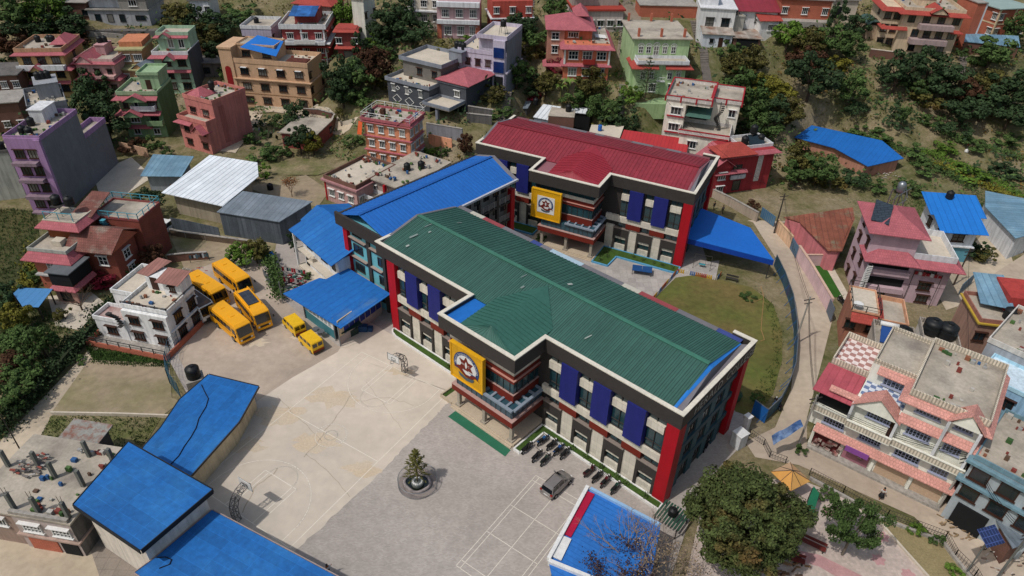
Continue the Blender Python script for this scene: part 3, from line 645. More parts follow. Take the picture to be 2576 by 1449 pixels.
# hostel: white two-storey with blue gable roof
def hostel():
    A = np.array([-31.6, 89.0]); B_ = np.array([-24.3, 80.9]); d = (B_-A); L = float(np.linalg.norm(d)); rz = math.atan2(d[1], d[0])
    r = empty('hostel', (A[0], A[1], 0), rz, 'white two-storey hostel with blue gable roof behind the canteen', 'house')
    W_ = 9.0
    part('wall', MB().box(0, L, 0, W_, 0, 6.3), WHITEW, r)
    part('wall', MB().box(-1.6, 0, 2.5, W_, 0, 6.3), WHITEW, r)
    m = BLUER
    mb = MB(); mb.slab([(-1.3, -1.3, 6.15), (L+.5, -1.3, 6.15), (L+.5, W_/2, 8.0), (-1.3, W_/2, 8.0)], .1).slab([(-1.3, W_/2, 8.0), (L+.5, W_/2, 8.0), (L+.5, W_+1.2, 6.15), (-1.3, W_+1.2, 6.15)], .1)
    mb.slab([(-3, 1.5, 6.1), (-1.3, 1.5, 6.1), (-1.3, W_/2, 7.6), (-3, W_/2, 7.6)], .1).slab([(-3, W_/2, 7.6), (-1.3, W_/2, 7.6), (-1.3, W_+.8, 6.1), (-3, W_+.8, 6.1)], .1)
    part('roof', mb, m, r)
    part('awning', MB().box(3.4, L, -1.3, 0, 2.9, 3.05).box(-.6, 3.4, -.9, 0, 3.1, 3.25), CONCL, r)
    part('plinth', MB().box(-.6, L+.3, -1.1, 0, 0, .35), CONCL, r)
    for x, z, w in ((2.2, 3.9, 1.6), (6.6, 3.9, 1.8), (9.4, 3.9, 1.0), (3.2, 1.3, 1.0), (8.3, 1.0, 1.4)): window(r, x, 0, z, 0, w, 1.2, 'k', 2, 1, False)
    part('door', MB().box(.3, 1.3, -.05, .05, .35, 2.5), DARK, r)
    part('porch_column', MB().box(-.5, -.2, -1.2, -.9, 0, 6.1), WHITE, r)
    ac = part('air_conditioner', MB().box(3.7, 4.6, -.9, -.5, 3.06, 3.7), CONCL, r)
hostel()
# white tin warehouse, grey tin warehouse, blue-grey cottage
tz = lambda x, y: ((560+x/1.811)*.6289, (600+y/1.811)*.6289)
shed('large open warehouse with shiny white tin roof left of the school', [tz(505, 35), tz(850, 90), tz(858, 190), tz(600, 407), tz(155, 308)], [5.2, 5.4, 4.8, 4.3, 4.3], TIN, wallm('#8a7f6c'), 'warehouse', 'warehouse', 3, 1.2)
shed('grey tin warehouse beside the white-roofed one', [tz(745, 297), tz(1250, 372), tz(1010, 520), tz(555, 448)], [5.0, 5.0, 4.4, 4.4], TING, TINW, 'warehouse', 'warehouse', 2, .25)
shed('cottage with blue-grey tin roof below the salmon house', [tz(95, 30), tz(390, 45), tz(300, 192), tz(0, 188)], [3.8, 3.8, 3.2, 3.2], TINB, wallm('#7c8288'), 'cottage', 'cottage', 2, .8)
# carport by the red villa
r, _ = shed('light blue sheet carport on thin posts beside the red brick villa', [T(0, 1, 145, 722), T(0, 1, 398, 730), T(0, 1, 290, 870), T(0, 1, 170, 865), T(0, 1, 100, 765)], 2.5, mat('sheet_sky', '#4d86bb', rough=.6, wave=.9, wcol='#447cb0', var=.1), None, 'carport', 'carport', 0, .3, th=.05, walls=False, posts=True)
# side canopy right of the red-roofed block
r, Q = shed('big blue tarpaulin canopy over the stage beside the red-roofed block', [(1755, 520), (1888, 573), (1947, 655), (1708, 594)], [5.2, 4.6, 3.6, 4.4], mat('tarp_blue', '#1c63bb', rough=.55, var=.06, scale=.3, fine=.06), None, 'canopy', 'canopy', 2, .4, th=.06, walls=False, posts=True)
mb = MB(); a, b = [q for q in Q if q.z < 5][-2:] if False else (Q[0], Q[1])
bpy.context.view_layer.update()
def valance(p, q, zp, zq, h, m, parent):
    P_ = Vector(at(*p, zp)); Q_ = Vector(at(*q, zq)); mb = MB(); d = (Q_-P_).normalized(); n = Vector((d.y, -d.x, 0))*.05
    mb.v = [tuple(v) for v in (P_, Q_, Q_-Vector((0, 0, h)), P_-Vector((0, 0, h)), P_-n, Q_-n, Q_-n-Vector((0, 0, h)), P_-n-Vector((0, 0, h)))]
    mb.f = [(0, 1, 2, 3), (7, 6, 5, 4), (0, 4, 5, 1), (3, 2, 6, 7)]
    o = part('valance', mb, m, None); o.parent = parent; o.matrix_parent_inverse = parent.matrix_world.inverted()
valance((1708, 594), (1947, 655), 4.4, 3.6, .9, paint('#0e3f9c'), r)
# blue roofed farm shed on the right hill foot
shed('long bent farm shed with blue sheet roof and pale patches below the hillside', [T(3, 0, 200, 1035), T(3, 0, 330, 945), T(3, 0, 860, 1060), T(3, 0, 1025, 1195), T(3, 0, 755, 1255), T(3, 0, 500, 1115)], [2.7, 3.3, 3.3, 3.0, 2.7, 2.7], mat('blue_roof_shed', '#1e66b4', rough=.6, var=.08, scale=.3, fine=.1, wave=.9, wcol='#1b5fa8'), wallm('#9c6c58'), 'shed', 'shed', 5, .7, base=1.0)
# red gable shed, rust bungalow, long tin halls
shed('low shed with bright red sheet roof just behind the red-roofed school block', [T(2, 0, 845, 978), T(2, 0, 1340, 1050), T(2, 0, 1315, 1165), T(2, 0, 808, 1075)], [6.8, 6.8, 5.8, 5.8], mat('red_sheet_bright', '#a83236', rough=.6, var=.08, wave=.7, wcol='#962a30'), wallm('#8f8578'), 'shed', 'shed', 0, .4)
r, _ = shed('pink bungalow with rusty tin roof behind the pink boundary wall', [T(3, 1, 118, 190), T(3, 1, 640, 115), T(3, 1, 655, 200), T(3, 1, 560, 445), T(3, 1, 455, 443), T(3, 1, 235, 225)], [3.6, 4.6, 4.9, 4.0, 3.7, 3.6], RUST, wallm('#b5656a'), 'bungalow', 'bungalow', 3, .35)
shed('long grey tin hall at the right edge beyond the white house', [T(3, 1, 1640, -10), T(3, 1, 2000, 60), T(3, 1, 2050, 300), T(3, 1, 1870, 350), T(3, 1, 1640, 110)], [4.2]*5, TINB, WHITEW, 'hall', 'tin_hall', 3, .5)
shed('weathered tin roofed shop at the bottom right corner', [T(3, 2, 1625, 865), T(3, 2, 1990, 800), T(3, 2, 2100, 1150), T(3, 2, 1850, 1240)], [3.4, 3.4, 3.2, 3.2], TING, BRICKD, 'shop', 'shop', 0, .4)
# shanties behind the red-roofed block
shed('shanty with small grey tin roof at the left of the huddle behind the school', [T(2, 0, 0, 762), T(2, 0, 152, 760), T(2, 0, 118, 818), T(2, 0, -30, 818)], [5.6, 5.6, 5.0, 5.0], TING, CONCD, 'shanty', 'shanty', 2, .2)
shed('shanty with bright white tin roof behind the school', [T(2, 0, 235, 785), T(2, 0, 372, 805), T(2, 0, 275, 905), T(2, 0, 160, 882)], [6.4, 6.2, 5.4, 5.4], TIN, TING, 'shanty', 'shanty', 2, .15)
shed('rough brick house with flat concrete roof behind the school', [T(2, 0, 300, 805), T(2, 0, 480, 835), T(2, 0, 470, 885), T(2, 0, 272, 872)], [6.6]*4, ROOFC, BRICKD, 'shanty', 'shanty', 2, .05)
shed('shanty under patched white tin sheets behind the school', [T(2, 0, 460, 805), T(2, 0, 625, 815), T(2, 0, 600, 862), T(2, 0, 445, 845)], [5.8, 5.8, 5.4, 5.4], TIN, DARK, 'shanty', 'shanty', 2, .3)
shed('brick hut with a wide grey concrete roof and a blue barrel behind the school', [T(2, 0, 600, 940), T(2, 0, 845, 950), T(2, 0, 800, 1078), T(2, 0, 570, 1030)], [6.4]*4, CONCL, BRICKD, 'shanty', 'shanty', 2, .1)
r, _ = shed('covered storage with corrugated pieces near the hillside steps', [T(3, 0, 1495, 250), T(3, 0, 1890, 270), T(3, 0, 1905, 355), T(3, 0, 1480, 312)], [3.2, 3.2, 2.6, 2.6], TINB, BRICKD, 'storehouse', 'storehouse', 2, .2, zrel=True)

# ------------------------------------------------------------------ houses
TANKS = []
_tank0 = None
def tank(p, r=.62, h=1.5, lab='black plastic water tank on a house roof', m=None, group='black water tanks on the roofs'):
    global _tank0
    if _tank0 is None:
        mb = MB().lathe([(.56, 0), (.62, .05), (.62, .35), (.6, .4), (.62, .45), (.62, .8), (.6, .85), (.62, .9), (.62, 1.2), (.4, 1.4), (.16, 1.46), (.16, 1.55)], k=14)
        _tank0 = (link('water_tank', mb.mesh('water_tank', TANKB, True)), link('lid', MB().lathe([(.2, 0), (.2, .08)], (0, 0, 1.5), 10).mesh('lid', TANKB)))
        _tank0[1].parent = _tank0[0]; o = _tank0[0]
    else: o = copy_tree(_tank0[0])
    o.location = [float(c) for c in p]; o.scale = (r/.62, r/.62, h/1.5); tagp(o, lab, 'water tank', group); return o
HOUSES = []
class House:
    def __init__(s, label, A, B, Cc, H, col, cat='house', name='house', z0=None, depth=None, wm=None, dig=3.5, wall=True, rough=None):
        za = topz(*A, H) if z0 is None else z0+H
        a = at(*A, za); b = at(*B, za); c = at(*Cc, za)
        e = (b-a)[:2]; s.w = float(np.linalg.norm(e)); e = e/s.w; n = np.array([-e[1], e[0]]); s.d = depth or max(4., float((c-a)[:2]@n)); s.H = H; s.z0 = za-H
        s.rz = math.atan2(e[1], e[0]); s.e, s.n, s.a = e, n, a; s.root = empty(name, (a[0], a[1], s.z0), s.rz, label, cat)
        s.m = wm or wallm(col); s.label = label; HOUSES.append(s)
        cx = a[:2]+e*s.w/2+n*s.d/2; FOOT.append((cx[0], cx[1], max(s.w, s.d)*.55, s.z0, (a[:2].copy(), e, n, s.w, s.d)))
        if wall: s.blk(0, 1, 0, 1, -dig, H, s.m)
    def xy(s, x, y): p = s.a[:2]+s.e*x+s.n*y; return p[0], p[1]
    def blk(s, x0, x1, y0, y1, z0, z1, m=None, o=0, name='wall', oz=0):
        return part(name, MB().box(x0*s.w-o, x1*s.w+o, y0*s.d-o, y1*s.d+o, z0, z1), m or s.m, s.root)
    def par(s, z, h=.8, m=None, x0=0, x1=1, y0=0, y1=1, o=.1, deck=None, th=.14):
        X0, X1, Y0, Y1 = x0*s.w-o, x1*s.w+o, y0*s.d-o, y1*s.d+o
        mb = MB().box(X0, X1, Y0, Y0+th, z, z+h).box(X0, X1, Y1-th, Y1, z, z+h).box(X0, X0+th, Y0+th, Y1-th, z, z+h).box(X1-th, X1, Y0+th, Y1-th, z, z+h)
        p = part('parapet', mb, m or s.m, s.root)
        part('roof_deck', MB().box(X0+th, X1-th, Y0+th, Y1-th, z-.05, z+.06), deck or ROOFC, s.root); return p
    def posts(s, z, h, m, x0=0, x1=1, y0=0, y1=1, o=.12, step=1.6, faces='FLR', r=.045):
        "thin railing: posts and rails"
        X0, X1, Y0, Y1 = x0*s.w-o, x1*s.w+o, y0*s.d-o, y1*s.d+o; mb = MB()
        seg = {'F': ((X0, Y0), (X1, Y0)), 'B': ((X0, Y1), (X1, Y1)), 'L': ((X0, Y0), (X0, Y1)), 'R': ((X1, Y0), (X1, Y1))}
        for f in faces:
            (ax, ay), (bx, by) = seg[f]; n = max(1, int(math.hypot(bx-ax, by-ay)/step))
            for i in range(n+1): t = i/n; x = ax+(bx-ax)*t; y = ay+(by-ay)*t; mb.box(x-r, x+r, y-r, y+r, z, z+h)
            mb.bar((ax, ay, z+h), (bx, by, z+h), .07, .07); mb.bar((ax, ay, z+h*.5), (bx, by, z+h*.5), .04, .04)
        return part('railing', mb, m, s.root)
    def band(s, z, h=.22, m=None, o=.14, x0=0, x1=1, y0=0, y1=1, name='floor_band'): return s.blk(x0, x1, y0, y1, z, z+h, m or WHITEW, o, name)
    def skirt(s, z, m, o=1.0, drop=.45, x0=0, x1=1, y0=0, y1=1, faces='FRL', inn=0.0):
        X0, X1, Y0, Y1 = x0*s.w+inn, x1*s.w-inn, y0*s.d+inn, y1*s.d-inn; mb = MB(); zt = z+drop; fL = o if 'L' in faces else 0; fR = o if 'R' in faces else 0
        if 'F' in faces: mb.slab([(X0-fL, Y0-o, z), (X1+fR, Y0-o, z), (X1, Y0, zt), (X0, Y0, zt)], .12)
        if 'R' in faces: mb.slab([(X1+o, Y0-o, z), (X1+o, Y1, z), (X1, Y1, zt), (X1, Y0, zt)], .12)
        if 'L' in faces: mb.slab([(X0-o, Y1, z), (X0-o, Y0-o, z), (X0, Y0, zt), (X0, Y1, zt)], .12)
        return part('eave', mb, m, s.root)
    def win(s, face, z, n, w=1.2, h=1.25, fr='d', nx=2, nz=1, a=.1, b=.9, off=0, sill=True, y=None):
        for i in range(n):
            t = (a+b)/2 if n == 1 else a+(b-a)*i/(n-1)
            if face == 'F': window(s.root, t*s.w, -off, z, 0, w, h, fr, nx, nz, sill)
            if face == 'R': window(s.root, s.w+off, t*s.d, z, math.pi/2, w, h, fr, nx, nz, sill)
            if face == 'L': window(s.root, -off, t*s.d, z, -math.pi/2, w, h, fr, nx, nz, sill)
    def hip(s, z, rise, m, o=.7, x0=0, x1=1, y0=0, y1=1):
        X0, X1, Y0, Y1 = x0*s.w-o, x1*s.w+o, y0*s.d-o, y1*s.d+o; w = X1-X0; d = Y1-Y0; k = min(w, d)/2; mb = MB()
        if w >= d: r0, r1 = (X0+k, (Y0+Y1)/2, z+rise), (X1-k+.01, (Y0+Y1)/2, z+rise)
        else: r0, r1 = ((X0+X1)/2, Y0+k, z+rise), ((X0+X1)/2+.01, Y1-k, z+rise)
        c = [(X0, Y0, z), (X1, Y0, z), (X1, Y1, z), (X0, Y1, z)]
        if w >= d: fs = [[c[0], c[1], r1, r0], [c[2], c[3], r0, r1], [c[1], c[2], r1], [c[3], c[0], r0]]
        else: fs = [[c[0], c[1], r0], [c[2], c[3], r1], [c[1], c[2], r1, r0], [c[3], c[0], r0, r1]]
        for f in fs: mb.slab(f, .12)
        return part('roof', mb, m, s.root)
    def gable(s, z, rise, m, o=.5, x0=0, x1=1, y0=0, y1=1, axis='y', name='gable_roof', gm=None):
        X0, X1, Y0, Y1 = x0*s.w-o, x1*s.w+o, y0*s.d-o, y1*s.d+o; mb = MB(); g = MB()
        if axis == 'y':
            c = (X0+X1)/2; mb.slab([(X0, Y0, z), (c, Y0, z+rise), (c, Y1, z+rise), (X0, Y1, z)][::-1], .1).slab([(c, Y0, z+rise), (X1, Y0, z), (X1, Y1, z), (c, Y1, z+rise)][::-1], .1)
            g.slab([(X0+o, Y0+.2, z-.2), (X1-o, Y0+.2, z-.2), (c, Y0+.2, z+rise-.15)], .01)
            g = MB(); k = [(X0+o, z-.2), (X1-o, z-.2), (c, z+rise-.15)]; g.v = [(x, Y0+.25, q) for x, q in k]+[(x, Y1-.25, q) for x, q in k]; g.f = [(0, 1, 2), (5, 4, 3)]
        else:
            c = (Y0+Y1)/2; mb.slab([(X0, Y0, z), (X1, Y0, z), (X1, c, z+rise), (X0, c, z+rise)], .1).slab([(X0, c, z+rise), (X1, c, z+rise), (X1, Y1, z), (X0, Y1, z)], .1)
            k = [(Y0+o, z-.2), (Y1-o, z-.2), (c, z+rise-.15)]; g = MB(); g.v = [(X0+.25, y, q) for y, q in k]+[(X1-.25, y, q) for y, q in k]; g.f = [(0, 2, 1), (3, 4, 5)]
        part('gable_wall', g, gm or s.m, s.root)
        return part(name, mb, m, s.root)
    def balc(s, z, x0, x1, dep=1.2, m=None, h=.9, fr=None, face='F', solid=True):
        m = m or s.m; X0, X1 = x0*s.w, x1*s.w; mb = MB().box(X0, X1, -dep, 0, z-.15, z)
        if solid: mb.box(X0, X1, -dep, -dep+.1, z, z+h).box(X0, X0+.1, -dep+.1, 0, z, z+h).box(X1-.1, X1, -dep+.1, 0, z, z+h)
        o = part('balcony', mb, m, s.root)
        if not solid:
            r = MB(); n = int((X1-X0)/.5)
            for i in range(n+1): x = X0+(X1-X0)*i/n; r.box(x-.03, x+.03, -dep, -dep+.06, z, z+h)
            r.bar((X0, -dep+.03, z+h), (X1, -dep+.03, z+h), .08, .08); q = part('balcony_railing', r, fr or IRON, o)
        return o
    def cab(s, x0, x1, y0, y1, z, h=2.3, m=None, par=True):
        s.blk(x0, x1, y0, y1, z, z+h, m, 0, 'stair_cabin'); 
        return s.blk(x0, x1, y0, y1, z+h, z+h+.15, m or CONC, .15, 'cabin_roof')
    def door(s, x, z=0, w=1, h=2.1, y=0, m=None): return part('door', MB().box(x*s.w-w/2, x*s.w+w/2, -.05-y, .04-y, z, z+h), m or WOODD, s.root)
    def tank(s, x, y, z, r=.6, h=1.4, lab=None): 
        p = s.xy(x*s.w, y*s.d); return tank((p[0], p[1], s.z0+z), r, h, lab or 'black water tank on the roof of the '+short(s.label))
def short(l): 
    return ' '.join(l.split(' with ')[0].split()[:8])
t0 = lambda x, y: T(0, 0, x, y); t1 = lambda x, y: T(1, 0, x, y); t2 = lambda x, y: T(2, 0, x, y); t3 = lambda x, y: T(3, 0, x, y)
u0 = lambda x, y: T(0, 1, x, y); u3 = lambda x, y: T(3, 1, x, y); v0 = lambda x, y: T(0, 2, x, y); v3 = lambda x, y: T(3, 2, x, y)
PUR = wallm('#8f6c96'); PURP = wallm('#7b6673')
h = House('tall purple fronted house with a windowless grey side wall', t0(35, 1055), t0(305, 1060), t0(520, 855), 12.8, '#55555b', wm=wallm('#65676d', .12), z0=0)
h.blk(.0, 1, -.02, .0, 0, 13.2, PUR, .02, 'front_wall'); h.par(12.8, .8, PUR)
for z in (.8, 3.8, 6.8, 9.8):
    h.win('F', z, 2, 1.6, 1.5, 'd', 3, a=.3, b=.68, off=.25); h.blk(.08, .78, -.12, -.03, z-1.0, z-.45, PURP, 0, 'balcony')
h.blk(.84, 1, -.04, 0, 0, 13, PUR, .05, 'corner_pier'); h.cab(.1, .5, .6, .95, 12.8, 2.2, WHITEW)
h.blk(.55, 1, 1.0, 1.65, -2, 8.2, wallm('#65676d', .12), 0, 'rear_wing'); h.par(8.2, .9, PUR, .55, 1, 1.0, 1.65)
for x, y in ((.3, .2), (.55, .15), (.2, .5)): h.tank(x, y, 12.9)
h = House('plain grey concrete house right behind the purple one with a tall stair tower', t0(215, 835), t0(505, 790), t0(630, 640), 11, '#6f7277', z0=.5)
h.par(11, .9); h.cab(.35, .95, .45, .95, 11, 2.8, wallm('#7e8187'), True); h.win('R', 8, 2, 1.0, 1.2, 'k', 2, a=.3, b=.75); h.win('R', 5, 2, 1.0, 1.2, 'k', 2, a=.3, b=.75); h.win('F', 8, 2, 1.3, 1.3, 'k')
for x in (.5, .62, .75): h.tank(x, .75, 13.95)
YW = wallm('#a98a52')
h = House('yellow house with pink tiled eaves and a cluttered roof terrace at the left', t0(110, 395), t0(465, 390), t0(548, 285), 9.6, '#a98a52', z0=3)
h.par(9.6, .8, wallm('#a87f5e'), deck=ROOFC); h.skirt(9.1, PINKT, .9, .5); h.skirt(6.0, PINKT, 1.4, .5); h.skirt(3.0, PINKT, .8, .4, faces='FL')
h.gable(6.3, 1.1, PINKT, .1, .3, .55, -.25, .05); h.blk(0, 1, -.16, 0, 6.1, 6.9, WHITEW, 0, 'balcony'); h.blk(0, 1, -.16, -.14, 6.9, 7.2, WHITEW, 0, 'balcony')
for z in (1, 4.1, 7.1): h.win('F', z, 3, 1.7, 1.4, 'd', 3, a=.2, b=.82); h.win('R', z, 1, 1.2, 1.2, 'd')
h.hip(10.3, 1.3, PINKT, .2, .65, 1, .3, .9)
for x in (.2, .45, .52): h.tank(x, .7, 9.7)
h = House('dark grey brick block cut by the left edge with white barred windows', t0(-110, 575), t0(118, 565), t0(105, 430), 7.5, '#59534f', wm=BRICKD, z0=2, depth=8)
h.blk(0, 1, 0, 1, 7.5, 7.7, CONCD, .5, 'roof'); h.blk(0, 1, 0, 1, 3.6, 3.8, CONCD, .5, 'floor_slab')
for z in (1, 4.8): h.win('F', z, 3, 1.3, 1.5, 'w', 3, 3)
h = House('low brick block with pale slab at the left edge below the yellow house', t0(-150, 790), t0(130, 770), t0(160, 700), 6, '#6f625a', wm=BRICKD, z0=1, depth=7)
h.blk(0, 1, 0, 1, 6, 6.2, CONC, .4, 'roof'); h.win('F', 1, 3, 1.2, 1.3, 'w', 2, 2)
h = House('pale pink house with dormer gables and curved pink balcony left of the green houses', t0(560, 465), t0(850, 470), t0(885, 375), 7.6, '#b28a86', z0=2.5)
h.par(7.6, .7, wallm('#b28a86')); h.skirt(7.3, PINKT, .7, .5); h.gable(7.6, 1.5, PINKT, .3, .05, .45, -.05, .6); h.skirt(3.9, PINKT, 1.0, .5); h.gable(4.3, 1.2, PINKT, .4, .05, .5, -.2, .1)
h.blk(.5, 1, -.15, 0, 4.3, 4.9, wallm('#b28a86'), 0, 'balcony'); h.blk(.5, 1, -.15, 0, .6, 1.2, wallm('#b28a86'), 0, 'balcony')
h.win('F', 4.8, 3, 1.1, 1.3, 'd', a=.2, b=.85); h.win('F', 1.3, 3, 1.3, 1.3, 'd', a=.2, b=.85); h.cab(.35, .6, .5, .9, 7.6, 2.2, wallm('#a5797c')); h.tank(.42, .7, 9.9); h.tank(.52, .75, 9.9)
OR_ = wallm('#b06a44'); OL = wallm('#8d8a5e')
h = House('small house with orange walls and olive slab eaves between the pink and mint houses', t0(885, 380), t0(1060, 378), t0(1105, 300), 6.2, '#9f7a55', z0=5)
h.blk(0, 1, 0, 1, 6.2, 6.5, OL, .5, 'roof'); h.blk(0, 1, 0, 1, 2.9, 3.1, OL, .7, 'floor_slab'); h.win('F', 3.8, 2, 1.8, 1.5, 'w', 4, 1, a=.3, b=.8); h.blk(0, 1, .2, 1, 6.5, 7.6, OR_, 0, 'parapet')
h = House('small orange walled house with olive flat roof and a little grey gable', t0(870, 520), t0(1110, 540), t0(1150, 440), 5.6, '#9f7a55', z0=2)
h.blk(0, 1, 0, 1, 5.6, 5.85, OL, .5, 'roof'); h.win('F', 3.2, 2, 1.7, 1.5, 'w', 4, 1, a=.3, b=.75); h.gable(5.9, 1.2, TING, .1, .5, .95, .0, .6); h.win('F', .8, 2, 1.3, 1.2, 'd')
MINT = wallm('#86a58a')
h = House('mint green house with white balconies and a blank dark side wall, upper green one', t0(1150, 415), t0(1418, 415), t0(1500, 330), 8.6, '#86a58a', z0=3)
h.blk(1, 1.02, 0, 1, -2, 9.2, wallm('#3c4148', .3), 0, 'side_wall'); h.par(8.6, .8, WHITEW); h.skirt(8.1, PINKT, 1.0, .5, faces='FL'); h.skirt(5.0, PINKT, .8, .4, faces='FL'); h.gable(8.0, 1.2, PINKT, .2, .35, .65, -.22, .0)
for z in (1, 3.4, 6.2): h.win('F', z, 2, 1.8, 1.5, 'd', 3, a=.35, b=.78)
h.blk(.1, 1, .35, .98, 8.6, 12.0, MINT, 0, 'top_floor'); h.skirt(11.6, PINKT, .8, .4, .1, 1, .35, .98, 'FL'); h.gable(11.8, 1.0, PINKT, .2, .2, .5, .2, .5); h.win('F', 9.3, 2, 1.2, 1.9, 'w', 2, a=.45, b=.75, off=-.35*h.d); h.par(12, .7, MINT, .1, 1, .35, .98)
GR = wallm('#6e8a60')
h = House('sage green house with stepped pink eaves, tall window and a boxy roof room', t0(880, 715), t0(1185, 715), t0(1305, 610), 8.8, '#6e8a60', z0=.8)
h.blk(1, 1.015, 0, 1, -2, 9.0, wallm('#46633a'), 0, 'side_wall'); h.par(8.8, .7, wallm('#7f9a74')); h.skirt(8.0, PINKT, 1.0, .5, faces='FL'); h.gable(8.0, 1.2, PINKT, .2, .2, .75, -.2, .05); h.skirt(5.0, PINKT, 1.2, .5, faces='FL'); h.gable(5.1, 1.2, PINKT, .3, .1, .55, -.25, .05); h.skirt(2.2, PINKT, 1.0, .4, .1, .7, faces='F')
h.win('F', 6.0, 1, .8, 2.0, 'w', 1, a=.42, b=.42, off=.1); h.win('F', 6.1, 1, 1.8, 1.2, 'd', 3, a=.82, b=.82); h.win('F', 6.1, 1, 1.0, 1.2, 'd', 2, a=.15, b=.15); h.win('F', 3.2, 1, 1.8, 1.8, 'w', 3, a=.3, b=.3, off=.2); h.win('F', 3.2, 1, 1.6, 1.2, 'd', 3, a=.78, b=.78)
h.win('F', .6, 2, 1.3, 1.2, 'w', 2, a=.25, b=.75); h.balc(2.9, .6, 1, 1.2); h.balc(5.9, .3, .9, 1.0, WHITEW)
h.cab(.5, .98, .35, .98, 8.8, 3.0, wallm('#7f9a74')); h.par(11.8, .6, wallm('#7f9a74'), .48, 1, .33, 1, deck=mat('water_green', '#24504f', rough=.2)); h.door(.7, 8.8, 1, 2, -.35*h.d)
SAL = wallm('#b0685e')
h = House('salmon pink house with three storeys, small gables and a blank right side wall', t0(1385, 735), t0(1600, 790), t0(1745, 665), 9.3, '#a8625a', z0=.6)
h.par(9.3, .8, SAL, deck=ROOFC); h.hip(9.5, 1.4, PINKT, .3, 0, .45, .1, .55)
h.blk(0, 1, -.28, 0, -2, 5.9, SAL, 0, 'front_wing'); h.par(5.9, .8, SAL, 0, 1, -.28, 0); h.skirt(5.3, PINKT, .8, .4, 0, .5, -.28, 0, 'FL'); h.gable(4.4, 1.5, PINKT, .3, .62, .98, -.42, -.2)
h.win('F', 6.5, 2, 1.5, 1.3, 'd', 3, a=.25, b=.7); h.win('F', 3.6, 2, 1.4, 1.3, 'd', 3, a=.25, b=.8, off=.28*h.d); h.win('F', .9, 2, 1.4, 1.2, 'd', 3, a=.25, b=.8, off=.28*h.d)
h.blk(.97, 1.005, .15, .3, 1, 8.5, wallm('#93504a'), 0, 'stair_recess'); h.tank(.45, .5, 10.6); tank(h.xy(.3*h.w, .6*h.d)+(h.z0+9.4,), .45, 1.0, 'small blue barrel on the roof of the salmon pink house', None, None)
h = House('unfinished grey and white house with a deep terrace at the top left', t0(655, 75), t0(1115, 80), t0(1250, 0), 3.6, '#8d8f93', z0=None)
h.blk(0, 1, 0, 1, 3.6, 3.85, CONC, .35, 'floor_slab'); h.blk(.0, .55, .15, 1, 3.8, 6.8, wallm('#b9bcc2'), 0, 'upper_wall'); h.blk(.55, 1, .0, 1, 3.8, 6.8, wallm('#7d7a74'), 0, 'upper_wall'); h.win('F', 4.6, 1, 1.9, 1.5, 'w', 3, a=.78, b=.78)
h.win('F', .8, 3, 1.4, 1.9, 'k', 1, a=.15, b=.55, sill=False); h.win('F', 1.2, 1, 2.4, 1.3, 'k', 2, a=.85, b=.85, sill=False); h.blk(0, 1, 0, 1, 6.8, 7.0, CONC, .4, 'roof'); h.blk(0, 1.25, -.35, 0, -2.5, -.2, CONCD, 0, 'retaining_wall')
h = House('white house with a dark cornice left of the maroon house at the top', t0(1425, 5), t0(1565, 5), t0(1612, -30), 5.5, '#c0c2c6', depth=9); h.win('F', 2.8, 2, 1.3, 1.4, 'w', 3); h.blk(0, 1, 0, 1, 5.5, 5.7, CONCD, .4, 'roof')
h = House('dark brick shed with flat roof in the trees of the top left corner', t0(420, 15), t0(640, 20), t0(650, -40), 4, '#5e4a40', wm=BRICKD, depth=8); h.blk(0, 1, 0, 1, 4, 4.15, CONC, .6, 'roof'); h.win('F', 1, 2, 1.4, 1.4, 'k')
h = House('low grey unfinished house in the trees left of the peach building', t0(1470, 478), t0(1735, 478), t0(1765, 430), 3.2, '#77726c', wm=CONCD); h.blk(0, 1, 0, 1, 3.2, 3.4, CONCD, .4, 'roof'); h.win('F', .8, 2, 1.5, 1.5, 'k', 1, a=.3, b=.7, sill=False)
h = House('pale unfinished concrete building cut by the left edge in front of the purple house', t0(-320, 1185), t0(60, 1150), t0(150, 1080), 8.5, '#8b8c86', wm=wallm('#9a9a92', .4), z0=0); h.par(8.5, .5, CONCD); h.tank(.85, .3, 8.6)
PE = wallm('#ae8b6a', .15)
h = House('big peach building with rows of dark windows and blue tarpaulin on its roof room', T(0, 0, 1762, 470), t1(388, 512), t1(447, 425), 9.9, '#ae8b6a', z0=.6)
h.par(9.9, 1.0, PE, deck=CONCL); h.band(3.1, .15, mat('peach_dark', '#8d6b4d'), .05); h.band(6.4, .2, PE, .5)
for z in (1.0, 4.1, 7.4): h.win('F', z, 4, 1.9, 1.5, 'd', 3, a=.13, b=.87, off=0); h.win('R', z, 2, 1.2, 1.3, 'd')
for i in range(4): t = .13+.74*i/3; h.blk(t-.04, t+.04, -.06, 0, 9.0, 9.1, mat('awning_white', '#cfd6dc', rough=.3), 0, 'window_awning')
mb = MB(); X = .06*h.w
for k in range(13): pass
h.blk(-.17, .0, -.03, .9, -2, 12.8, PE, 0, 'stair_tower'); h.blk(-.17, 0, -.03, .9, 12.8, 13.2, PE, .2, 'cornice')
pts = [(math.cos(a)*.7, 4.6+(2.6 if math.sin(a) > 0 else -2.6)+math.sin(a)*.7) for a in np.linspace(0, 2*math.pi, 20)]
part('red_oval_panel', MB().poly([(-.085*h.w+x, -.03*h.d-.06, z+1.2) for x, z in pts]), paint('#8c1d20'), h.root)
h.blk(.0, .52, .3, .98, 9.9, 13.0, PE, 0, 'roof_room'); h.par(13.0, .4, PE, 0, .52, .3, .98); h.win('F', 10.6, 2, 1.9, 1.4, 'd', 3, a=.12, b=.4, off=-.3*h.d)
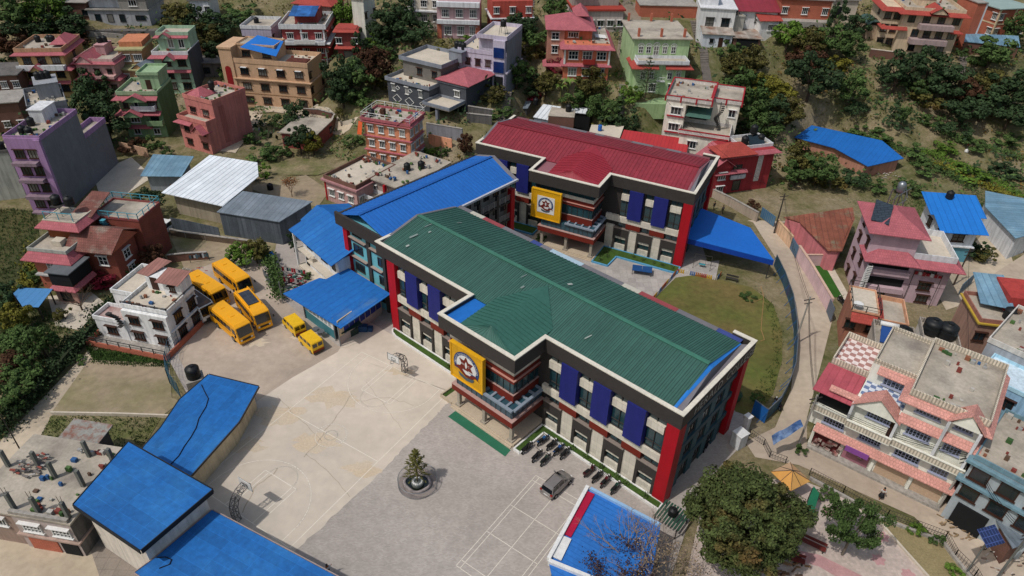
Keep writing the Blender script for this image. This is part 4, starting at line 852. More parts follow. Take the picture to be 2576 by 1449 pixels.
part('blue_tarpaulin', MB().slab([(.12*h.w, .05*h.d, 13.2), (.6*h.w, .0*h.d, 11.9), (.56*h.w, .75*h.d, 13.4), (.2*h.w, .8*h.d, 14.2)], .05), paint('#1f6fc4'), h.root)
part('flower_box', MB().box(.68*h.w, .95*h.w, .15*h.d, .5*h.d, 9.95, 10.6), mat('potted_rows', '#5b2f26', var=.5, scale=2), h.root)
h = House('small lilac house with balustrade roof between the peach and maroon buildings', t1(-115, 215), t1(112, 222), t1(165, 150), 6, '#9a94a6'); h.par(6, .8, WHITEW); h.win('F', 3.2, 2, 1.2, 1.0, 'd'); h.win('R', 3.2, 2, 1.0, 1.4, 'd'); h.tank(.3, .6, 6)
MAR = wallm('#8a3434')
h = House('maroon building with white balustrades, drying washing and a blue awning on top', t1(190, 205), t1(512, 208), t1(590, 115), 9.8, '#8a3434')
h.par(9.8, .8, WHITEW, o=.5); h.band(9.5, .3, WHITEW, .5); h.skirt(5.6, REDT, 1.2, .5); h.band(6.2, .2, WHITEW, 1.1); h.par(6.3, .7, WHITEW, -.0, 1, -.16, 0, o=.1); h.skirt(9.2, REDT, 1.0, .4, faces='R')
for z in (1, 4.0, 7.2): h.win('F', z, 3, 1.5, 1.4, 'w', 3, a=.18, b=.85); h.win('R', z, 2, 1.2, 1.3, 'w', 2)
for x in (.45, .98): h.blk(x-.02, x+.02, -.02, 0, -2, 9.6, WHITEW, 0, 'pilaster')
h.blk(.25, .8, .35, .95, 9.8, 12.3, MAR, 0, 'roof_room'); part('blue_awning', MB().slab([(.18*h.w, .1*h.d, 12.0), (.8*h.w, .1*h.d, 12.0), (.82*h.w, .6*h.d, 13.0), (.2*h.w, .6*h.d, 13.0)], .06), mat('awning_blue', '#2b5f9e', wave=1.6, var=.5), h.root)
mb = MB()
for i in range(5): x = (.3+.1*i)*h.w; mb.box(x, x+.9, -.2*h.d, -.19*h.d, 6.6, 7.5)
part('washing', mb, WHITE, h.root)
h = House('maroon side wing with a red slab roof and open arches right of the maroon building', t1(600, 220), t1(755, 222), t1(765, 180), 7.5, '#7c3331'); h.skirt(7.0, REDT, .7, .5); h.blk(0, 1, 0, 1, 7.5, 7.6, REDT, .0, 'roof'); h.skirt(3.4, REDT, .7, .4); h.win('F', 4.4, 2, 1.3, 1.3, 'w'); h.win('F', .8, 1, 2.0, 2.0, 'k', 1, sill=False)
h = House('house with a broad red roof just behind the blue awning at the top', t1(285, 20), t1(560, 45), t1(625, -10), 6, '#8f6f66'); h.hip(6, 1.6, REDT, .6); h.win('F', 3, 3, 1.3, 1.3, 'w')
h = House('narrow tall white house top centre beside dark trees', t1(718, -10), t1(808, 0), t1(868, -40), 10, '#b9b9ae'); h.win('R', 6, 2, 1.0, 1.3, 'k'); h.blk(0, 1, 0, 1, 10, 10.2, CONC, .3, 'roof')
h = House('cream house with grey framed windows behind the trees at the top centre', t1(1150, -40), t1(1375, -30), t1(1420, -80), 6.5, '#b3aa9a', depth=8); h.win('F', 4.0, 3, 1.4, 1.5, 'w', 3, 2); h.win('F', .9, 3, 1.4, 1.6, 'w', 3, 2); h.band(3.1, .3, WHITEW, .9)
h = House('dusty pink house with curved white balconies and barred doors at the top centre', t1(1362, 25), t1(1688, 35), t1(1720, -20), 7.4, '#a28286'); h.blk(0, 1, -.12, 0, 3.3, 4.1, WHITEW, 0, 'balcony'); h.blk(0, 1, -.14, 0, 6.9, 7.9, WHITEW, 0, 'balcony'); h.win('F', 4.6, 3, 1.6, 1.7, 'w', 4, 2, a=.2, b=.85); h.win('F', .8, 3, 1.6, 1.9, 'w', 4, 2, a=.25, b=.85); h.blk(0, .1, -.05, 0, 0, 3.2, BRICK, 0, 'brick_pier'); h.blk(.9, 1, -.05, 0, 0, 3.2, BRICK, 0, 'brick_pier')
h = House('bright brick red house at the top centre beside the curved balconies', t1(1785, 10), t1(2090, 5), t1(2090, -50), 6.8, '#9c3a2c', depth=8); h.band(3.1, .2, WHITEW, .5); h.win('F', 4.2, 3, 1.2, 1.4, 'w', 3); h.win('F', 1, 3, 1.2, 1.4, 'w', 3)
LAV = wallm('#a7a0b2')
h = House('lavender house with blue glass bay, roof terrace and a tank on a steel frame', t1(1527, 385), t1(1890, 430), t2(70, 330), 6.6, '#a7a0b2'); h.par(6.6, .8, LAV, deck=CONCL); h.band(3.2, .3, LAV, .4)
h.blk(1, 1.01, 0, 1, -3, 9.5, wallm('#6b7078', .35), 0, 'side_wall'); h.win('F', 4.2, 3, 1.1, 1.3, 'd', a=.2, b=.62); h.win('F', 1.0, 2, 1.8, 1.3, 'k', a=.45, b=.6); h.blk(.74, .98, -.06, 0, 0, 9.8, LAV, 0, 'bay'); h.blk(.76, .97, -.08, -.06, 3.4, 5.6, mat('glass_blue', '#142f66', rough=.15, var=.3), 0, 'bay_window'); h.blk(.76, .97, -.08, -.06, 6.4, 8.4, mat('glass_blue', ''), 0, 'bay_window'); h.blk(.78, .95, -.08, -.06, 0, 2.6, DARK, 0, 'door')
h.blk(.4, 1, .1, 1, 6.6, 9.8, LAV, 0, 'top_floor'); h.par(9.8, .8, LAV, .4, 1, 0, 1, deck=CONCL); 
p = h.xy(.8*h.w, .5*h.d); 
def stand(parent, x, y, z, hh=1.6, w=.7):
    mb = MB()
    for a in (-1, 1):
        for b in (-1, 1): mb.bar((x+a*w, y+b*w, z), (x+a*w*.7, y+b*w*.7, z+hh), .06)
    mb.box(x-w*.8, x+w*.8, y-w*.8, y+w*.8, z+hh, z+hh+.06); part('tank_frame', mb, IRON, parent)
stand(h.root, .8*h.w, .4*h.d, 9.85); tank((*h.xy(.8*h.w, .4*h.d), h.z0+11.5), .6, 1.3, 'black water tank on the steel frame above the lavender house')
GY = wallm('#6f7580'); GYD = mat('grey_tile_wall', '#474b52', rough=.8, var=.15, brick=(.5, .25, .02, 1.25, .5, 1))
h = House('grey house with white diamond patterns, notched parapets and a small pink hip roof', t1(990, 600), t1(1305, 680), t1(1420, 560), 4.6, '#474b52', wm=GYD)
h.par(4.6, .75, GY, o=.35, deck=CONCL); h.blk(.1, 1.0, .42, 1.3, 4.6, 8.0, mat('grey_stone', '#77736e', brick=(.5, .2, .02, .8, .5, 1)), 0, 'upper_floor'); h.par(8.0, .8, GY, .05, 1.05, .38, 1.35, deck=CONCL)
for x, z, s_ in ((.22, 1.1, .9), (.52, 1.1, .9), (.25, 3.4, .42), (.55, 3.4, .42), (.85, 1.3, .7)):
    mb = MB(); c = [(x*h.w-s_*1.3, z), (x*h.w, z-s_), (x*h.w+s_*1.3, z), (x*h.w, z+s_)]
    for a, b in zip(c, c[1:]+c[:1]): mb.bar((a[0], -.04, a[1]), (b[0], -.04, b[1]), .09)
    part('diamond', mb, WHITE, h.root)
h.win('F', 2.6, 3, .8, 1.5, 'w', 2, a=.15, b=.8); h.win('F', 5.6, 2, 1.2, 1.4, 'd', 2, a=.5, b=.85, off=-.42*h.d)
h.blk(1.0, 1.65, .3, 1.4, -2, 5.5, GYD, 0, 'right_wing'); h.par(5.5, .3, GY, 1.0, 1.65, .3, 1.4); h.hip(6.2, 1.4, PINKT, .5, 1.02, 1.7, .3, 1.3); h.blk(1.04, 1.6, .36, 1.3, 5.5, 6.2, GYD, 0, 'wing_top'); h.win('F', 3.4, 1, 1.3, 1.3, 'w', 2, a=1.45, b=1.45, off=-.3*h.d)
h.blk(1.0, 1.62, -.25, .3, 2.3, 2.55, CONCL, 0, 'balcony'); h.par(2.5, .6, GY, 1.02, 1.62, -.25, .3, deck=CONCL); h.blk(1.02, 1.6, .25, .32, -1, 2.2, DARK, 0, 'garage_opening'); h.blk(1.28, 1.33, -.22, -.16, -2, 2.3, GY, 0, 'pillar')
h.cab(.85, 1.15, .95, 1.35, 8.0, 2.0, GY)
for x in (.92, 1.0, 1.07): h.tank(x, 1.15, 10.2)
ORW = wallm('#cf8a64')
h = House('orange three-storey house with white windows and railings round its roof', t1(812, 895), t1(1155, 950), t1(1300, 875), 8.7, '#bd7650', z0=1.3)
h.par(8.7, .5, PINKT, o=.5); h.skirt(8.4, PINKT, .5, .25); h.skirt(5.6, PINKT, .35, .1); h.skirt(2.8, PINKT, .35, .1); h.posts(9.2, .9, WHITE, o=.3, faces='FLRB'); h.gable(8.6, 1.3, PINKT, .3, .78, 1.05, -.05, .4)
for z in (.7, 3.5, 6.4): h.win('F', z, 4, 1.1, 1.4, 'w', 3, a=.14, b=.84); h.win('R', z, 3, 1.2, 1.5, 'w', 3, a=.15, b=.85)
part('orange_cloth', MB().slab([(-.9, -.4, 8.3), (-.1, -.4, 8.3), (-.1, -1.2, 6.0), (-1.0, -1.2, 6.0)], .05), paint('#d2592a'), h.root)
h.tank(.1, .25, 8.8); h.blk(.28, .36, .3, .45, 8.7, 10.3, mat('rust', '#4e3226', var=.4), 0, 'rusty_tank')
h = House('low pink house with brick parapet round a pale flat roof beside the blue wing', t1(515, 1345), t1(755, 1430), t1(1000, 1250), 4.2, '#a5807c', z0=0)
h.par(4.2, .7, BRICKD, o=.1, deck=CONCL, th=.25); h.band(3.9, .3, wallm('#96686a'), .5); h.win('F', 1.2, 3, 1.2, 1.4, 'w', 3, a=.2, b=.8); h.win('R', 1.2, 2, 1.2, 1.4, 'w', 3); h.blk(-.01, .03, -.01, .02, 0, 4, RED, 0, 'red_corner')
h = House('wide grey flat roof house with red posts and white balcony beside the blue wing', t1(865, 1340), t1(1105, 1425), t1(1490, 1250), 4.6, '#8c7d76', z0=0)
h.blk(0, 1, 0, 1, 4.6, 4.85, ROOFC, .6, 'roof'); h.par(1.8, .8, WHITEW, 0, .9, -.2, 0); h.win('F', 1.9, 2, 1.2, 1.6, 'w', 3)
for x in (0, .5, .95): h.blk(x, x+.05, -.08, -.03, 0, 4.6, RED, 0, 'red_post')
h.tank(.5, .45, 4.9); h.tank(.7, .62, 4.9)
h = House('small hut with grey flat roof and brick red walls hidden among bushes', t1(190, 1000), t1(445, 1025), t1(600, 912), 3.2, '#7c3430', z0=.3); h.blk(0, 1, 0, 1, 3.2, 3.4, ROOFC, .35, 'roof'); h.win('F', 1, 2, 1, 1, 'k'); h.win('R', 1, 2, 1, 1, 'k')
PO = wallm('#b5603f')
h = House('orange house with wide pink roofs and a white sheet drying on its terrace', t2(400, 335), t2(745, 345), t2(770, 215), 7.2, '#b5603f')
h.skirt(6.5, PINKT, 1.0, .7); h.skirt(2.9, PINKT, .6, .5); h.skirt(-.4, PINKT, .6, .5); h.blk(0, .62, .3, 1, 7.2, 9.4, PO, 0, 'upper_floor'); h.blk(.62, 1, .1, 1, 7.15, 7.3, ROOFC, 0, 'terrace')
h.hip(9.4, 2.2, PINKT, .7, -.35, .62, .25, 1.0); h.hip(11.0, 1.5, PINKT, .1, .22, .55, .6, 1.1); h.win('F', 7.6, 1, 2.2, 1.1, 'w', 4, a=.2, b=.2, off=-.3*h.d); h.win('F', 4.2, 3, 2.0, 1.7, 'w', 3, 2, a=.2, b=.82); h.win('F', .7, 3, 1.8, 1.7, 'w', 3, 2, a=.2, b=.82)
h.blk(-.38, 0, .25, 1, -2, 9.3, wallm('#a5705c'), 0, 'left_wing'); h.win('F', 4.4, 1, 1.3, 1.6, 'w', 2, 2, a=-.2, b=-.2, off=-.25*h.d); h.win('F', 7.2, 1, 1.6, 1.5, 'w', 2, 2, a=-.2, b=-.2, off=-.25*h.d); h.skirt(2.6, PINKT, .8, .4, -.38, 0, .05, .3, 'FL')
for x in (.0, .98): h.blk(x-.01, x+.03, -.02, 0, 3.2, 6.6, WHITE, 0, 'white_pilaster')
h.balc(3.6, .42, .68, 1.0, paint('#8d2a24')); part('drying_sheet', MB().slab([(.7*h.w, .35*h.d, 7.6), (.95*h.w, .3*h.d, 7.6), (.93*h.w, .45*h.d, 7.75), (.7*h.w, .5*h.d, 7.7)], .06), WHITE, h.root)
h = House('house with red trimmed flat slabs above the orange one at the top', t2(470, 75), t2(845, 75), t2(850, -10), 4.8, '#a49a92'); h.blk(0, 1, 0, 1, 4.6, 5.0, paint('#9c3b30'), .4, 'red_slab'); h.win('F', 1.2, 4, 1.5, 1.4, 'w', 2, a=.35, b=.95); h.blk(0, .95, .3, 1, 5.0, 8.0, wallm('#8c867e'), 0, 'upper_floor'); h.blk(0, .4, .2, 1, 8, 8.2, CONC, .3, 'roof')
LG = wallm('#8fab7a')
h = House('light green house with arched white windows, red eaves and brick stubs on its grey roof', t2(955, 475), t2(1320, 480), t2(1345, 350), 6.2, '#8fab7a')
h.blk(-.08, 1.08, .25, 1.35, -3, 10.2, LG, 0, 'upper_block'); h.blk(-.08, 1.08, .25, 1.35, 10.2, 10.4, ROOFC, .5, 'roof'); h.band(5.9, .3, WHITEW, .4); h.par(6.2, .7, WHITEW, -.02, 1.02, -.06, .25)
h.skirt(5.3, REDT, 1.1, .7, -.03, .42, 0, .5, 'FL'); h.skirt(5.3, REDT, 1.1, .7, .56, 1.03, 0, .5, 'FR')
def arch(hh, x, z, off, w=1.0, ht=1.4):
    window(hh.root, x*hh.w, -off, z, 0, w, ht, 'w', 2, 2, False)
    mb = MB(); k = [(x*hh.w+math.cos(a)*w*.62, z+ht+math.sin(a)*w*.62) for a in np.linspace(0, math.pi, 10)]
    for a, b in zip(k, k[1:]): mb.bar((a[0], -off-.06, a[1]), (b[0], -off-.06, b[1]), .12)
    for a in k[2:8:2]: mb.bar((x*hh.w, -off-.04, z+ht), (a[0], -off-.04, a[1]), .07)
    part('window_arch', mb, WHITE, hh.root)
for x in (.08, .24, .58, .76): arch(h, x, 7.3, -.25*h.d)
arch(h, .4, 6.9, -.25*h.d, 1.1, 1.9)
for x in (.12, .3, .68, .86): arch(h, x, 2.9, 0)
h.balc(2.7, .42, .58, .8, WHITEW, .8, WHITE, 'F', False); h.win('F', .3, 2, 1.5, 1.7, 'w', 3, 2, a=.35, b=.75)
h.blk(-.05, 1.1, -.35, 0, -4, -.8, wallm('#7c9668'), 0, 'garden_wall')
for x, y in ((0, .3), (.47, .3), (.95, .3), (0, 1.3), (.5, 1.3), (.95, 1.3)): h.blk(x, x+.04, y, y+.06, 10.4, 12.0, BRICK, 0, 'brick_stub')
h = House('white house with large dark windows on the ridge right of the green house', t2(1430, 60), t2(1695, 75), t2(1720, -10), 5.5, '#bfc0c0'); h.win('F', 1, 2, 1.8, 2.6, 'k', 2, 2, a=.3, b=.75); h.blk(.0, .5, .2, 1, 5.5, 8.5, WHITEW, 0, 'upper_floor'); h.blk(0, 1, 0, 1, 5.5, 5.7, WHITEW, .3, 'roof')
h = House('long white house with a pink tin roof at the top beside the ridge trees', t2(1725, 75), t2(2010, 85), t2(2060, 0), 3.6, '#b9babb'); h.gable(3.5, 1.4, REDR, .6, axis='x'); h.win('F', 1, 3, 1.2, 1.4, 'k')
h = House('small white cottage with a bright red roof and barred window under the ridge', t2(1885, 150), t3(90, 150), t3(100, 60), 3.4, '#c0c0bf'); h.gable(3.3, 1.6, REDT, .6, axis='x'); h.win('F', 1, 2, 1.5, 1.4, 'w', 4, 1, a=.6, b=.85)
h = House('little white hut with a patchy rusted tin roof beside the long steps', t2(1450, 252), t2(1668, 262), t2(1680, 190), 3.0, '#b4bac2'); h.gable(3.0, .7, mat('tin_patchy', '#a39a90', var=.3, col2='#7d5a48', mix=.55, wave=.8), .4, axis='x'); h.win('F', 1.1, 2, .8, .8, 'k', a=.3, b=.85); h.door(.62, .1)
h = House('low shed with mossy tin roof right of the white hut', t2(1680, 285), t2(1880, 295), t2(1890, 225), 2.4, '#8b7f72', wm=BRICKD); h.blk(0, 1, 0, 1, 2.4, 2.55, mat('tin_patchy', ''), .4, 'roof'); h.blk(.1, .9, -.02, 0, 0, 2.2, DARK, 0, 'opening')
h = House('grey box house with water tank beside the white cluster', t2(1675, 130), t2(1760, 130), t2(1770, 90), 3.5, '#97958c'); h.par(3.5, .3); h.tank(.4, .5, 3.6)
h = House('long brick walled compound block along the top edge', t2(970, 40), t2(1400, 50), t2(1420, 0), 2.6, '#94503c', wm=BRICK); h.blk(0, 1, 0, 1, 2.6, 2.75, CONC, .2, 'roof')
WC = wallm('#c6c0b2'); REDTRIM = paint('#a22630')
def tpar(h, z, x0=0, x1=1, y0=0, y1=1, o=.25, hh=.75):
    h.par(z, hh, mat('balustrade', '#ddd6d0', brick=(.28, .9, .06, .68, 0, 1)), x0, x1, y0, y1, o)
    X0, X1, Y0, Y1 = x0*h.w-o, x1*h.w+o, y0*h.d-o, y1*h.d+o; mb = MB(); e = .05
    mb.box(X0-e, X1+e, Y0-e, Y0+.2, z+hh, z+hh+.12).box(X0-e, X1+e, Y1-.2, Y1+e, z+hh, z+hh+.12).box(X0-e, X0+.2, Y0+.2, Y1-.2, z+hh, z+hh+.12).box(X1-.2, X1+e, Y0+.2, Y1-.2, z+hh, z+hh+.12)
    n = max(2, int((X1-X0)/2.6)); 
    for i in range(n+1): x = X0+(X1-X0)*i/n; mb.box(x-.14, x+.14, Y0-.08, Y0-.002, z-.3, z+hh-.002)
    n = max(2, int((Y1-Y0)/2.6))
    for i in range(n+1):
        y = Y0+(Y1-Y0)*i/n
        for xx in (X0-.08, X1+.002): mb.box(xx, xx+.078, y-.14, y+.14, z-.3, z+hh-.002)
    part('red_trim', mb, REDTRIM, h.root)
h = House('cream house with white and red balustrades on every roof level right behind the school', t2(1170, 745), t2(1500, 790), t2(1575, 660), 10.2, '#c6c0b2', wall=False); h.blk(0, 1, 0, 1, -3.5, 4.9, WC); h.blk(0, .46, 0, 1, 4.9, 9.5, WC); h.blk(.46, 1, .38, 1, 4.9, 9.5, WC); h.blk(0, 1, 0, 1, 9.5, 10.2, WC)
tpar(h, 10.2, 0, 1, 0, 1.0); h.blk(1, 1.65, .35, 1.1, -3, 9.6, WC, 0, 'right_wing'); tpar(h, 9.6, 1.0, 1.65, .35, 1.1)
for z in (4.2, 7.4): h.win('F', z, 1, 2.0, 1.5, 'w', 3, a=.25, b=.25); h.blk(.05, .45, -.03, 0, z-.35, z-.2, REDTRIM, 0, 'sill_band')
h.blk(.45, 1.5, -.25, .35, -3, 4.9, WC, 0, 'middle_block'); h.par(4.9, .8, mat('balustrade', ''), .42, 1.55, -.27, .35); part('red_trim', MB().box(.42*h.w, 1.55*h.w, -.27*h.d-.12, -.27*h.d-.1, 4.9, 5.1).box(.42*h.w-.1, 1.55*h.w+.1, -.27*h.d-.15, -.27*h.d+.1, 5.7, 5.85), REDTRIM, h.root)
h.win('F', 2.3, 2, 1.7, 1.5, 'w', 3, a=.75, b=1.3, off=.25*h.d); h.win('F', 7, 1, 1.3, 1.5, 'w', 2, a=1.5, b=1.5, off=-.35*h.d)
part('green_awning', MB().slab([(.48*h.w, -.02*h.d, 7.5), (1.05*h.w, -.02*h.d, 7.5), (1.05*h.w, .3*h.d, 8.5), (.48*h.w, .3*h.d, 8.5)], .06), paint('#47685f'), h.root)
h.blk(.55, .95, .36, .375, 5.0, 7.4, DARK, 0, 'opening'); h.blk(.47, .49, -.03, .0, 5, 7.5, IRON, 0, 'awning_post')
h.blk(-.02, .42, -.2, 0, -3, 1.2, WC, 0, 'porch_block'); h.par(1.2, .7, mat('balustrade', ''), -.02, .42, -.2, 0)
mb = MB()
for i in range(16): a = i*.45; mb.box(1.22*h.w+math.cos(a)*.5-.3, 1.22*h.w+math.cos(a)*.5+.3, .15*h.d+math.sin(a)*.5-.3, .15*h.d+math.sin(a)*.5+.3, 5.0+i*.3, 5.06+i*.3)
mb.cyl((1.22*h.w, .15*h.d, 3.3), (1.22*h.w, .15*h.d, 10.4), .07); part('spiral_stair', mb, IRON, h.root)
RW = wallm('#8c1f26')
h = House('deep red house with a tall white lattice strip and pink roofs beside the school', t2(1640, 1160), t3(60, 1120), t3(75, 1010), 8.0, '#8c1f26', z0=0.2)
h.hip(8.0, 1.6, REDT, .8, -.15, .45, -.1, .5); h.par(8.0, .6, WHITEW, .35, 1, .2, 1); h.skirt(7.5, PINKT, .9, .5, .0, 1.0); h.skirt(4.6, PINKT, .8, .4, -.2, .4, -.1, .3, 'FL')
part('white_lattice', MB().box(.66*h.w, .77*h.w, -.08, -.01, 1.8, 7.2), mat('lattice', '#ddd6d0', brick=(.3, .3, .05, .6, 0, 1)), h.root)
h.blk(-.3, .05, -.15, .8, -1, 6.0, RW, 0, 'left_wing'); h.gable(6.0, 1.6, PINKT, .6, -.3, .05, -.15, .8); h.win('F', 3.4, 1, 1.5, 1.5, 'w', 3, a=-.12, b=-.12, off=.15*h.d); h.win('F', .9, 1, 1.5, 1.3, 'w', 3, a=-.12, b=-.12, off=.15*h.d)
h.blk(.1, .4, -.12, 0, 3.0, 3.2, WHITEW, 0, 'balcony'); h.par(3.2, .7, WHITEW, .1, .4, -.12, 0); h.win('F', 3.6, 1, 1.8, 2.0, 'k', 2, a=.25, b=.25, sill=False); h.win('F', .4, 1, 1.6, 2.0, 'k', 1, a=.3, b=.3, sill=False)
h.blk(-.6, -.25, .1, .9, -1, 4.6, wallm('#93524c'), 0, 'low_wing'); h.par(4.6, .7, WHITEW, -.6, -.25, .1, .9)
stand(h.root, .72*h.w, .65*h.d, 8.1, 1.5)
for x, y, z in ((.5, .5, 8.1), (.72, .65, 9.7), (.85, .5, 8.1)): h.tank(x, y, z, .65, 1.6)
part('solar_collector', MB().slab([(.55*h.w, .35*h.d, 8.3), (.85*h.w, .25*h.d, 8.3), (.9*h.w, .55*h.d, 9.5), (.6*h.w, .65*h.d, 9.5)], .1), GLASS, h.root)
CR = wallm('#b59f83')
h = House('large cream house with red tiled eaves and long mauve balconies on the upper right slope', t3(1040, 75), t3(1490, 105), t3(1600, 20), 9.2, '#b59f83')
h.skirt(8.6, REDT, 1.2, .7); h.skirt(5.2, REDT, .9, .5, -.25, .12, 0, .6, 'FL'); h.skirt(5.2, REDT, .9, .5, .85, 1, 0, .6, 'FR'); h.par(9.2, .7, CR); h.gable(9.2, 1.2, REDT, .3, .42, .68, -.12, .3); h.blk(.3, .6, .4, .9, 9.2, 11.6, CR, 0, 'stair_cabin'); h.hip(11.6, 1.2, REDT, .5, .3, .6, .4, .9)
MV = wallm('#94807f')
h.blk(.2, .82, -.16, 0, 2.6, 3.7, MV, 0, 'balcony'); h.blk(.28, .85, -.16, 0, 5.7, 6.8, MV, 0, 'balcony'); h.win('F', 3.7, 4, 1.5, 1.7, 'd', 2, a=.28, b=.9, sill=False); h.win('F', 6.7, 4, 1.5, 1.6, 'd', 2, a=.15, b=.9, sill=False); h.win('F', .8, 3, 1.4, 1.5, 'd', 2, a=.3, b=.8)
h.blk(-.28, 0, .15, 1, -3, 9.2, CR, 0, 'left_wing'); h.skirt(8.6, REDT, 1.0, .7, -.28, 0, .15, 1, 'FL')
for z in (1.0, 4.0, 6.8): h.win('F', z, 2, 1.4, 1.6, 'd', 2, 2, a=-.22, b=-.06, off=-.15*h.d); window(h.root, -.28*h.w, .5*h.d, z, -math.pi/2, 1.3, 1.5, 'd')
h = House('narrow brick tower beside the cream house at the top right', t3(1590, 25), t3(1655, 25), t3(1680, -30), 10, '#a05038', wm=BRICK); h.blk(1, 1.2, 0, .1, -2, 10, WHITEW, 0, 'white_pilaster'); h.blk(0, 1, 0, 1, 10, 10.2, CONC, .2, 'roof')
h = House('red brick house with cream pilasters and a pale green roof at the top right corner', t3(1760, 70), t3(2000, 60), t3(2010, -20), 6.8, '#94503c', wm=BRICK); h.blk(0, 1, 0, 1, 6.8, 7.0, paint('#93a8a4'), .6, 'roof'); h.band(3.3, .3, CREAMW, .05); h.win('F', 1, 2, 1.3, 1.5, 'w', 3); h.win('F', 4.3, 2, 1.3, 1.5, 'w', 3); h.win('L', 1, 2, 1.3, 1.5, 'w', 3); h.win('L', 4.3, 2, 1.3, 1.5, 'w', 3)
for x in (0, .5, 1): h.blk(x-.02, x+.02, -.03, 0, 0, 6.8, CREAMW, 0, 'pilaster')
h = House('brick and concrete house behind the trees at the top right of centre', t3(110, -10), t3(490, 5), t3(520, -70), 5, '#8d4a38', wm=BRICK); h.blk(0, 1, 0, 1, 5, 5.2, CONC, .5, 'roof'); h.win('F', 1.8, 3, 1.3, 1.5, 'w', 3); h.blk(0, 1, -.25, 0, -1, .8, CONC, 0, 'terrace_wall')
h = House('shed with dark doorway and pale slab roof behind the ridge', t3(500, 0), t3(690, 5), t3(700, -50), 4, '#8f8778', wm=CONCL); h.blk(.1, .4, -.02, 0, 0, 2.6, DARK, 0, 'opening'); h.blk(0, 1, 0, 1, 4, 4.2, CONC, .4, 'roof')
h = House('small hut with a rounded green roof beside the cream house', t3(765, 190), t3(860, 195), t3(850, 140), 3.0, '#9c8770'); 
mb = MB(); k = 8
for i in range(k):
    a, b = math.pi*i/k, math.pi*(i+1)/k; mb.slab([((.5-.58*math.cos(a))*h.w, -.4, 3+math.sin(a)*.9), ((.5-.58*math.cos(b))*h.w, -.4, 3+math.sin(b)*.9), ((.5-.58*math.cos(b))*h.w, h.d+.3, 3+math.sin(b)*.9), ((.5-.58*math.cos(a))*h.w, h.d+.3, 3+math.sin(a)*.9)], .05)
part('roof', mb, paint('#3d5550'), h.root)
MVW = wallm('#a68d96', .12)
h = House('tall mauve house with two pink hip roofs, rooftop solar collector and a white walled terrace', (2181.1, 637.1), (2403.6, 666.3), u3(1430, 330), 7.2, '#a68d96', z0=0, depth=7.8)
h.skirt(6.6, PINKT, 1.3, .7, faces='FR'); h.blk(.0, .52, .0, 1, 7.2, 11.0, MVW, 0, 'upper_floor'); h.hip(11.0, 1.9, PINKT, 1.0, 0, .52, 0, 1.0); h.hip(6.9, 1.7, PINKT, .5, .0, .55, -.16, .3)
h.par(7.2, 1.0, WHITEW, .48, 1, .02, 1.0, deck=CONCL); h.band(3.0, .1, paint('#8d757e'), .03)
for z in (.4, 3.4, 6.4, 9.0): window(h.root, 0, 5.1, z, -math.pi/2, 1.1, 1.4, 'd', 2, 2)
for z in (1.4, 4.5, 7.7): window(h.root, 0, 1.2, z, -math.pi/2, 1.1, 1.4, 'd', 2, 2)
for z in (2.4, 5.3): h.win('F', z, 1, 1.7, 1.4, 'd', 3, 2, a=.77, b=.77); h.blk(.1, .52, -.01, .0, z, z+1.2, DARK, .02, 'verandah_opening'); h.blk(.06, .54, -.1, 0, z-.9, z-.1, MVW, 0, 'balcony')
h.win('F', .3, 2, 1.6, 1.3, 'd', 3, a=.3, b=.8)
mb = MB(); 
for i in range(22): mb.box(.02*h.w, .08*h.w, -1.5, -.9, i*.28, i*.28+.12)
part('zigzag_pillar', mb, WHITE, h.root); part('zigzag_pillar_core', MB().box(.035*h.w, .065*h.w, -1.4, -1.0, 0, 6.2), IRON, h.root)
mb = MB().slab([(-.04*h.w, .25*h.d, 11.7), (.13*h.w, .05*h.d, 11.9), (.22*h.w, .55*h.d, 13.1), (.05*h.w, .75*h.d, 13.0)], .12); o = part('solar_collector', mb, mat('collector', '#39434d', rough=.25, var=.2, brick=(.9, .5, .05, .5)), h.root)
part('collector_stand', MB().bar((.08*h.w, .7*h.d, 11.5), (.08*h.w, .7*h.d, 12.9), .1).bar((.2*h.w, .54*h.d, 11.5), (.2*h.w, .54*h.d, 13), .1), STEEL, h.root)
# steel tank tower behind it
g = at(*T(3, 1, 965, 75), 12.5); bz = 0
root = empty('tank_tower', (g[0], g[1], 0), 0, 'steel lattice tower carrying a shiny round tank behind the tall mauve house', 'tower'); mb = MB(); tz_ = 14.2
for a, b in ((-1, -1), (1, -1), (1, 1), (-1, 1)): mb.bar((a*.9, b*.9, 0), (a*.7, b*.7, tz_), .12)
for z in np.arange(1, tz_, 1.8): mb.bar((-.9, -.9, z), (.9, -.9, z+1.6), .07).bar((.9, -.9, z), (.9, .9, z+1.6), .07).bar((-.9, .9, z), (-.9, -.9, z+1.6), .07)
part('lattice', mb, STEEL, root); part('tank', MB().lathe([(.5, 0), (.58, .1), (.58, 1.2), (.35, 1.5), (.1, 1.6)], (0, 0, tz_), 16), STEEL, root, True)
h = House('white and turquoise house with bright blue sheet roofs above the track', u3(1335, 275), u3(1590, 295), u3(1640, 180), 5.8, '#b9c0c6', z0=0)
h.blk(0, 1, 0, 1, -1, 2.8, paint('#5a94a6'), .02, 'lower_wall'); h.blk(0, 1, 0, 1, 2.75, 2.95, WHITEW, .35, 'floor_slab'); h.win('F', 3.7, 1, 1.8, 1.4, 'd', 2, 2, a=.5, b=.5); h.win('F', .9, 1, 1.3, 1.1, 'k', a=.3, b=.3); h.win('L', 3.6, 2, 1.2, 1.4, 'd')
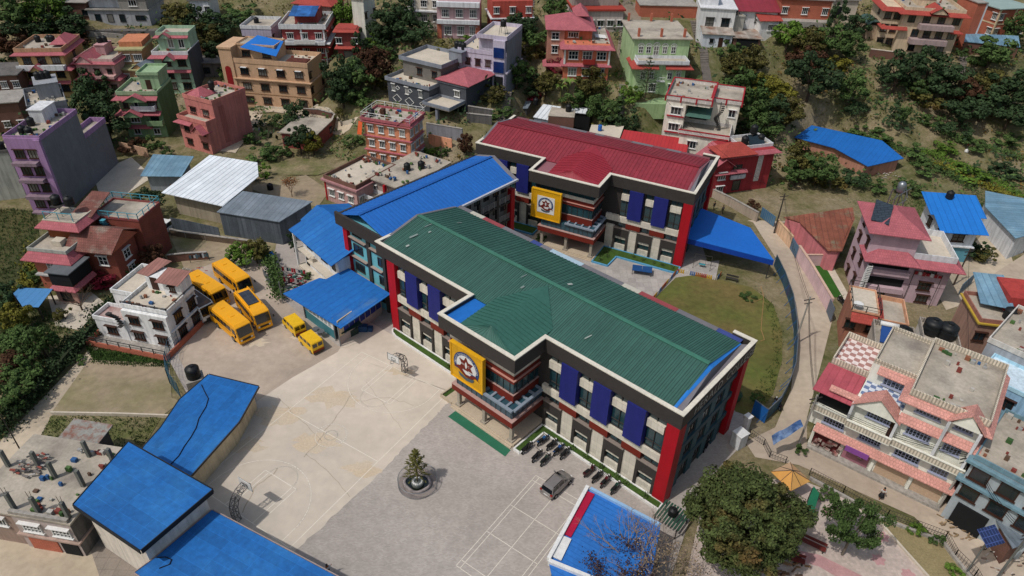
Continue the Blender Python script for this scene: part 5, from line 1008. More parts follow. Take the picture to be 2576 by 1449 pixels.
part('roof', MB().slab([(-1.0, -1.2, 5.7), (h.w+1.2, -1.0, 5.7), (h.w+1.0, h.d*.55, 6.8), (-1, h.d*.55, 6.8)], .08).slab([(-1.5, h.d*.5, 6.7), (h.w+2.0, h.d*.5, 6.7), (h.w+2, h.d*1.5, 8), (-1.5, h.d*1.5, 8)], .08), mat('blue_roof_bright', '#2274c8', rough=.5, wave=1.0, wcol='#1e68b6', var=.06), h.root)
h.blk(0, .9, .6, 1.5, -1, 6.7, WHITEW, 0, 'rear_wing'); h.win('L', 1.0, 2, 1.1, 1.3, 'd'); h.tank(.5, 1.3, 7.6, .6, 1.4)
ORT = wallm('#b98664')
h = House('house with orange parapet terrace, red front eave and a satellite dish on the right street', u3(635, 895), u3(835, 935), u3(900, 770), 6.0, '#8f5a44', z0=0)
h.par(6.0, .25, ORT, deck=CONCL); h.skirt(5.1, REDT, 1.1, .7, faces='F'); h.posts(6.2, .9, IRON, faces='FLRB'); h.win('F', 3.2, 2, 1.3, 1.5, 'd'); h.blk(1.0, 2.2, .1, 1.1, -1, 4.6, ORT, 0, 'right_wing'); h.par(4.6, .7, ORT, 1.0, 2.2, .1, 1.1)
part('eave', MB().slab([(1.0*h.w, .1*h.d, 4.8), (1.35*h.w, .1*h.d, 4.8), (1.3*h.w, .9*h.d, 5.6), (1.05*h.w, .9*h.d, 5.6)], .1), REDT, h.root)
part('satellite_dish', MB().lathe([(.05, 0), (.4, .08), (.62, .3)], (.18*h.w, .1*h.d, 6.6), 14), WHITE, h.root)
mb = MB()
for i in range(12): a = i*.5; mb.box(1.02*h.w+math.cos(a)*.6-.3, 1.02*h.w+math.cos(a)*.6+.3, -.1*h.d+math.sin(a)*.6-.3, -.1*h.d+math.sin(a)*.6+.3, 2+i*.35, 2.06+i*.35)
part('spiral_stair', mb, IRON, h.root)
h = House('white roof cabin house with a balustrade and two big black water tanks', u3(1165, 1140), u3(1435, 1200), u3(1470, 1050), 8.2, '#b5aca0', z0=0)
tpb = mat('baluster_white', '#bfb5aa', brick=(.3, .9, .1, .4, 0, 1)); h.par(8.2, .7, tpb); h.win('F', 6.2, 1, 1.0, 1.6, 'd', a=.3, b=.3, sill=False)
for x, y in ((.28, .55), (.7, .5)): h.tank(x, y, 8.3, 1.05, 2.0, 'large black water tank standing on the white roof cabin on the right')
h.blk(-1.2, 0, .1, 1.2, -1, 5.8, wallm('#a89c8e'), 0, 'left_wing'); h.par(5.8, .8, tpb, -1.2, 0, .1, 1.2); h.tank(-.35, .8, 5.9, 1.0, 1.7, 'bulky black water tank on the lower terrace beside the solar heater')
sh = h.root; mb = MB().slab([(-1.05*h.w, .3*h.d, 6.2), (-.62*h.w, .3*h.d, 6.2), (-.62*h.w, .75*h.d, 7.3), (-1.05*h.w, .75*h.d, 7.3)], .1); o = part('solar_heater_panel', mb, paint('#274a86', .2), sh); part('solar_heater_tank', MB().cyl((-1.1*h.w, .78*h.d, 7.5), (-.55*h.w, .78*h.d, 7.5), .3, k=14), WHITE, sh, True)
PC = wallm('#dccfb9', .15); W1, D1 = 13.8, 10.5
e_ = np.array([.797, -.604]); a_ = np.array([34.46, 55.59]); b_ = a_+e_*W1
h = House('long cream shop building with pink tiled eaves, balustraded balconies and ground floor shutters', px_of((*a_, 5.6)), px_of((*b_, 5.6)), (0, 0), 5.6, '#c2b7a4', z0=0, wm=PC, depth=D1)
w, d = h.w, h.d; F = lambda x: x/w; G = lambda y: y/d
BAL = mat('baluster_cream', '#dbd0bd', brick=(.3, .9, .07, .5, 0, 1))
h.blk(F(2.7), 1, 0, 1, 5.6, 8.9, PC, 0, 'second_floor'); h.blk(F(7), 1, G(.3), 1, 8.9, 11.6, PC, 0, 'third_floor'); h.blk(F(2.7), F(7), G(3.2), 1, 8.9, 11.4, PC, 0, 'stair_block')
h.par(11.6, .8, BAL, F(7), 1, G(.3), 1, .15); h.par(11.4, .6, BAL, F(2.7), F(6.9), G(3.2), 1, 0)
h.skirt(2.75, PEACHT, .9, .55, faces='FR'); h.skirt(8.7, PEACHT, .8, .6, F(6.9), 1, 0, .3, 'FR'); h.skirt(11.0, PEACHT, .8, .6, F(7), 1, G(.3), 1, 'FRL'); h.skirt(10.8, PEACHT, .7, .6, F(3.4), F(7), G(3.2), 1, 'FR')
h.gable(8.5, 2.0, PEACHT, .3, F(2.8), F(7.0), G(-.8), G(.6), gm=PC); h.gable(11.2, 1.7, PEACHT, .3, F(11.0), F(13.7), G(-.6), G(.9), gm=PC); h.skirt(8.6, PEACHT, .5, .4, 0, F(2.9), 0, .1, 'F')
for x0, x1, o in ((-1.0, 2.7, -1.0), (2.7, 7.2, -1.25), (7.2, 14.0, -1.0)):
    h.blk(F(x0), F(x1), G(o), 0, 5.45, 5.6, PC, 0, 'balcony'); h.blk(F(x0), F(x1), G(o), G(o+.14), 5.6, 6.35, BAL, 0, 'balustrade'); h.blk(F(x0), F(x1), G(o-.06), G(o+.18), 6.35, 6.45, PC, 0, 'handrail')
h.blk(-F(1.0), 0, 0, .55, 2.9, 5.6, PC, 0, 'left_wing'); h.blk(F(14.0)-.005, F(14.0), G(-1), 0, 5.6, 6.4, BAL, 0, 'balustrade')
for x in (2.7, 7.0, 10.9, 13.6): h.blk(F(x-.13), F(x+.13), G(-.95), G(-.7), 5.6, 8.6 if x < 10 else 11.2, WHITEW, 0, 'column')
for z, t, L_ in ((3.75, 0, ((1.6, 2.2), (5.4, 2.2), (9.1, 2.4), (12.2, 1.6))), (7.0, 0, ((5.3, 2.3), (9.1, 2.3), (12.2, 1.6))), (9.9, .3, ((9.1, 2.3), (12.3, 1.6))), (9.3, 3.2, ((5.2, 2.0),))):
    for x, ww in L_: window(h.root, x, t, z, 0, ww, 1.2, 'b', 7 if ww > 2 else 5, 3)
part('door', MB().box(6.5, 7.0, -.09, -.01, 5.65, 7.8), WOODD, h.root)
for a, b, m in ((.2, 3.0, paint('#5c1f24')), (3.5, 6.2, paint('#9d6a76'))): h.blk(F(a), F(b), -.012, 0, .1, 2.5, m, .0, 'shop_front')
for a, b in ((6.9, 10.1), (10.6, 13.4)): h.blk(F(a), F(b), -.01, 0, .1, 2.4, mat('shutter_tan', '#b99f86', wave=.25, wave_axis=2, var=.05), 0, 'shutter')
for x in (-.1, 3.1, 6.4, 10.2, 13.5): h.blk(F(x), F(x+.3), G(-.3), 0, 0, 2.7, PC, 0, 'pilaster')
part('shop_sign', MB().box(3.6, 6.0, -1.15, -1.05, 2.3, 3.0), paint('#8a4f9a'), h.root); h.blk(0, 1, G(-1.0), 0, -1, .3, CONC, 0, 'plinth')
mb = MB(); rr = random.Random(4)
for i in range(26): x = rr.uniform(.3, 5.4); z = rr.uniform(.3, 1.8); mb.box(x, x+rr.uniform(.2, .5), -.35-rr.random()*.3, -.18, z, z+rr.uniform(.15, .5))
part('shop_goods', mb, mat('goods', '#7d4a48', isl=.6, var=.4, scale=2, col2='#a8a49a'), h.root)
h.blk(-F(.9), F(2.7), G(.4), G(3.4), 5.6, 8.0, DARK, -.05, 'covered_terrace'); part('sheet_roof', MB().slab([(-1.5, -.9, 8.1), (2.7, -.9, 8.1), (2.6, 3.6, 8.9), (-1.4, 3.6, 8.9)], .08), mat('sheet_rose', '#a8505a', rough=.6, wave=.7, wcol='#984650'), h.root)
h.blk(-F(1.2), F(2.7), G(3.6), G(9.6), -1, 8.9, PC, 0, 'rear_block'); h.par(8.9, .8, BAL, -F(1.2), F(2.7), G(3.6), G(9.6), 0, deck=mat('terrace_chk', '#dfd2cf', chk=(1.6, '#c09a94'), var=.15))
part('terrace_tiles', MB().box(2.8, 6.95, .65, 3.15, 8.92, 8.98), mat('terrace_blue', '#ccd3dc', chk=(1.8, '#8494b5'), var=.1), h.root)
h = House('grey blue house with red framed openings and stepped ledges at the right edge', v3(1560, 560), v3(2200, 900), v3(2250, 300), 8.8, '#76858e', z0=0, wm=wallm('#8b959a', .2), depth=9)
h.par(8.8, .5, wallm('#5b7b88')); h.band(5.8, .25, wallm('#5b7b88'), .5); h.band(8.3, .3, wallm('#5b7b88'), .5)
for z in (3.8, 6.4): h.win('L', z, 3, 1.6, 1.7, 'd', 1, a=.2, b=.8); h.win('F', z, 3, 1.6, 1.7, 'd', 1, a=.15, b=.85)
h.blk(.1, .5, -.02, 0, 0, 3, DARK, 0, 'opening')
h = House('pale blue stepped building with plants on its terrace at the right edge', u3(1660, 1130), u3(2100, 1330), u3(2150, 1000), 7.5, '#8a8f96', z0=0)
h.par(7.5, .7, wallm('#b0aba4')); h.blk(.2, 1.2, -.5, 0, -1, 6.0, wallm('#7aa2c0'), 0, 'blue_front'); h.par(6.0, .5, wallm('#8fb8d6'), .2, 1.2, -.5, 0, deck=wallm('#a9bcc8')); h.win('F', 3.5, 2, 1.4, 1.4, 'd', a=.4, b=.8, off=.5*h.d)
h = House('grey house with yellow edged slab and red side panels at the right edge', u3(1600, 985), u3(2050, 1040), u3(2080, 850), 6.2, '#7c5a4c', z0=0, wm=wallm('#8a6a5c'))
h.blk(0, 1, 0, 1, 6.1, 6.3, paint('#b49a3c'), .35, 'yellow_slab'); h.par(6.3, .6, wallm('#8c5a4c')); h.blk(.55, 1.2, .5, 1.3, 6, 8.6, wallm('#9a2c26'), 0, 'red_room'); part('roof', MB().slab([(.1*h.w, .5*h.d, 7.2), (.6*h.w, .3*h.d, 7.6), (.7*h.w, 1.4*h.d, 8.6), (.2*h.w, 1.5*h.d, 8.2)], .08), TINB, h.root); h.win('F', 3.4, 2, 1.3, 1.4, 'd'); h.tank(.55, .25, 6.4, .8, 1.6)
h = House('weathered white house with stepped terraces and a rusty little roof cabin beside the buses', u0(920, 862), u0(1260, 925), u0(1330, 790), 5.3, '#b5b7ba', z0=0, depth=5.6)
WH = wallm('#c6c8cc', .3); w, d = h.w, h.d; TP = mat('terrace_pink', '#b5a29c', col2='#8d6a66')
h.par(5.3, .55, WH, deck=CONCL); h.blk(-.5, 0, .4, 1.5, -1, 5.3, WH, 0, 'left_wing'); h.par(5.3, .6, WH, -.5, 0, .4, 1.5, deck=CONCL); h.blk(-.7, 0, -.1, .4, -1, 2.8, WH, 0, 'terrace_wing'); h.par(2.8, .6, WH, -.7, 0, -.1, .4, deck=TP)
h.blk(0, 1.0, -.08, 0, -1, 5.0, WH, 0, 'front_bay'); h.band(2.5, .18, WH, .2)
for z in (.6, 3.1): h.win('F', z, 2, 1.5, 1.3, 'd', 3, a=.25, b=.78, off=.08*d+.02); h.win('R', z, 2, 1.4, 1.5, 'd', 3, a=.3, b=.8)
h.win('F', .8, 1, 1.5, 1.3, 'd', 3, a=-.35, b=-.35, off=.1*d)
RB = mat('sheet_brownred', '#93685f', wave=.5, wcol='#7d5850', rough=.7)
h.blk(.6, 1.0, .62, 1.0, 5, 7.7, WH, 0, 'roof_room'); h.win('F', 6.2, 1, .8, .9, 'd', a=.8, b=.8, off=-.62*d); part('roof', MB().slab([(.52*w, .5*d, 7.8), (1.04*w, .5*d, 7.8), (1.04*w, 1.03*d, 8.2), (.52*w, 1.03*d, 8.2)], .06), RB, h.root)
h.blk(.12, .6, .75, 1.2, -1, 7.3, WH, 0, 'roof_room'); h.door(.3, 5.4, 1, 1.9, -.75*d); part('roof', MB().slab([(-.1*w, .8*d, 7.4), (.2*w, .75*d, 7.4), (.4*w, 1.35*d, 7.9), (.05*w, 1.4*d, 7.9)], .06), RB, h.root)
h.posts(5.85, .3, IRON, faces='FR', o=.02); h.par(0, .8, BRICK, -.75, 1.08, -.5, 1.15, o=0, th=.2, deck=CONC); h.posts(.8, .8, IRON, -.75, 1.08, -.5, 1.15, o=-.05, faces='F')
mb = MB()
for i in range(10): a = i*.5; mb.box(-.1*w+math.cos(a)*.45-.3, -.1*w+math.cos(a)*.45+.3, -.2*d+math.sin(a)*.45-.25, -.2*d+math.sin(a)*.45+.25, 2.8+i*.26, 2.86+i*.26)
part('spiral_stair', mb, IRON, h.root)
h = House('red brick villa with tiled pink eaves, turquoise railings and a spiral stair at the left', u0(215, 440), u0(500, 470), u0(640, 330), 6.0, '#8b3a2c', z0=.3, wm=BRICK)
VT = PINKT; h.par(6.0, .5, wallm('#8f9088')); h.skirt(4.9, VT, 1.0, 1.1)
h.blk(0.1, .95, .75, 1.5, -1, 8.8, mat('orange_brick', '#84482a', var=.2), 0, 'rear_block'); h.skirt(8.0, VT, 1.0, .9, .1, .95, .75, 1.5, 'FLR'); h.par(8.8, .15, CONCL, .1, .95, .75, 1.5)
MB_ = mat('brick_maroon', '#7d4438', var=.2, brick=(.5, .17, .03, 1.3, .5, 1)); h.blk(.9, 1.9, .5, 1.5, -1, 5.8, MB_, 0, 'right_block'); h.gable(5.8, 2.0, mat('tiles_worn', '#7d5048', rough=.85, var=.3, brick=(.33, .36, .03, .6), col2='#93867a', mix=.62), .7, .85, 1.9, .4, 1.6, axis='x')
h.blk(.8, 2.1, 1.6, 2.7, -1, 7.4, MB_, 0, 'back_block'); TQ = paint('#4e9cae'); h.par(7.4, .35, wallm('#7c3a38'), .8, 2.1, 1.6, 2.7, deck=ROOFC); h.posts(7.7, 1.0, TQ, .8, 2.1, 1.6, 2.7, o=.1, faces='FLRB', step=1.4)
part('roof', MB().slab([(.55*h.w, 1.2*h.d, 8.8), (1.1*h.w, 1.2*h.d, 8.6), (1.05*h.w, 2.3*h.d, 9.8), (.55*h.w, 2.3*h.d, 9.8)], .1), mat('tiles_worn', ''), h.root)
h.win('F', 2.9, 1, 2.4, 1.5, 'w', 4, 2, a=.55, b=.55); h.blk(.0, .9, -.12, 0, 2.2, 2.4, wallm('#9c9c9a'), 0, 'floor_slab')
h.blk(.75, 1.3, -.55, .3, 2.6, 4.6, DARK, 0, 'glass_porch'); h.blk(.7, 1.33, -.6, .35, 4.6, 4.75, mat('porch_slab', '#5f6468'), 0, 'porch_roof'); h.skirt(2.0, VT, .5, .5, .75, 1.3, -.55, .3, 'FLR'); h.blk(.75, 1.3, -.55, -.5, -1, 2.4, wallm('#9c7468'), 0, 'arch_wall'); h.blk(.88, 1.16, -.57, -.55, 0, 1.8, DARK, 0, 'arch_opening')
h.win('F', 3.0, 1, 1.4, 1.6, 'w', 2, 2, a=1.55, b=1.55, off=-.5*h.d); window(h.root, 1.9*h.w, 1.0*h.d, 3, math.pi/2, 1.4, 1.6, 'w', 2, 2); window(h.root, 1.9*h.w, 1.0*h.d, .8, math.pi/2, 1.4, 1.2, 'w', 2, 2)
mb = MB()
for i in range(9): a = i*.55; mb.box(1.25*h.w+math.cos(a)*.5-.35, 1.25*h.w+math.cos(a)*.5+.35, 1.5*h.d+math.sin(a)*.4-.3, 1.5*h.d+math.sin(a)*.4+.3, 4.8+i*.35, 4.88+i*.35)
part('spiral_stair', mb, TQ, h.root)
stand(h.root, .3*h.w, 1.2*h.d, 8.9, 1.2, 1.0)
for x in (.25, .6): tank((*h.xy(x*h.w, 1.25*h.d), h.z0+10.2), .65, 1.4, 'black water tank in the turquoise roof cage of the brick villa')
part('roof_cage', MB().box(.1*h.w, .9*h.w, .8*h.d, .82*h.d, 10.0, 10.06).bar((.12*h.w, .8*h.d, 8.9), (.12*h.w, .8*h.d, 10), .08).bar((.5*h.w, .8*h.d, 8.9), (.5*h.w, .8*h.d, 10), .08).bar((.88*h.w, .8*h.d, 8.9), (.88*h.w, .8*h.d, 10), .08), TQ, h.root)
part('ac_unit', MB().box(.45*h.w, .7*h.w, .3*h.d, .55*h.d, 6.1, 6.9), CONCL, h.root)
h = House('unfinished concrete building with bare columns standing on its roof at the lower left', v0(75, 985), v0(520, 1060), v0(650, 850), 5.2, '#8a7f7a', z0=-.4, wm=wallm('#9a8d88', .2), depth=8.4)
h.blk(-.75, 1.02, 0, 1.05, 5.2, 5.42, ROOFC, .15, 'roof'); h.blk(0, 1, -.01, .03, 5.42, 5.8, CONC, 0, 'parapet'); h.blk(1, 1.01, 0, 1, -2, 5.2, CONCD, 0, 'side_wall')
h.win('F', 3.1, 2, 1.9, 1.3, 'w', 5, 3, a=.28, b=.78); h.band(2.4, .2, wallm('#9c8478'), .25); h.blk(.1, .6, -.01, 0, 0, 2.3, BRICK, 0, 'shutter'); h.blk(.66, .95, -.01, 0, 0, 2.2, DARK, 0, 'opening')
RAW = mat('column_raw', '#6f716c', streak=.3)
for x, y in ((.0, .04), (.42, .04), (.93, .04), (-.5, .1), (-.7, .55), (-.2, .6), (.2, .5), (.75, .45), (.45, .85), (.95, .8)):
    h.blk(x, x+.055, y, y+.04, 5.42, 7.6, RAW, 0, 'column')
    if y < .2: part('rebar', MB().bar((x*h.w+.1, y*h.d+.1, 7.6), (x*h.w+.05, y*h.d+.1, 8.5), .03).bar((x*h.w+.28, y*h.d+.2, 7.6), (x*h.w+.3, y*h.d+.25, 8.4), .03), mat('rust', ''), h.root)
h.blk(-.75, 0, .02, 1, -2, 5.2, wallm('#8a7468', .3), 0, 'left_wing'); h.win('F', 3, 1, 1.2, 1.3, 'w', 3, a=-.3, b=-.3, off=-.02*h.d)
part('slab_hut', MB().box(-.35*h.w, .25*h.w, 1.06*h.d, 1.38*h.d, -.5, 4.4), wallm('#4c4846'), h.root); SCR = mat('scrap', '#8d8d88', col2='#7d5548', mix=.55, scale=2.5); part('hut_roof', MB().slab([(-.45*h.w, 1.0*h.d, 4.5), (.3*h.w, 1.0*h.d, 4.4), (.35*h.w, 1.42*h.d, 5.0), (-.4*h.w, 1.42*h.d, 5.1)], .12), SCR, h.root)
# ------------------------------------------------------------------ terrain mesh, levelled under every building
rng = np.random.RandomState(5)
H2 = HG.copy()
for cx, cy, r, z0, rect in FOOT:
    if cy < 108 or z0 < -.2: continue
    if rect is not None:
        o, e, n, w, d = rect; dx = GXX-o[0]; dy = GYY-o[1]; u = dx*e[0]+dy*e[1]; v = dx*n[0]+dy*n[1]
        du = np.maximum(np.maximum(-u, u-w), 0); dv = np.maximum(np.maximum(-v, v-d), 0); dd = np.hypot(du, dv)
    else: dd = np.maximum(np.hypot(GXX-cx, GYY-cy)-r*.9, 0)
    k = np.clip(1-(dd-1)/5, 0, 1); k = k*k*(3-2*k); H2 = H2*(1-k)+np.minimum(z0, H2+8)*k
HG = H2
LOW = HG-np.where(np.abs(HG) < .02, .05, 0)
me = bpy.data.meshes.new('ground')
ny, nx = HG.shape; vv = np.stack([GXX, GYY, LOW], -1).reshape(-1, 3)
idx = np.arange(ny*nx).reshape(ny, nx); q = np.stack([idx[:-1, :-1], idx[:-1, 1:], idx[1:, 1:], idx[1:, :-1]], -1).reshape(-1, 4)
me.vertices.add(len(vv)); me.vertices.foreach_set('co', vv.ravel()); me.loops.add(q.size); me.loops.foreach_set('vertex_index', q.ravel().astype(np.int32))
me.polygons.add(len(q)); me.polygons.foreach_set('loop_start', np.arange(0, q.size, 4, dtype=np.int32)); me.polygons.foreach_set('loop_total', np.full(len(q), 4, np.int32)); me.update(calc_edges=True)
me.polygons.foreach_set('use_smooth', np.ones(len(q), bool))
def ground_mat():
    m = bpy.data.materials.new('hill_ground'); m.use_nodes = True; nt = m.node_tree; N = nt.nodes; L = nt.links; b = N['Principled BSDF']; b.inputs['Roughness'].default_value = .95; b.inputs['Specular IOR Level'].default_value = .1
    tc = N.new('ShaderNodeTexCoord')
    def noise(sc, det=6, r=.6):
        n = N.new('ShaderNodeTexNoise'); n.inputs['Scale'].default_value = sc; n.inputs['Detail'].default_value = det; n.inputs['Roughness'].default_value = r; L.new(tc.outputs['Object'], n.inputs[0]); return n.outputs['Fac']
    def ramp(f, stops):
        r = N.new('ShaderNodeValToRGB'); e = r.color_ramp.elements
        while len(e) < len(stops): e.new(.5)
        for i, (p, c) in enumerate(stops): e[i].position = p; e[i].color = C(c)
        L.new(f, r.inputs[0]); return r.outputs[0]
    A = ramp(noise(.055, 8, .65), [(.38, '#50592f'), (.48, '#686640'), (.55, '#857a5c'), (.64, '#94876f')])
    B_ = ramp(noise(.5, 6, .7), [(.35, '#40452a'), (.5, '#756b55'), (.7, '#96897a')])
    x = N.new('ShaderNodeMix'); x.data_type = 'RGBA'; x.inputs[0].default_value = .42; L.new(A, x.inputs[6]); L.new(B_, x.inputs[7])
    f = N.new('ShaderNodeMapRange'); f.inputs[1].default_value = .3; f.inputs[2].default_value = .7; f.inputs[3].default_value = .75; f.inputs[4].default_value = 1.2; L.new(noise(2.2, 4, .7), f.inputs[0])
    s = N.new('ShaderNodeVectorMath'); s.operation = 'SCALE'; L.new(x.outputs[2], s.inputs[0]); L.new(f.outputs[0], s.inputs[3]); L.new(s.outputs[0], b.inputs['Base Color'])
    bp = N.new('ShaderNodeBump'); bp.inputs['Strength'].default_value = .6; bp.inputs['Distance'].default_value = .4; L.new(noise(1.2, 6, .7), bp.inputs['Height']); L.new(bp.outputs[0], b.inputs['Normal'])
    return m
me.materials.append(ground_mat()); tagp(link('ground', me), kind='structure')

# ------------------------------------------------------------------ flat ground surfaces
DIRT = mat('dirt_road', '#b5a795', rough=.95, var=.12, scale=.12, fine=.1, col2='#a29384', mix=.55, bump=.15)
DIRTP = mat('dirt_pale', '#bcae99', rough=.95, var=.14, scale=.15, fine=.1, col2='#a59884', mix=.55, bump=.15)
PAVE = mat('yard_paving', '#b1a9a2', rough=.92, var=.09, scale=.12, fine=.08, col2='#a69e97', mix=.5, brick=(.24, .12, .006, .8))
COURT = mat('court_concrete', '#cbbfb0', rough=.92, var=.1, scale=.1, fine=.06, col2='#beb4a6', mix=.5, bump=.05)
BUSY = mat('bus_yard', '#b5a697', rough=.93, var=.13, scale=.14, fine=.08, col2='#a09385', mix=.55)
LAWN = mat('lawn', '#55602a', rough=.95, var=.2, scale=.12, fine=.2, col2='#6b5f38', mix=.5, bump=.3)
GRASSG = mat('grass_green', '#3b5420', rough=.95, var=.25, scale=.4, fine=.25, bump=.4)
DRY = mat('dry_plot', '#978872', rough=.95, var=.16, scale=.12, fine=.15, col2='#66683c', mix=.57, bump=.2)
GRY = mat('rough_grass', '#5d6038', rough=.95, var=.25, scale=.25, fine=.25, col2='#8f8066', mix=.52, bump=.3)
def wall(name, label, pts, h, th, m, cap=None, z=None, cat=None, group=None, pillars=0):
    P = [gp(*p) if z is None else at(p[0], p[1], z) for p in pts]; c = P[0]
    root = empty(name, tuple(c), 0, label, cat or name.replace('_', ' '), group); mb = MB(); cp = MB()
    for a, b in zip(P, P[1:]):
        n = max(1, int(np.linalg.norm(b-a)/4)) if z is None else 1
        for i in range(n):
            p = a+(b-a)*i/n; q = a+(b-a)*(i+1)/n
            if z is None: p[2] = ter(p[0], p[1]); q[2] = ter(q[0], q[1])
            d = (q-p)[:2]; d = d/max(1e-6, np.linalg.norm(d)); nn = np.array([-d[1], d[0]])*th/2; k = len(mb.v)
            for zz in (-1.2, h):
                for r_, s_ in ((p, 1), (q, 1), (q, -1), (p, -1)): mb.v.append((r_[0]+nn[0]*s_-c[0], r_[1]+nn[1]*s_-c[1], r_[2]+zz-c[2]))
            mb.f += [(k, k+1, k+2, k+3), (k+7, k+6, k+5, k+4)]+[(k+j, k+4+j, k+4+(j+1) % 4, k+(j+1) % 4) for j in range(4)]
            if cap: cp.bar((p[0]-c[0], p[1]-c[1], p[2]+h+.05-c[2]), (q[0]-c[0], q[1]-c[1], q[2]+h+.05-c[2]), th+.12, .1)
            if pillars: x, y, z_ = p-c; cp.box(x-.14, x+.14, y-.14, y+.14, z_-.5, z_+h+.1)
    part('wall_body', mb, m, root)
    if cap or pillars: part('coping', cp, cap or CONC, root)
    return root
sheet('yard_paving', [(425, 905), (455, 830), (470, 700), (540, 600), (720, 600), (860, 560), (1290, 480), (1760, 600), (1790, 690), (1660, 760), (1870, 1040), (1875, 1110), (1760, 1230), (1740, 1290), (1640, 1600), (860, 1600), (500, 1320), (440, 1200), (600, 1050), (640, 985), (470, 990)], .0, PAVE)
def jag(pts, n, amp, seed=1):
    r = random.Random(seed); out = []
    for a, b in zip(pts, pts[1:]):
        for i in range(n): t = i/n; out.append((a[0]+(b[0]-a[0])*t+r.uniform(-amp, amp), a[1]+(b[1]-a[1])*t+r.uniform(-amp, amp)))
    return out+[pts[-1]]
sheet('basketball_court', [(905, 795), (1000, 850), (1145, 945)]+jag([(1152, 990), (1100, 1040), (955, 1190), (735, 1395)], 22, 2.5)+[(715, 1400), (480, 1260), (480, 1200), (645, 1010), (735, 950), (850, 885)], .006, COURT)
sheet('bus_yard', [(450, 900), (468, 770), (470, 690), (530, 640), (640, 640), (720, 760), (850, 870), (905, 885), (850, 885), (735, 950), (645, 1010), (640, 985), (480, 960)], .004, BUSY)
sheet('lawn', [(1700, 698), (1760, 690), (1845, 712), (1890, 722), (1945, 765), (1968, 835), (1968, 905), (1945, 990), (1900, 1052), (1850, 1035), (1800, 980), (1640, 757)], .02, LAWN)
sheet('playground_paving', [(1290, 560), (1350, 600), (1500, 640), (1600, 600), (1690, 665), (1810, 655), (1800, 705), (1700, 695), (1640, 757), (1560, 720), (1400, 660)], .012, mat('play_paving', '#aba5a0', var=.12, scale=.3, brick=(1.1, 1.1, .05, .8, 0)))
sheet('road', [(1750, 478), (1800, 520), (1895, 560), (1952, 650), (1988, 760), (2000, 880), (1990, 980), (1950, 1075), (1875, 1112), (1900, 1150), (2010, 1170), (2300, 1300), (2460, 1460), (2600, 1520), (2640, 1400), (2480, 1240), (2460, 1190), (2030, 1120), (2030, 1050), (2062, 930), (2095, 800), (2050, 700), (1975, 605), (1960, 560), (1850, 500), (1790, 465)], .008, DIRT)
sheet('road', [(1735, 470), (1830, 478), (1900, 512), (1960, 488), (2045, 520), (1995, 560), (1955, 560), (1900, 562), (1800, 520), (1752, 480)], .007, DIRT)
wall('boundary_wall', 'rough plastered wall along the lane above the blue canopy', [T(2, 1, 1400, -5), T(2, 1, 1640, 110), T(2, 1, 1845, 225)], 1.8, .3, wallm('#98897a', .3), CONC, 0)
sheet('track', [(2380, 860), (2420, 740), (2576, 640), (2650, 560), (2650, 620), (2576, 720), (2470, 790), (2440, 900), (2470, 1000), (2440, 1180), (2400, 1150), (2420, 1000)], .006, DIRT)
sheet('track', [(2330, 690), (2400, 670), (2470, 590), (2520, 560), (2560, 700), (2440, 760), (2380, 780)], .004, DIRTP)
sheet('plaza_paving', [(2035, 1215), (2100, 1240), (2210, 1310), (2345, 1460), (2400, 1560), (1700, 1560), (1760, 1300), (1900, 1200)], .006, mat('plaza', '#bdaea4', var=.12, scale=.25, brick=(.3, .3, .015, .85, 0)))
sheet('dry_garden', [(2215, 1310), (2235, 1300), (2370, 1360), (2440, 1440), (2500, 1560), (2410, 1560), (2345, 1460)], .01, mat('dry_grass', '#8a7e5c', var=.15, fine=.2))
for pp in ([(1985, 1380), (2060, 1395), (2170, 1449), (2230, 1490), (2170, 1490), (2060, 1425), (1970, 1400)],): sheet('red_paving_band', pp, .012, mat('rose_paving', '#b58d8c', var=.2))
for x, y in ((2083, 1287), (2210, 1408), (2285, 1445), (2220, 1350)):
    g = at(x, y, .014); mb = MB().poly([(g[0]+math.cos(a)*(.6+.1*math.cos(6*a)), g[1]+math.sin(a)*(.6+.1*math.cos(6*a)), .014) for a in np.linspace(0, 2*math.pi, 30, endpoint=False)]); tagp(part('paving_rosette', mb, mat('rose_paving', ''), None), kind='structure')
sheet('path', [(345, 690), (310, 770), (215, 890), (60, 1050), (-40, 1150), (-60, 1260), (0, 1240), (70, 1150), (135, 1040), (235, 890), (340, 760)], .004, DIRTP)
sheet('street', [(-60, 1280), (60, 1340), (200, 1390), (330, 1372), (400, 1440), (460, 1600), (-60, 1600)], .006, DIRTP)
sheet('pavement', [(215, 1345), (330, 1372), (420, 1440), (440, 1600), (300, 1600)], .03, mat('slab_pave', '#8f857b', var=.15, brick=(1.2, 1.2, .03, .7, 0)), th=.1)
sheet('dry_plot', [(238, 885), (425, 905), (432, 1000), (455, 1010), (405, 1048), (128, 1040)], .008, DRY)
sheet('rough_grass', [(128, 1046), (405, 1050), (363, 1120), (320, 1112), (240, 1190), (140, 1190), (100, 1110)], .008, GRY)
sheet('rough_grass', [(215, 870), (238, 880), (425, 895), (425, 912), (330, 910), (235, 905)], .016, GRASSG)
sheet('dry_plot', [(430, 600), (600, 575), (700, 590), (690, 640), (560, 650), (470, 690)], .01, DRY)
sheet('farmland', [(-200, 520), (90, 530), (100, 600), (80, 700), (110, 730), (60, 760), (20, 900), (-200, 1000)], .006, mat('field_green', '#3c4322', var=.25, scale=.15, fine=.2, col2='#524c2c', mix=.5, bump=.3))
sheet('driveway', [(120, 745), (230, 735), (262, 760), (200, 830), (140, 820)], .01, CONCL)
sheet('driveway', [(235, 440), (330, 395), (385, 445), (270, 520), (250, 490)], .01, CONCL)
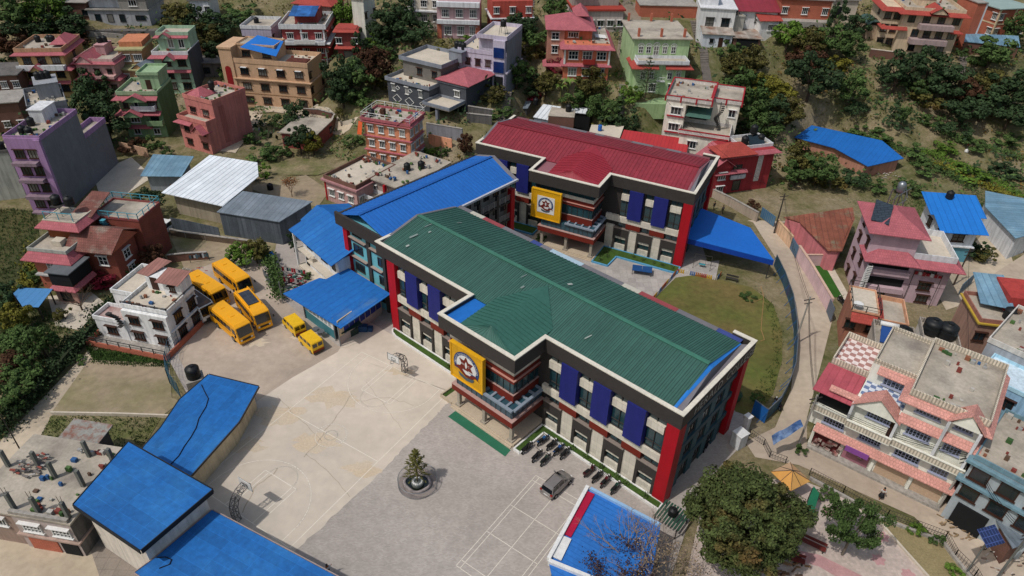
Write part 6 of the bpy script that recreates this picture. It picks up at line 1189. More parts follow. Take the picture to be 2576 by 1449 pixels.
sheet('driveway', [(700, 640), (760, 620), (870, 700), (830, 720), (700, 700)], .01, PAVE)
sheet('vegetable_plot', [(620, 470), (770, 440), (830, 480), (800, 520), (690, 500)], .01, DRY)
sheet('vegetable_plot', [(590, 330), (800, 350), (910, 400), (800, 440), (640, 440)], .01, GRY)
sheet('garden_lawn', [T(3, 1, 300, 550), T(3, 1, 425, 550), T(3, 1, 570, 800), T(3, 1, 440, 785)], .03, mat('bright_lawn', '#2f5a1c', var=.15, fine=.2))
sheet('garden_path', [T(3, 1, 425, 545), T(3, 1, 480, 545), T(3, 1, 640, 830), T(3, 1, 570, 820)], .025, CONCL)
# green entrance mats
z1_ = lambda x, y: ((1760+x/2.898)*.6289, (1360+y/2.898)*.6289)
tagp(sheet('entrance_mat', [z1_(180, 820), z1_(820, 1275), z1_(755, 1350), z1_(92, 888)], .03, paint('#2c6a50'), None), 'long green mat laid in front of the porch steps of the green-roofed block', 'mat')
z4_ = lambda x, y: ((1990+x/3.22)*.6289, (720+y/3.22)*.6289)
tagp(sheet('entrance_mat', [z4_(760, 975), z4_(1115, 1075), z4_(1090, 1118), z4_(880, 1050)], .03, paint('#1f5a3c'), None), 'green mat in front of the porch steps of the red-roofed block', 'mat')

# ------------------------------------------------------------------ painted court lines
LINE = mat('line_white', '#dcd6c8', rough=.8, var=.08, fine=.1)
def court_lines(x0, y0, a, segs, w, name, z=.012):
    ca, sa = math.cos(a), math.sin(a); X = lambda u, v: (x0+u*ca-v*sa, y0+u*sa+v*ca)
    mb = MB()
    for s_ in segs:
        p = [Vector(X(*q)) for q in s_]
        for a_, b_ in zip(p, p[1:]):
            d = (b_-a_); 
            if d.length < 1e-4: continue
            d.normalize(); n = Vector((-d.y, d.x))*w/2; e = d*w/2
            mb.poly([(c.x, c.y, z) for c in (a_-n-e, b_-n+e, b_+n+e, a_+n-e)])
    o = part(name, mb, LINE, None); tagp(o, kind='structure')
Wc, Lc = 13.84, 25.525
def arc(cx, cy, r, a0, a1, n=40): return [(cx+r*math.cos(t), cy+r*math.sin(t)) for t in np.linspace(a0, a1, n)]
sg = [[(0, 0), (Wc, 0), (Wc, Lc), (0, Lc), (0, 0)], [(0, Lc/2), (Wc, Lc/2)], arc(Wc/2, Lc/2, 1.75, 0, 2*math.pi), arc(Wc/2, Lc/2, .72, 0, 2*math.pi)]
for s_, b_ in ((1, 0), (-1, Lc)):
    k = lambda v: b_+s_*v
    sg += [[(Wc/2-2.3, k(0)), (Wc/2-2.3, k(5.3)), (Wc/2+2.3, k(5.3)), (Wc/2+2.3, k(0))], [(Wc/2-1.75, k(0)), (Wc/2-1.75, k(5.3))], [(Wc/2+1.75, k(0)), (Wc/2+1.75, k(5.3))]]
    sg += [[(u, k(v)) for u, v in arc(Wc/2, 5.3, 1.75, 0, math.pi)], [(.9+.3, k(0)), (.9+.3, k(2))]+[(u, k(v)) for u, v in arc(Wc/2, 1.6, 5.75, math.pi-.07, .07)]+[(Wc-1.2, k(2)), (Wc-1.2, k(0))]]
court_lines(-32.474, 47.159, -.5431, sg, .065, 'court_marking')
court_lines(-4.497, 38.678, -.608, [[(0, 0), (6.1, 0), (6.1, 13.4), (0, 13.4), (0, 0)], [(.46, 0), (.46, 13.4)], [(5.64, 0), (5.64, 13.4)], [(0, .76), (6.1, .76)], [(0, 12.64), (6.1, 12.64)], [(0, 4.72), (6.1, 4.72)], [(0, 8.68), (6.1, 8.68)], [(3.05, 0), (3.05, 4.72)], [(3.05, 8.68), (3.05, 13.4)], [(3.05, 4.72), (3.05, 8.68)]], .055, 'badminton_marking')
CRK = mat('crack', '#a89c8b', var=.2)
for pts, w in (([(442, 912), (540, 905), (640, 925), (690, 950)], .05), ([(430, 950), (520, 940), (600, 960), (640, 985)], .05), ([(640, 1015), (740, 930), (850, 880), (905, 862)], .06), ([(882, 990), (850, 1045), (800, 1110), (765, 1150)], .1), ([(700, 1000), (760, 1060), (810, 1110)], .06), ([(905, 1010), (980, 1000), (1040, 1020)], .06), ([(770, 1140), (830, 1190), (880, 1250)], .07), ([(920, 960), (960, 1010), (1010, 1080)], .04), ([(560, 870), (640, 900), (700, 890), (760, 850)], .04), ([(700, 1180), (640, 1230), (610, 1290)], .12)):
    P = [at(*p) for p in jag(pts, 5, 3, int(pts[0][0]))]; mb = MB()
    for a, b in zip(P, P[1:]): d = (b-a)[:2]; n = np.array([-d[1], d[0]])/max(1e-6, np.linalg.norm(d))*w/2; mb.poly([(a[0]-n[0], a[1]-n[1], .010), (b[0]-n[0], b[1]-n[1], .010), (b[0]+n[0], b[1]+n[1], .010), (a[0]+n[0], a[1]+n[1], .010)])
    tagp(part('pavement_joint', mb, CRK, None), kind='structure')
# stains on the court
for i, (x, y, rx) in enumerate(((735, 810, 1.2), (745, 850, .7), (640, 860, 1.4), (800, 1110, 2.2), (845, 1000, 2.6), (700, 1040, 2.4), (910, 1180, 1.6), (1010, 935, 1.4), (620, 1120, 1.8))):
    g = at(x, y, 0); r = random.Random(i); mb = MB(); mb.poly([(g[0]+math.cos(a)*rx*r.uniform(.4, 1.1)*1.5, g[1]+math.sin(a)*rx*r.uniform(.3, .9), .009) for a in np.linspace(0, 2*math.pi, 22, endpoint=False)])
    tagp(part('court_stain', mb, mat('stain', '#c0b39f', var=.06, scale=.5, col2='#c4b29a', mix=.5), None), kind='structure')

# ------------------------------------------------------------------ planters along the green block
LOCS = lambda s, t, z=0: tuple(_O+_e1*s+_e2*t)+(z,)
def planter(label, pts, ins=.22, gm=GRASSG, km=WHITE, h=.28, bushes=(), frame=LOCS):
    P = [Vector(frame(*p)) for p in pts]; c = sum(P, Vector())/len(P)
    root = empty('planter', (c.x, c.y, 0), 0, label, 'planter', 'grass planters along the school walls'); Q = [p-c for p in P]
    mb = MB().slab([(p.x, p.y, .2) for p in Q], .25); part('grass_bed', mb, gm, root)
    mb = MB(); 
    for a, b in zip(Q, Q[1:]+Q[:1]): mb.bar((a.x, a.y, h/2), (b.x, b.y, h/2), .2, h)
    part('kerb', mb, km, root); r = random.Random(len(pts))
    for (s, t) in bushes:
        p = Vector(frame(s, t))-c; m = MB()
        for i in range(60):
            o = Vector((r.gauss(0, .16), r.gauss(0, .16), .25+abs(r.gauss(0, .25)))); d = Vector((r.uniform(-1, 1), r.uniform(-1, 1), r.uniform(-.3, 1))).normalized()*.14; e = d.orthogonal().normalized()*.08
            m.poly([p+o-e, p+o+d, p+o+e])
        part('small_plant', m, LEAFM, root)
    return root
planter('long grass planter with white kerb at the right half of the green-roofed block', [(-.4, -1.15), (14.95, -1.05), (14.95, -5.15), (15.85, -5.15), (15.85, -.15), (-.3, -.15)], bushes=[(1.5, -.7), (3.9, -.7), (5.2, -.6), (7.2, -.7), (9.2, -.7), (11, -.7)])
planter('grass planter with white kerb and rounded end at the left half of the green-roofed block', [(27.9, -.15), (27.9, -1.25), (40.5, -1.25), (41.4, -1.0), (41.9, -.6), (41.9, -.25)], bushes=[(31, -.7)])
planter('small square grass patch at the left foot of the porch', [(26.0, -4.9), (27.9, -4.9), (27.9, -2.0), (26.0, -2.0)], h=.4, km=mat('porch_stone', ''))
LR = lambda s, t, z=0: tuple(_Q+_r1*s+np.array([.437, .899])*t)+(z,)
planter('planter with shrubs and pale blue kerb below the red-roofed block', [(-.2, -2.2), (9.6, -2.2), (9.9, -5.4), (12.5, -5.4), (12.5, -.2), (-.2, -.2)], km=paint('#5a9cc2'), bushes=[(.8, -1.2), (2.3, -1.2), (3.8, -1.2), (5.6, -1.2), (7.2, -1.1), (10.8, -3), (11.5, -4.5), (11.4, -2)], frame=LR)
planter('shaded planter with pale blue kerb left of the porch of the red-roofed block', [(24.2, -.2), (24.2, -2.5), (33, -2.5), (33, -.2)], km=paint('#5a9cc2'), frame=LR)

# ------------------------------------------------------------------ basketball hoops
def hoop(label, x, y, rz, first=None):
    if first: return copy_tree(first, (x, y, 0), rz, label)
    root = empty('basketball_hoop', (x, y, 0), rz, label, 'basketball hoop', 'the two basketball hoops')
    # trusses: square lattice rising and leaning forward (+y is towards the court)
    path = [(0, 0), (-.05, 1.0), (0, 1.9), (.35, 2.7), (1.0, 3.3), (1.75, 3.5)]; mb = MB(); w = .28; prev = None
    for i, (y_, z_) in enumerate(path):
        t = Vector(path[min(i+1, 5)])-Vector(path[max(i-1, 0)]); n = Vector((-t.y, t.x)).normalized()*w
        q = [(-w, y_-n.x, z_-n.y), (w, y_-n.x, z_-n.y), (w, y_+n.x, z_+n.y), (-w, y_+n.x, z_+n.y)]
        for a, b in zip(q, q[1:]+q[:1]): mb.bar(a, b, .05)
        if prev:
            for k in range(4): mb.bar(prev[k], q[k], .055); mb.bar(prev[k], q[(k+1) % 4], .035)
        prev = q
    part('truss', mb, mat('hoop_steel', '#6f6b6b', rough=.6, var=.3), root)
    bb = part('backboard', MB().box(-.9, .9, 1.8, 1.84, 2.95, 4.0), WHITE, root)
    mb = MB(); 
    for x0, x1, z0, z1 in ((-.9, .9, 2.93, 2.98), (-.9, .9, 3.97, 4.02), (-.92, -.87, 2.93, 4.02), (.87, .92, 2.93, 4.02), (-.3, .3, 3.1, 3.14), (-.3, .3, 3.52, 3.56), (-.32, -.28, 3.1, 3.56), (.28, .32, 3.1, 3.56)): mb.box(x0, x1, 1.845, 1.86, z0, z1)
    part('board_lines', mb, IRON, bb)
    mb = MB(); c = [(math.cos(a)*.23, 2.12+math.sin(a)*.23, 3.05) for a in np.linspace(0, 2*math.pi, 15)]; mb.tube(c, .02, 5); part('rim', mb, IRON, root)
    mb = MB()
    for i in range(10): a = i*.628; mb.bar((math.cos(a)*.22, 2.12+math.sin(a)*.22, 3.04), (math.cos(a+.3)*.12, 2.12+math.sin(a+.3)*.12, 2.65), .015)
    part('net', mb, WHITE, root)
    return root
hb = at(1018.3, 934); a = -.5431
hp = hoop('basketball hoop on a bent steel truss at the far end near the school wall', hb[0], hb[1], a+math.pi)
nb = at((900+200/4.025)*.6289, (1944+540/4.025)*.6289); hoop('basketball hoop on a bent steel truss at the near end beside the blue roofs', nb[0], nb[1], a, hp)

# ------------------------------------------------------------------ pond with tree
pc = at(1051, 1217)
root = empty('fish_pond', (pc[0], pc[1], 0), 0, 'round railed fish pond in the middle of the yard', 'pond')
part('pond_floor', MB().cyl((0, 0, .0), (0, 0, .04), 2.0, k=40), mat('pond_pave', '#8f8580', var=.2), root)
ol = [(math.cos(t)*(1.32+.12*math.cos(2*t+.6)-.22*max(0, math.cos(t-.1)-.6)), math.sin(t)*(1.18+.1*math.sin(3*t))) for t in np.linspace(0, 2*math.pi, 44, endpoint=False)]
mb = MB(); mb.tube([(x, y, .22) for x, y in ol]+[(ol[0][0], ol[0][1], .22)], .16, 8); part('rock_rim', mb, mat('rim_rock', '#8f8786', var=.45, scale=1.5), root)
part('water', MB().poly([(x*.97, y*.97, .16) for x, y in ol]), mat('pond_water', '#11160f', rough=.06, var=.1, spec=.8), root)
mb = MB(); n = 76
for i in range(n): t = 2*math.pi*i/n; mb.bar((2.05*math.cos(t), 2.05*math.sin(t), 0), (2.05*math.cos(t), 2.05*math.sin(t), .95), .022)
for z in (.12, .95): mb.tube([(2.05*math.cos(t), 2.05*math.sin(t), z) for t in np.linspace(0, 2*math.pi, 41)], .028 if z > .5 else .018, 6)
part('railing', mb, STEEL, root)
pl = empty('planter_drum', (pc[0]+.0, pc[1]-.1, 0), 0, 'round white stone drum in the middle of the pond holding the little tree', 'planter')
part('drum', MB().lathe([(.62, 0), (.66, .5), (.6, .56), (.28, .56), (.26, .48)], k=20), mat('drum', '#6f7470', var=.35, scale=1.5), pl)
mb = MB(); r = random.Random(2)
for i in range(14): t = i*.449; mb.cyl((math.cos(t)*.47, math.sin(t)*.47, .52), (math.cos(t)*.47, math.sin(t)*.47, .66), .12, .09, 8)
part('pebbles', mb, WHITE, pl)

# ------------------------------------------------------------------ vehicles
GLB = mat('vehicle_glass', '#0f1418', rough=.08, var=.2, spec=.8)
def wheel(parent, x, y, r=.45, w=.26):
    o = part('wheel', MB().cyl((x-w/2, y, r), (x+w/2, y, r), r, k=16), RUBBER, parent)
    s = 1 if x > 0 else -1; part('rim', MB().cyl((x+s*w/2, y, r), (x+s*(w/2+.02), y, r), r*.55, k=10), STEEL, o)
def bus(label, loc, rz, body=YEL, L=7.4, Wd=2.15, solar=False, stripe='#b97a10', roofm=None, group='yellow school buses'):
    r = empty('school_bus', loc, rz, label, 'bus', group); hw = Wd/2     # front points to +y
    prof = [(-L/2, .45), (-L/2-.02, 2.2), (-L/2+.18, 2.78), (-L/2+.5, 2.88), (L/2-.75, 2.9), (L/2-.35, 2.72), (L/2-.02, 1.35), (L/2+.03, 1.0), (L/2, .45)]
    part('body', MB().prism(prof, -hw, hw), body, r)
    part('roof', MB().prism([(-L/2+.2, 2.79), (-L/2+.5, 2.95), (L/2-.8, 2.97), (L/2-.42, 2.76)], -hw+.12, hw-.12), roofm or body, r)
    part('windscreen', MB().slab([(-hw+.12, L/2-.3, 2.62), (hw-.12, L/2-.3, 2.62), (hw-.12, L/2+.05, 1.42), (-hw+.12, L/2+.05, 1.42)], .04), GLB, r)
    n = 6
    for s in (-1, 1):
        for i in range(n): y0 = -L/2+.35+i*(L-2.0)/n; part('side_window', MB().box(*(sorted((s*(hw-.01), s*(hw+.02)))), y0, y0+(L-2.0)/n-.1, 1.55, 2.35), GLB, r)
        part('door' if s < 0 else 'driver_window', MB().box(*(sorted((s*(hw-.01), s*(hw+.025)))), L/2-1.45, L/2-.65, .6 if s < 0 else 1.5, 2.3), GLB, r)
        part('side_stripe', MB().box(*(sorted((s*(hw-.005), s*(hw+.012)))), -L/2, L/2-1.5, 1.18, 1.3), paint(stripe), r)
        part('headlight', MB().cyl((s*(hw-.35), L/2, .85), (s*(hw-.35), L/2+.06, .85), .13, k=10), WHITE, r)
        part('mirror', MB().bar((s*hw, L/2-.2, 2.2), (s*(hw+.35), L/2+.1, 2.1), .05).box(*(sorted((s*(hw+.25), s*(hw+.45)))), L/2+.05, L/2+.12, 1.75, 2.15), IRON, r)
    part('rear_window', MB().box(-hw+.3, hw-.3, -L/2-.04, -L/2, 1.5, 2.2), GLB, r)
    part('bumper', MB().box(-hw, hw, L/2, L/2+.12, .4, .68), body if body is YEL else IRON, r); part('grille', MB().box(-hw+.5, hw-.5, L/2+.03, L/2+.06, .72, 1.0), IRON, r)
    for s in (-1, 1):
        for y in (-L/2+1.7, L/2-1.6): wheel(r, s*(hw-.12), y)
    for y in (-1.9, .6): part('roof_hatch', MB().box(-.3, .3, y-.35, y+.35, 2.95, 3.02), body, r)
    if solar:
        p = part('solar_panel', MB().box(-.72, .72, -2.4, 1.1, 3.02, 3.08), mat('pv', '#383d47', rough=.3, brick=(1.44, .85, .03, 1.6, 0)), r)
        for s in (-1, 1): part('roof_rail', MB().box(s*.85-.06, s*.85+.06, -3.2, 1.6, 2.95, 3.12), YEL, r)
    return r
D = math.radians
def heading(deg): return D(deg-90)
bus('yellow bus in front of the others closest to the court', (-37.2, 72.55, 0), heading(-41.5))
bus('yellow bus furthest back parked against the bushes', (-40.6, 83.0, 0), heading(-42))
bus('yellow bus between the white old bus and the furthest yellow bus', (-43.2, 79.9, 0), heading(-37.5))
bus('yellow bus with dark solar panels on its roof', (-35.3, 75.6, 0), heading(-49.5), solar=True, L=7.2)
bus('old white bus with a rusty brown roof in the shade of the white house', (-43.5, 76.4, 0), heading(-38), WHITE, 7.0, 2.1, roofm=mat('rusty_roof', '#5f534e', var=.35, scale=.8, col2='#86664f', mix=.62), group='old bus', stripe='#8a3038')
def van(label, loc, rz):
    r = empty('minivan', loc, rz, label, 'van', 'yellow school minivans'); hw = .8; L = 3.7
    part('body', MB().prism([(-L/2, .3), (-L/2-.03, 1.0), (-L/2+.12, 1.82), (-L/2+.35, 1.9), (L/2-.85, 1.9), (L/2-.25, 1.1), (L/2, .95), (L/2+.02, .3)], -hw, hw), mat('van_yellow', '#e2b30f', rough=.45, var=.08, spec=.5), r)
    part('roof', MB().prism([(-L/2+.2, 1.86), (-L/2+.4, 1.95), (L/2-1.0, 1.95), (L/2-.8, 1.86)], -hw+.08, hw-.08), mat('van_yellow', ''), r)
    part('windscreen', MB().slab([(-hw+.1, L/2-.78, 1.84), (hw-.1, L/2-.78, 1.84), (hw-.1, L/2-.26, 1.18), (-hw+.1, L/2-.26, 1.18)], .03), GLB, r)
    for x in (-.38, .38): part('rear_window', MB().slab([(x-.3, -L/2-.0, 1.2), (x+.3, -L/2-.0, 1.2), (x+.3, -L/2+.06, 1.68), (x-.3, -L/2+.06, 1.68)], .04), GLB, r)
    part('rear_band', MB().box(-hw, hw, -L/2-.05, -L/2-.02, .42, .75), paint('#8f3a1c'), r); part('bumper', MB().box(-hw, hw, -L/2-.12, -L/2-.04, .28, .42), IRON, r)
    for s in (-1, 1):
        for y0 in (-1.4, -.45, .5): part('side_window', MB().box(*(sorted((s*(hw-.01), s*(hw+.015)))), y0, y0+.75, 1.2, 1.68), GLB, r)
        for y in (-1.15, 1.1): wheel(r, s*(hw-.08), y, .28, .18)
    return r
v1 = van('yellow minivan nearer the buses seen from behind', (-29.1, 73.2, 0), heading(133)); v2 = van('yellow minivan nearer the canteen door seen from behind', (-26.0, 69.8, 0), heading(135))
def car():
    r = empty('parked_car', (5.3, 48.2, 0), heading(50), 'bronze grey hatchback parked across the end of the badminton court', 'car')
    P = mat('car_bronze', '#918c89', rough=.3, var=.04, metal=.45, spec=.6); L = 3.75
    st = [(-1.85, .72, .3, .85), (-1.7, .8, .24, .95), (-1.0, .84, .2, .98), (0, .85, .2, .98), (.9, .84, .2, .95), (1.4, .8, .22, .86), (1.75, .68, .28, .72), (1.86, .5, .34, .58)]
    mb = MB(); k = 8
    for y, w, b, t in st: mb.v += [(-w*.9, y, b), (w*.9, y, b), (w, y, b+.18), (w, y, t-.12), (w*.88, y, t), (-w*.88, y, t), (-w, y, t-.12), (-w, y, b+.18)]
    for j in range(len(st)-1):
        for i in range(k): mb.f.append((j*k+i, j*k+(i+1) % k, (j+1)*k+(i+1) % k, (j+1)*k+i))
    mb.f += [tuple(range(k-1, -1, -1)), tuple(range(len(st)*k-k, len(st)*k))]; o = part('body', mb, P, r, False)
    me = o.data; me.polygons.foreach_set('use_smooth', [True]*len(me.polygons))
    def cabin(stn, m, name):
        mb = MB(); n = len(mb.v)
        for y, w, b, t, wt in stn: mb.v += [(-w, y, b), (w, y, b), (wt, y, t), (-wt, y, t)]
        for j in range(len(stn)-1):
            for i in range(4): mb.f.append((j*4+i, j*4+(i+1) % 4, j*4+4+(i+1) % 4, j*4+4+i))
        mb.f += [(3, 2, 1, 0), tuple(range(len(stn)*4-4, len(stn)*4))]; return part(name, mb, m, r)
    cabin([(-1.78, .7, .9, .98, .66), (-1.52, .74, .9, 1.42, .6), (.3, .76, .9, 1.46, .6), (1.05, .72, .88, .95, .68)], GLB, 'window_glass')
    cabin([(-1.62, .6, 1.40, 1.46, .5), (-1.3, .63, 1.4, 1.5, .54), (.15, .63, 1.42, 1.52, .54), (.42, .6, 1.38, 1.42, .55)], P, 'roof')
    for s in (-1, 1):
        for (y0, z0, y1, z1) in ((-1.72, .95, -1.5, 1.42), (-.55, .95, -.55, 1.46), (.4, .95, .32, 1.46), (1.05, .93, .35, 1.44)): part('pillar', MB().bar((s*.73, y0, z0), (s*.62, y1, z1), .07), P, r)
        part('roof_rail', MB().bar((s*.56, -1.3, 1.54), (s*.56, .1, 1.55), .05), IRON, r); part('mirror', MB().box(*(sorted((s*.85, s*1.03))), .75, .88, .98, 1.12), P, r)
        part('tail_light', MB().box(*(sorted((s*.55, s*.8))), -1.86, -1.7, .72, .92), paint('#8c1a16', .3), r); part('headlight', MB().box(*(sorted((s*.45, s*.68))), 1.7, 1.83, .55, .7), WHITE, r)
        for y in (-1.18, 1.2): wheel(r, s*.78, y, .3, .2)
    part('number_plate', MB().box(-.25, .25, -1.88, -1.86, .5, .62), WHITE, r); part('rear_bumper', MB().box(-.74, .74, -1.92, -1.83, .32, .5), P, r)
car()
def jeep():
    g = at(*T(0, 1, 1262, 300), 0); r = empty('pickup_jeep', (g[0], g[1], 0), heading(-105), 'white pickup jeep parked by the tin fence on the left', 'car')
    part('body', MB().prism([(-2.1, .45), (-2.1, 1.15), (.2, 1.15), (.9, 1.12), (2.0, 1.02), (2.1, .8), (2.1, .45)], -.83, .83), WHITE, r)
    part('cabin', MB().prism([(-.9, 1.1), (-.8, 1.85), (.25, 1.85), (.8, 1.12)], -.76, .76), GLB, r); part('roof', MB().prism([(-.85, 1.84), (-.8, 1.93), (.3, 1.93), (.32, 1.84)], -.74, .74), WHITE, r)
    for s in (-1, 1):
        for y in (-1.4, 1.4): wheel(r, s*.75, y, .36, .24)
    part('bumper', MB().box(-.8, .8, 2.1, 2.22, .4, .6), IRON, r)
jeep()
_mc = {}
def moto(label, x, y, rz, c, scooter=False, z=0.):
    key = (c, scooter)
    if key not in _mc:
        r = empty('motorcycle', (0, 0, 0), 0, label, 'motorcycle', 'motorcycles parked along the school wall'); P = paint(c, .35)
        for y0 in (-.62, .66):
            R_ = .3 if not scooter else .24; mb = MB().cyl((-.05, y0, R_), (.05, y0, R_), R_, k=14); w = part('wheel', mb, RUBBER, r); part('rim', MB().cyl((-.06, y0, R_), (.06, y0, R_), R_*.6, k=10), STEEL, w)
        part('engine', MB().box(-.14, .14, -.25, .3, .25, .55), IRON, r)
        if scooter: part('body', MB().prism([(-.85, .45), (-.9, .8), (-.1, .75), (0, .35), (.3, .3), (.45, .95), (.58, .95), (.5, .25), (-.2, .22)], -.17, .17), P, r)
        else: part('fuel_tank', MB().prism([(-.05, .6), (-.02, .85), (.3, .92), (.42, .75), (.38, .6)], -.14, .14), P, r); part('tail', MB().prism([(-.95, .8), (-.95, .9), (-.6, .78), (-.6, .68)], -.1, .1), P, r)
        part('seat', MB().prism([(-.72, .78), (-.7, .86), (-.1, .82), (-.02, .74)], -.14, .14), RUBBER, r)
        mb = MB().bar((0, .66, .3), (0, .42, .98), .08).bar((-.36, .38, 1.02), (.36, .38, 1.02), .04).bar((-.3, .38, 1.02), (-.42, .45, 1.2), .03).bar((.3, .38, 1.02), (.42, .45, 1.2), .03); part('handlebar', mb, IRON, r)
        part('headlight', MB().cyl((0, .5, .88), (0, .62, .88), .1, k=10), WHITE, r); part('mudguard', MB().box(-.07, .07, .4, .9, .6, .66), P, r)
        _mc[key] = r; o = r
        o.location = (x, y, z); o.rotation_euler = (0, 0, rz)
    else: o = copy_tree(_mc[key], (x, y, z), rz, label)
    o.scale = (1.05, 1.05, 1.05)
MH = heading(48)
for lab, x, y, dr, c, sc in (
    ('black motorcycle nearest the green mat corner, leftmost of the parked bikes', 2.2, 53.1, .05, '#1a1b1d', 0),
    ('black motorcycle with a blue cover and yellow helmet at the corner of the planter', 4.0, 54.3, -.05, '#1f4f7c', 0),
    ('black motorcycle second in the back row against the kerb', 5.0, 53.7, -.02, '#1a1b1d', 0),
    ('blue motorcycle in the back row beside the red-handled one', 5.7, 53.0, .03, '#1d4070', 0),
    ('dark motorcycle with red handlebar ends at the right end of the first cluster', 6.4, 52.5, .05, '#1a1b1d', 0),
    ('black motorcycle in front of the first cluster, left of the greenish one', 3.3, 52.0, .08, '#1a1b1d', 0),
    ('greenish black motorcycle nearest the car in the first cluster', 4.2, 51.5, .1, '#23302a', 0),
    ('dark red scooter standing alone right of the grey car', 8.9, 50.1, -.05, '#3d1418', 1),
    ('black motorcycle between the dark red scooter and the maroon motorcycle', 9.7, 49.4, 0, '#1a1b1d', 0),
    ('maroon motorcycle second from the right end of the row', 10.5, 48.8, .05, '#4a1018', 0),
    ('dark green motorcycle last on the right of the row', 11.5, 48.0, .05, '#16332a', 0)): moto(lab, x, y, MH+dr, c, bool(sc))
for lab, px, hd, c in (('motorcycle in shade beside the right end wall of the green-roofed block', (1775, 1128), 60, '#1a1b1d'), ('dark motorcycle parked in the shade next to the old white bus', (500, 800), 80, '#1a1b1d'), ('motorcycle parked inside the pink gate by the lawn', T(3, 1, 548, 840), 100, '#2a2622'), ('dark motorcycle standing on the lane beside the blue fence', T(3, 2, 68, 170), 95, '#2a1a20')):
    g = at(*px); moto(lab, g[0], g[1], heading(hd), c)

# ------------------------------------------------------------------ walls, fences, stairs
PINKW = wallm('#b79a9c', .15)
wall('boundary_wall', 'long pink boundary wall with a sunlit cream coping beside the lane', [T(3, 1, 455, 910), T(3, 1, 300, 640), T(3, 1, 210, 500)], 2.4, .25, PINKW, paint('#c9ab98'), 0)
wall('boundary_wall', 'peach boundary wall beyond the blue gate beside the rust-roofed bungalow', [T(3, 1, 165, 425), T(3, 1, 50, 290)], 2.2, .25, wallm('#c19d7c'), paint('#c9ab88'), 0)
wall('boundary_wall', 'pink cross wall behind the small bright lawn', [T(3, 1, 265, 555), T(3, 1, 500, 555)], 2.0, .2, PINKW, paint('#c9ab98'), 0)
def gate(label, a, b, h, m, n=8):
    p, q = at(*a), at(*b); root = empty('gate', tuple(p), math.atan2(*(q-p)[[1, 0]]), label, 'gate'); L = float(np.linalg.norm(q-p)); part('gate_leaf', MB().box(0, L/2-.02, -.03, .03, .1, h), m, root); part('gate_leaf', MB().box(L/2+.02, L, -.03, .03, .1, h), m, root)
    mb = MB()
    for i in range(n+1): mb.box(L*i/n-.03, L*i/n+.03, -.06, -.031, .1, h)
    part('gate_bars', mb, STEEL, root)
gate('blue steel gate in the peach and pink wall by the lane', T(3, 1, 165, 430), T(3, 1, 208, 505), 2.2, paint('#4c7494'))
gate('grey blue steel gate beside the pink wall end', T(3, 1, 440, 905), T(3, 1, 470, 985), 2.3, paint('#5d6b7c'))
gate('small blue gate where the lane leaves the canopy', T(3, 1, -60, 190), T(3, 1, 40, 265), 2.0, paint('#4c7494'))
gate('light blue steel gate across the track on the right', T(3, 1, 1430, 780), T(3, 1, 1530, 690), 2.0, paint('#4d7187'))
# blue sheet fence round the lawn
def sheet_fence(label, pts, h, m, top=STEEL, lean=0.):
    P = [at(*p) for p in pts]; c = P[0]; root = empty('sheet_fence', tuple(c), 0, label, 'fence')
    mb = MB(); tb = MB(); ps = MB()
    for a, b in zip(P, P[1:]):
        a = a-c; b = b-c; n = max(1, int(np.linalg.norm(b-a)/.9))
        for i in range(n):
            p = a+(b-a)*i/n; q_ = a+(b-a)*(i+1)/n; mb.bar((p[0], p[1], h/2), (q_[0], q_[1], h/2), .04, h)
            if i % 3 == 0: part('fence_post', MB().bar((p[0], p[1], 0), (p[0], p[1], h+.05), .07).bar((p[0], p[1], h*.8), (p[0]-.9, p[1], 0), .05), paint('#2c5f94'), root)
        tb.bar((a[0], a[1], h+.03), (b[0], b[1], h+.03), .08, .08)
    part('sheets', mb, m, root); part('top_rail', tb, top, root)
FB = mat('fence_mural', '#3a5d6e', rough=.7, var=.4, scale=.6, col2='#4b3a5c', mix=.6, fine=.2, wave=.8, wcol='#33505e')
sheet_fence('curved sheet metal fence with faded murals round the school lawn', [(1947, 668), (1968, 712), (1988, 770), (1996, 830), (1998, 880), (1993, 940), (1978, 985), (1955, 1030), (1922, 1062)], 2.0, FB)
sheet_fence('bright blue end of the fence at the lawn corner gate', [(1922, 1064), (1890, 1040)], 2.2, paint('#1d5fa8'))
def mesh_fence(label, pts, h, m, step=1.5, name='mesh_fence', nr=4, z=None):
    P = [at(*p) if z is None else at(p[0], p[1], z) for p in pts]; c = P[0]; root = empty(name, tuple(c), 0, label, 'fence'); mb = MB(); w = MB()
    for a, b in zip(P, P[1:]):
        a = a-c; b = b-c; L = np.linalg.norm(b-a); n = max(1, int(L/step))
        for i in range(n+1): p = a+(b-a)*i/n; part('fence_post', MB().bar((p[0], p[1], 0), (p[0], p[1], h), .07), m, root)
        for k in range(nr+1): w.bar((a[0], a[1], h*k/nr+.02), (b[0], b[1], h*k/nr+.02), .03)
        n = int(L/.25)
        for i in range(n): p = a+(b-a)*i/n; w.bar((p[0], p[1], 0), (p[0], p[1], h), .02)
    part('fence_bars', w, m, root)
mesh_fence('teal mesh fence curving from the white house to the tank roof', [(452, 868), (432, 895), (424, 930), (428, 965), (455, 1000)], 2.4, paint('#2f5a6e'))
mesh_fence('dark railing on a low wall along the right street', [(2035, 1195), (2120, 1240), (2230, 1300), (2375, 1355), (2400, 1400), (2450, 1449), (2480, 1500)], 1.1, IRON, 2.5, nr=2)
wall('low_wall', 'low concrete kerb wall under the street railing', [(2036, 1205), (2120, 1250), (2230, 1312), (2370, 1365), (2395, 1400), (2440, 1455)], .35, .3, CONC, None, 0)
wall('low_wall', 'narrow pale kerb between the plaza and the dry garden', [(2215, 1318), (2260, 1370), (2345, 1465)], .25, .2, CONCL, None, 0)
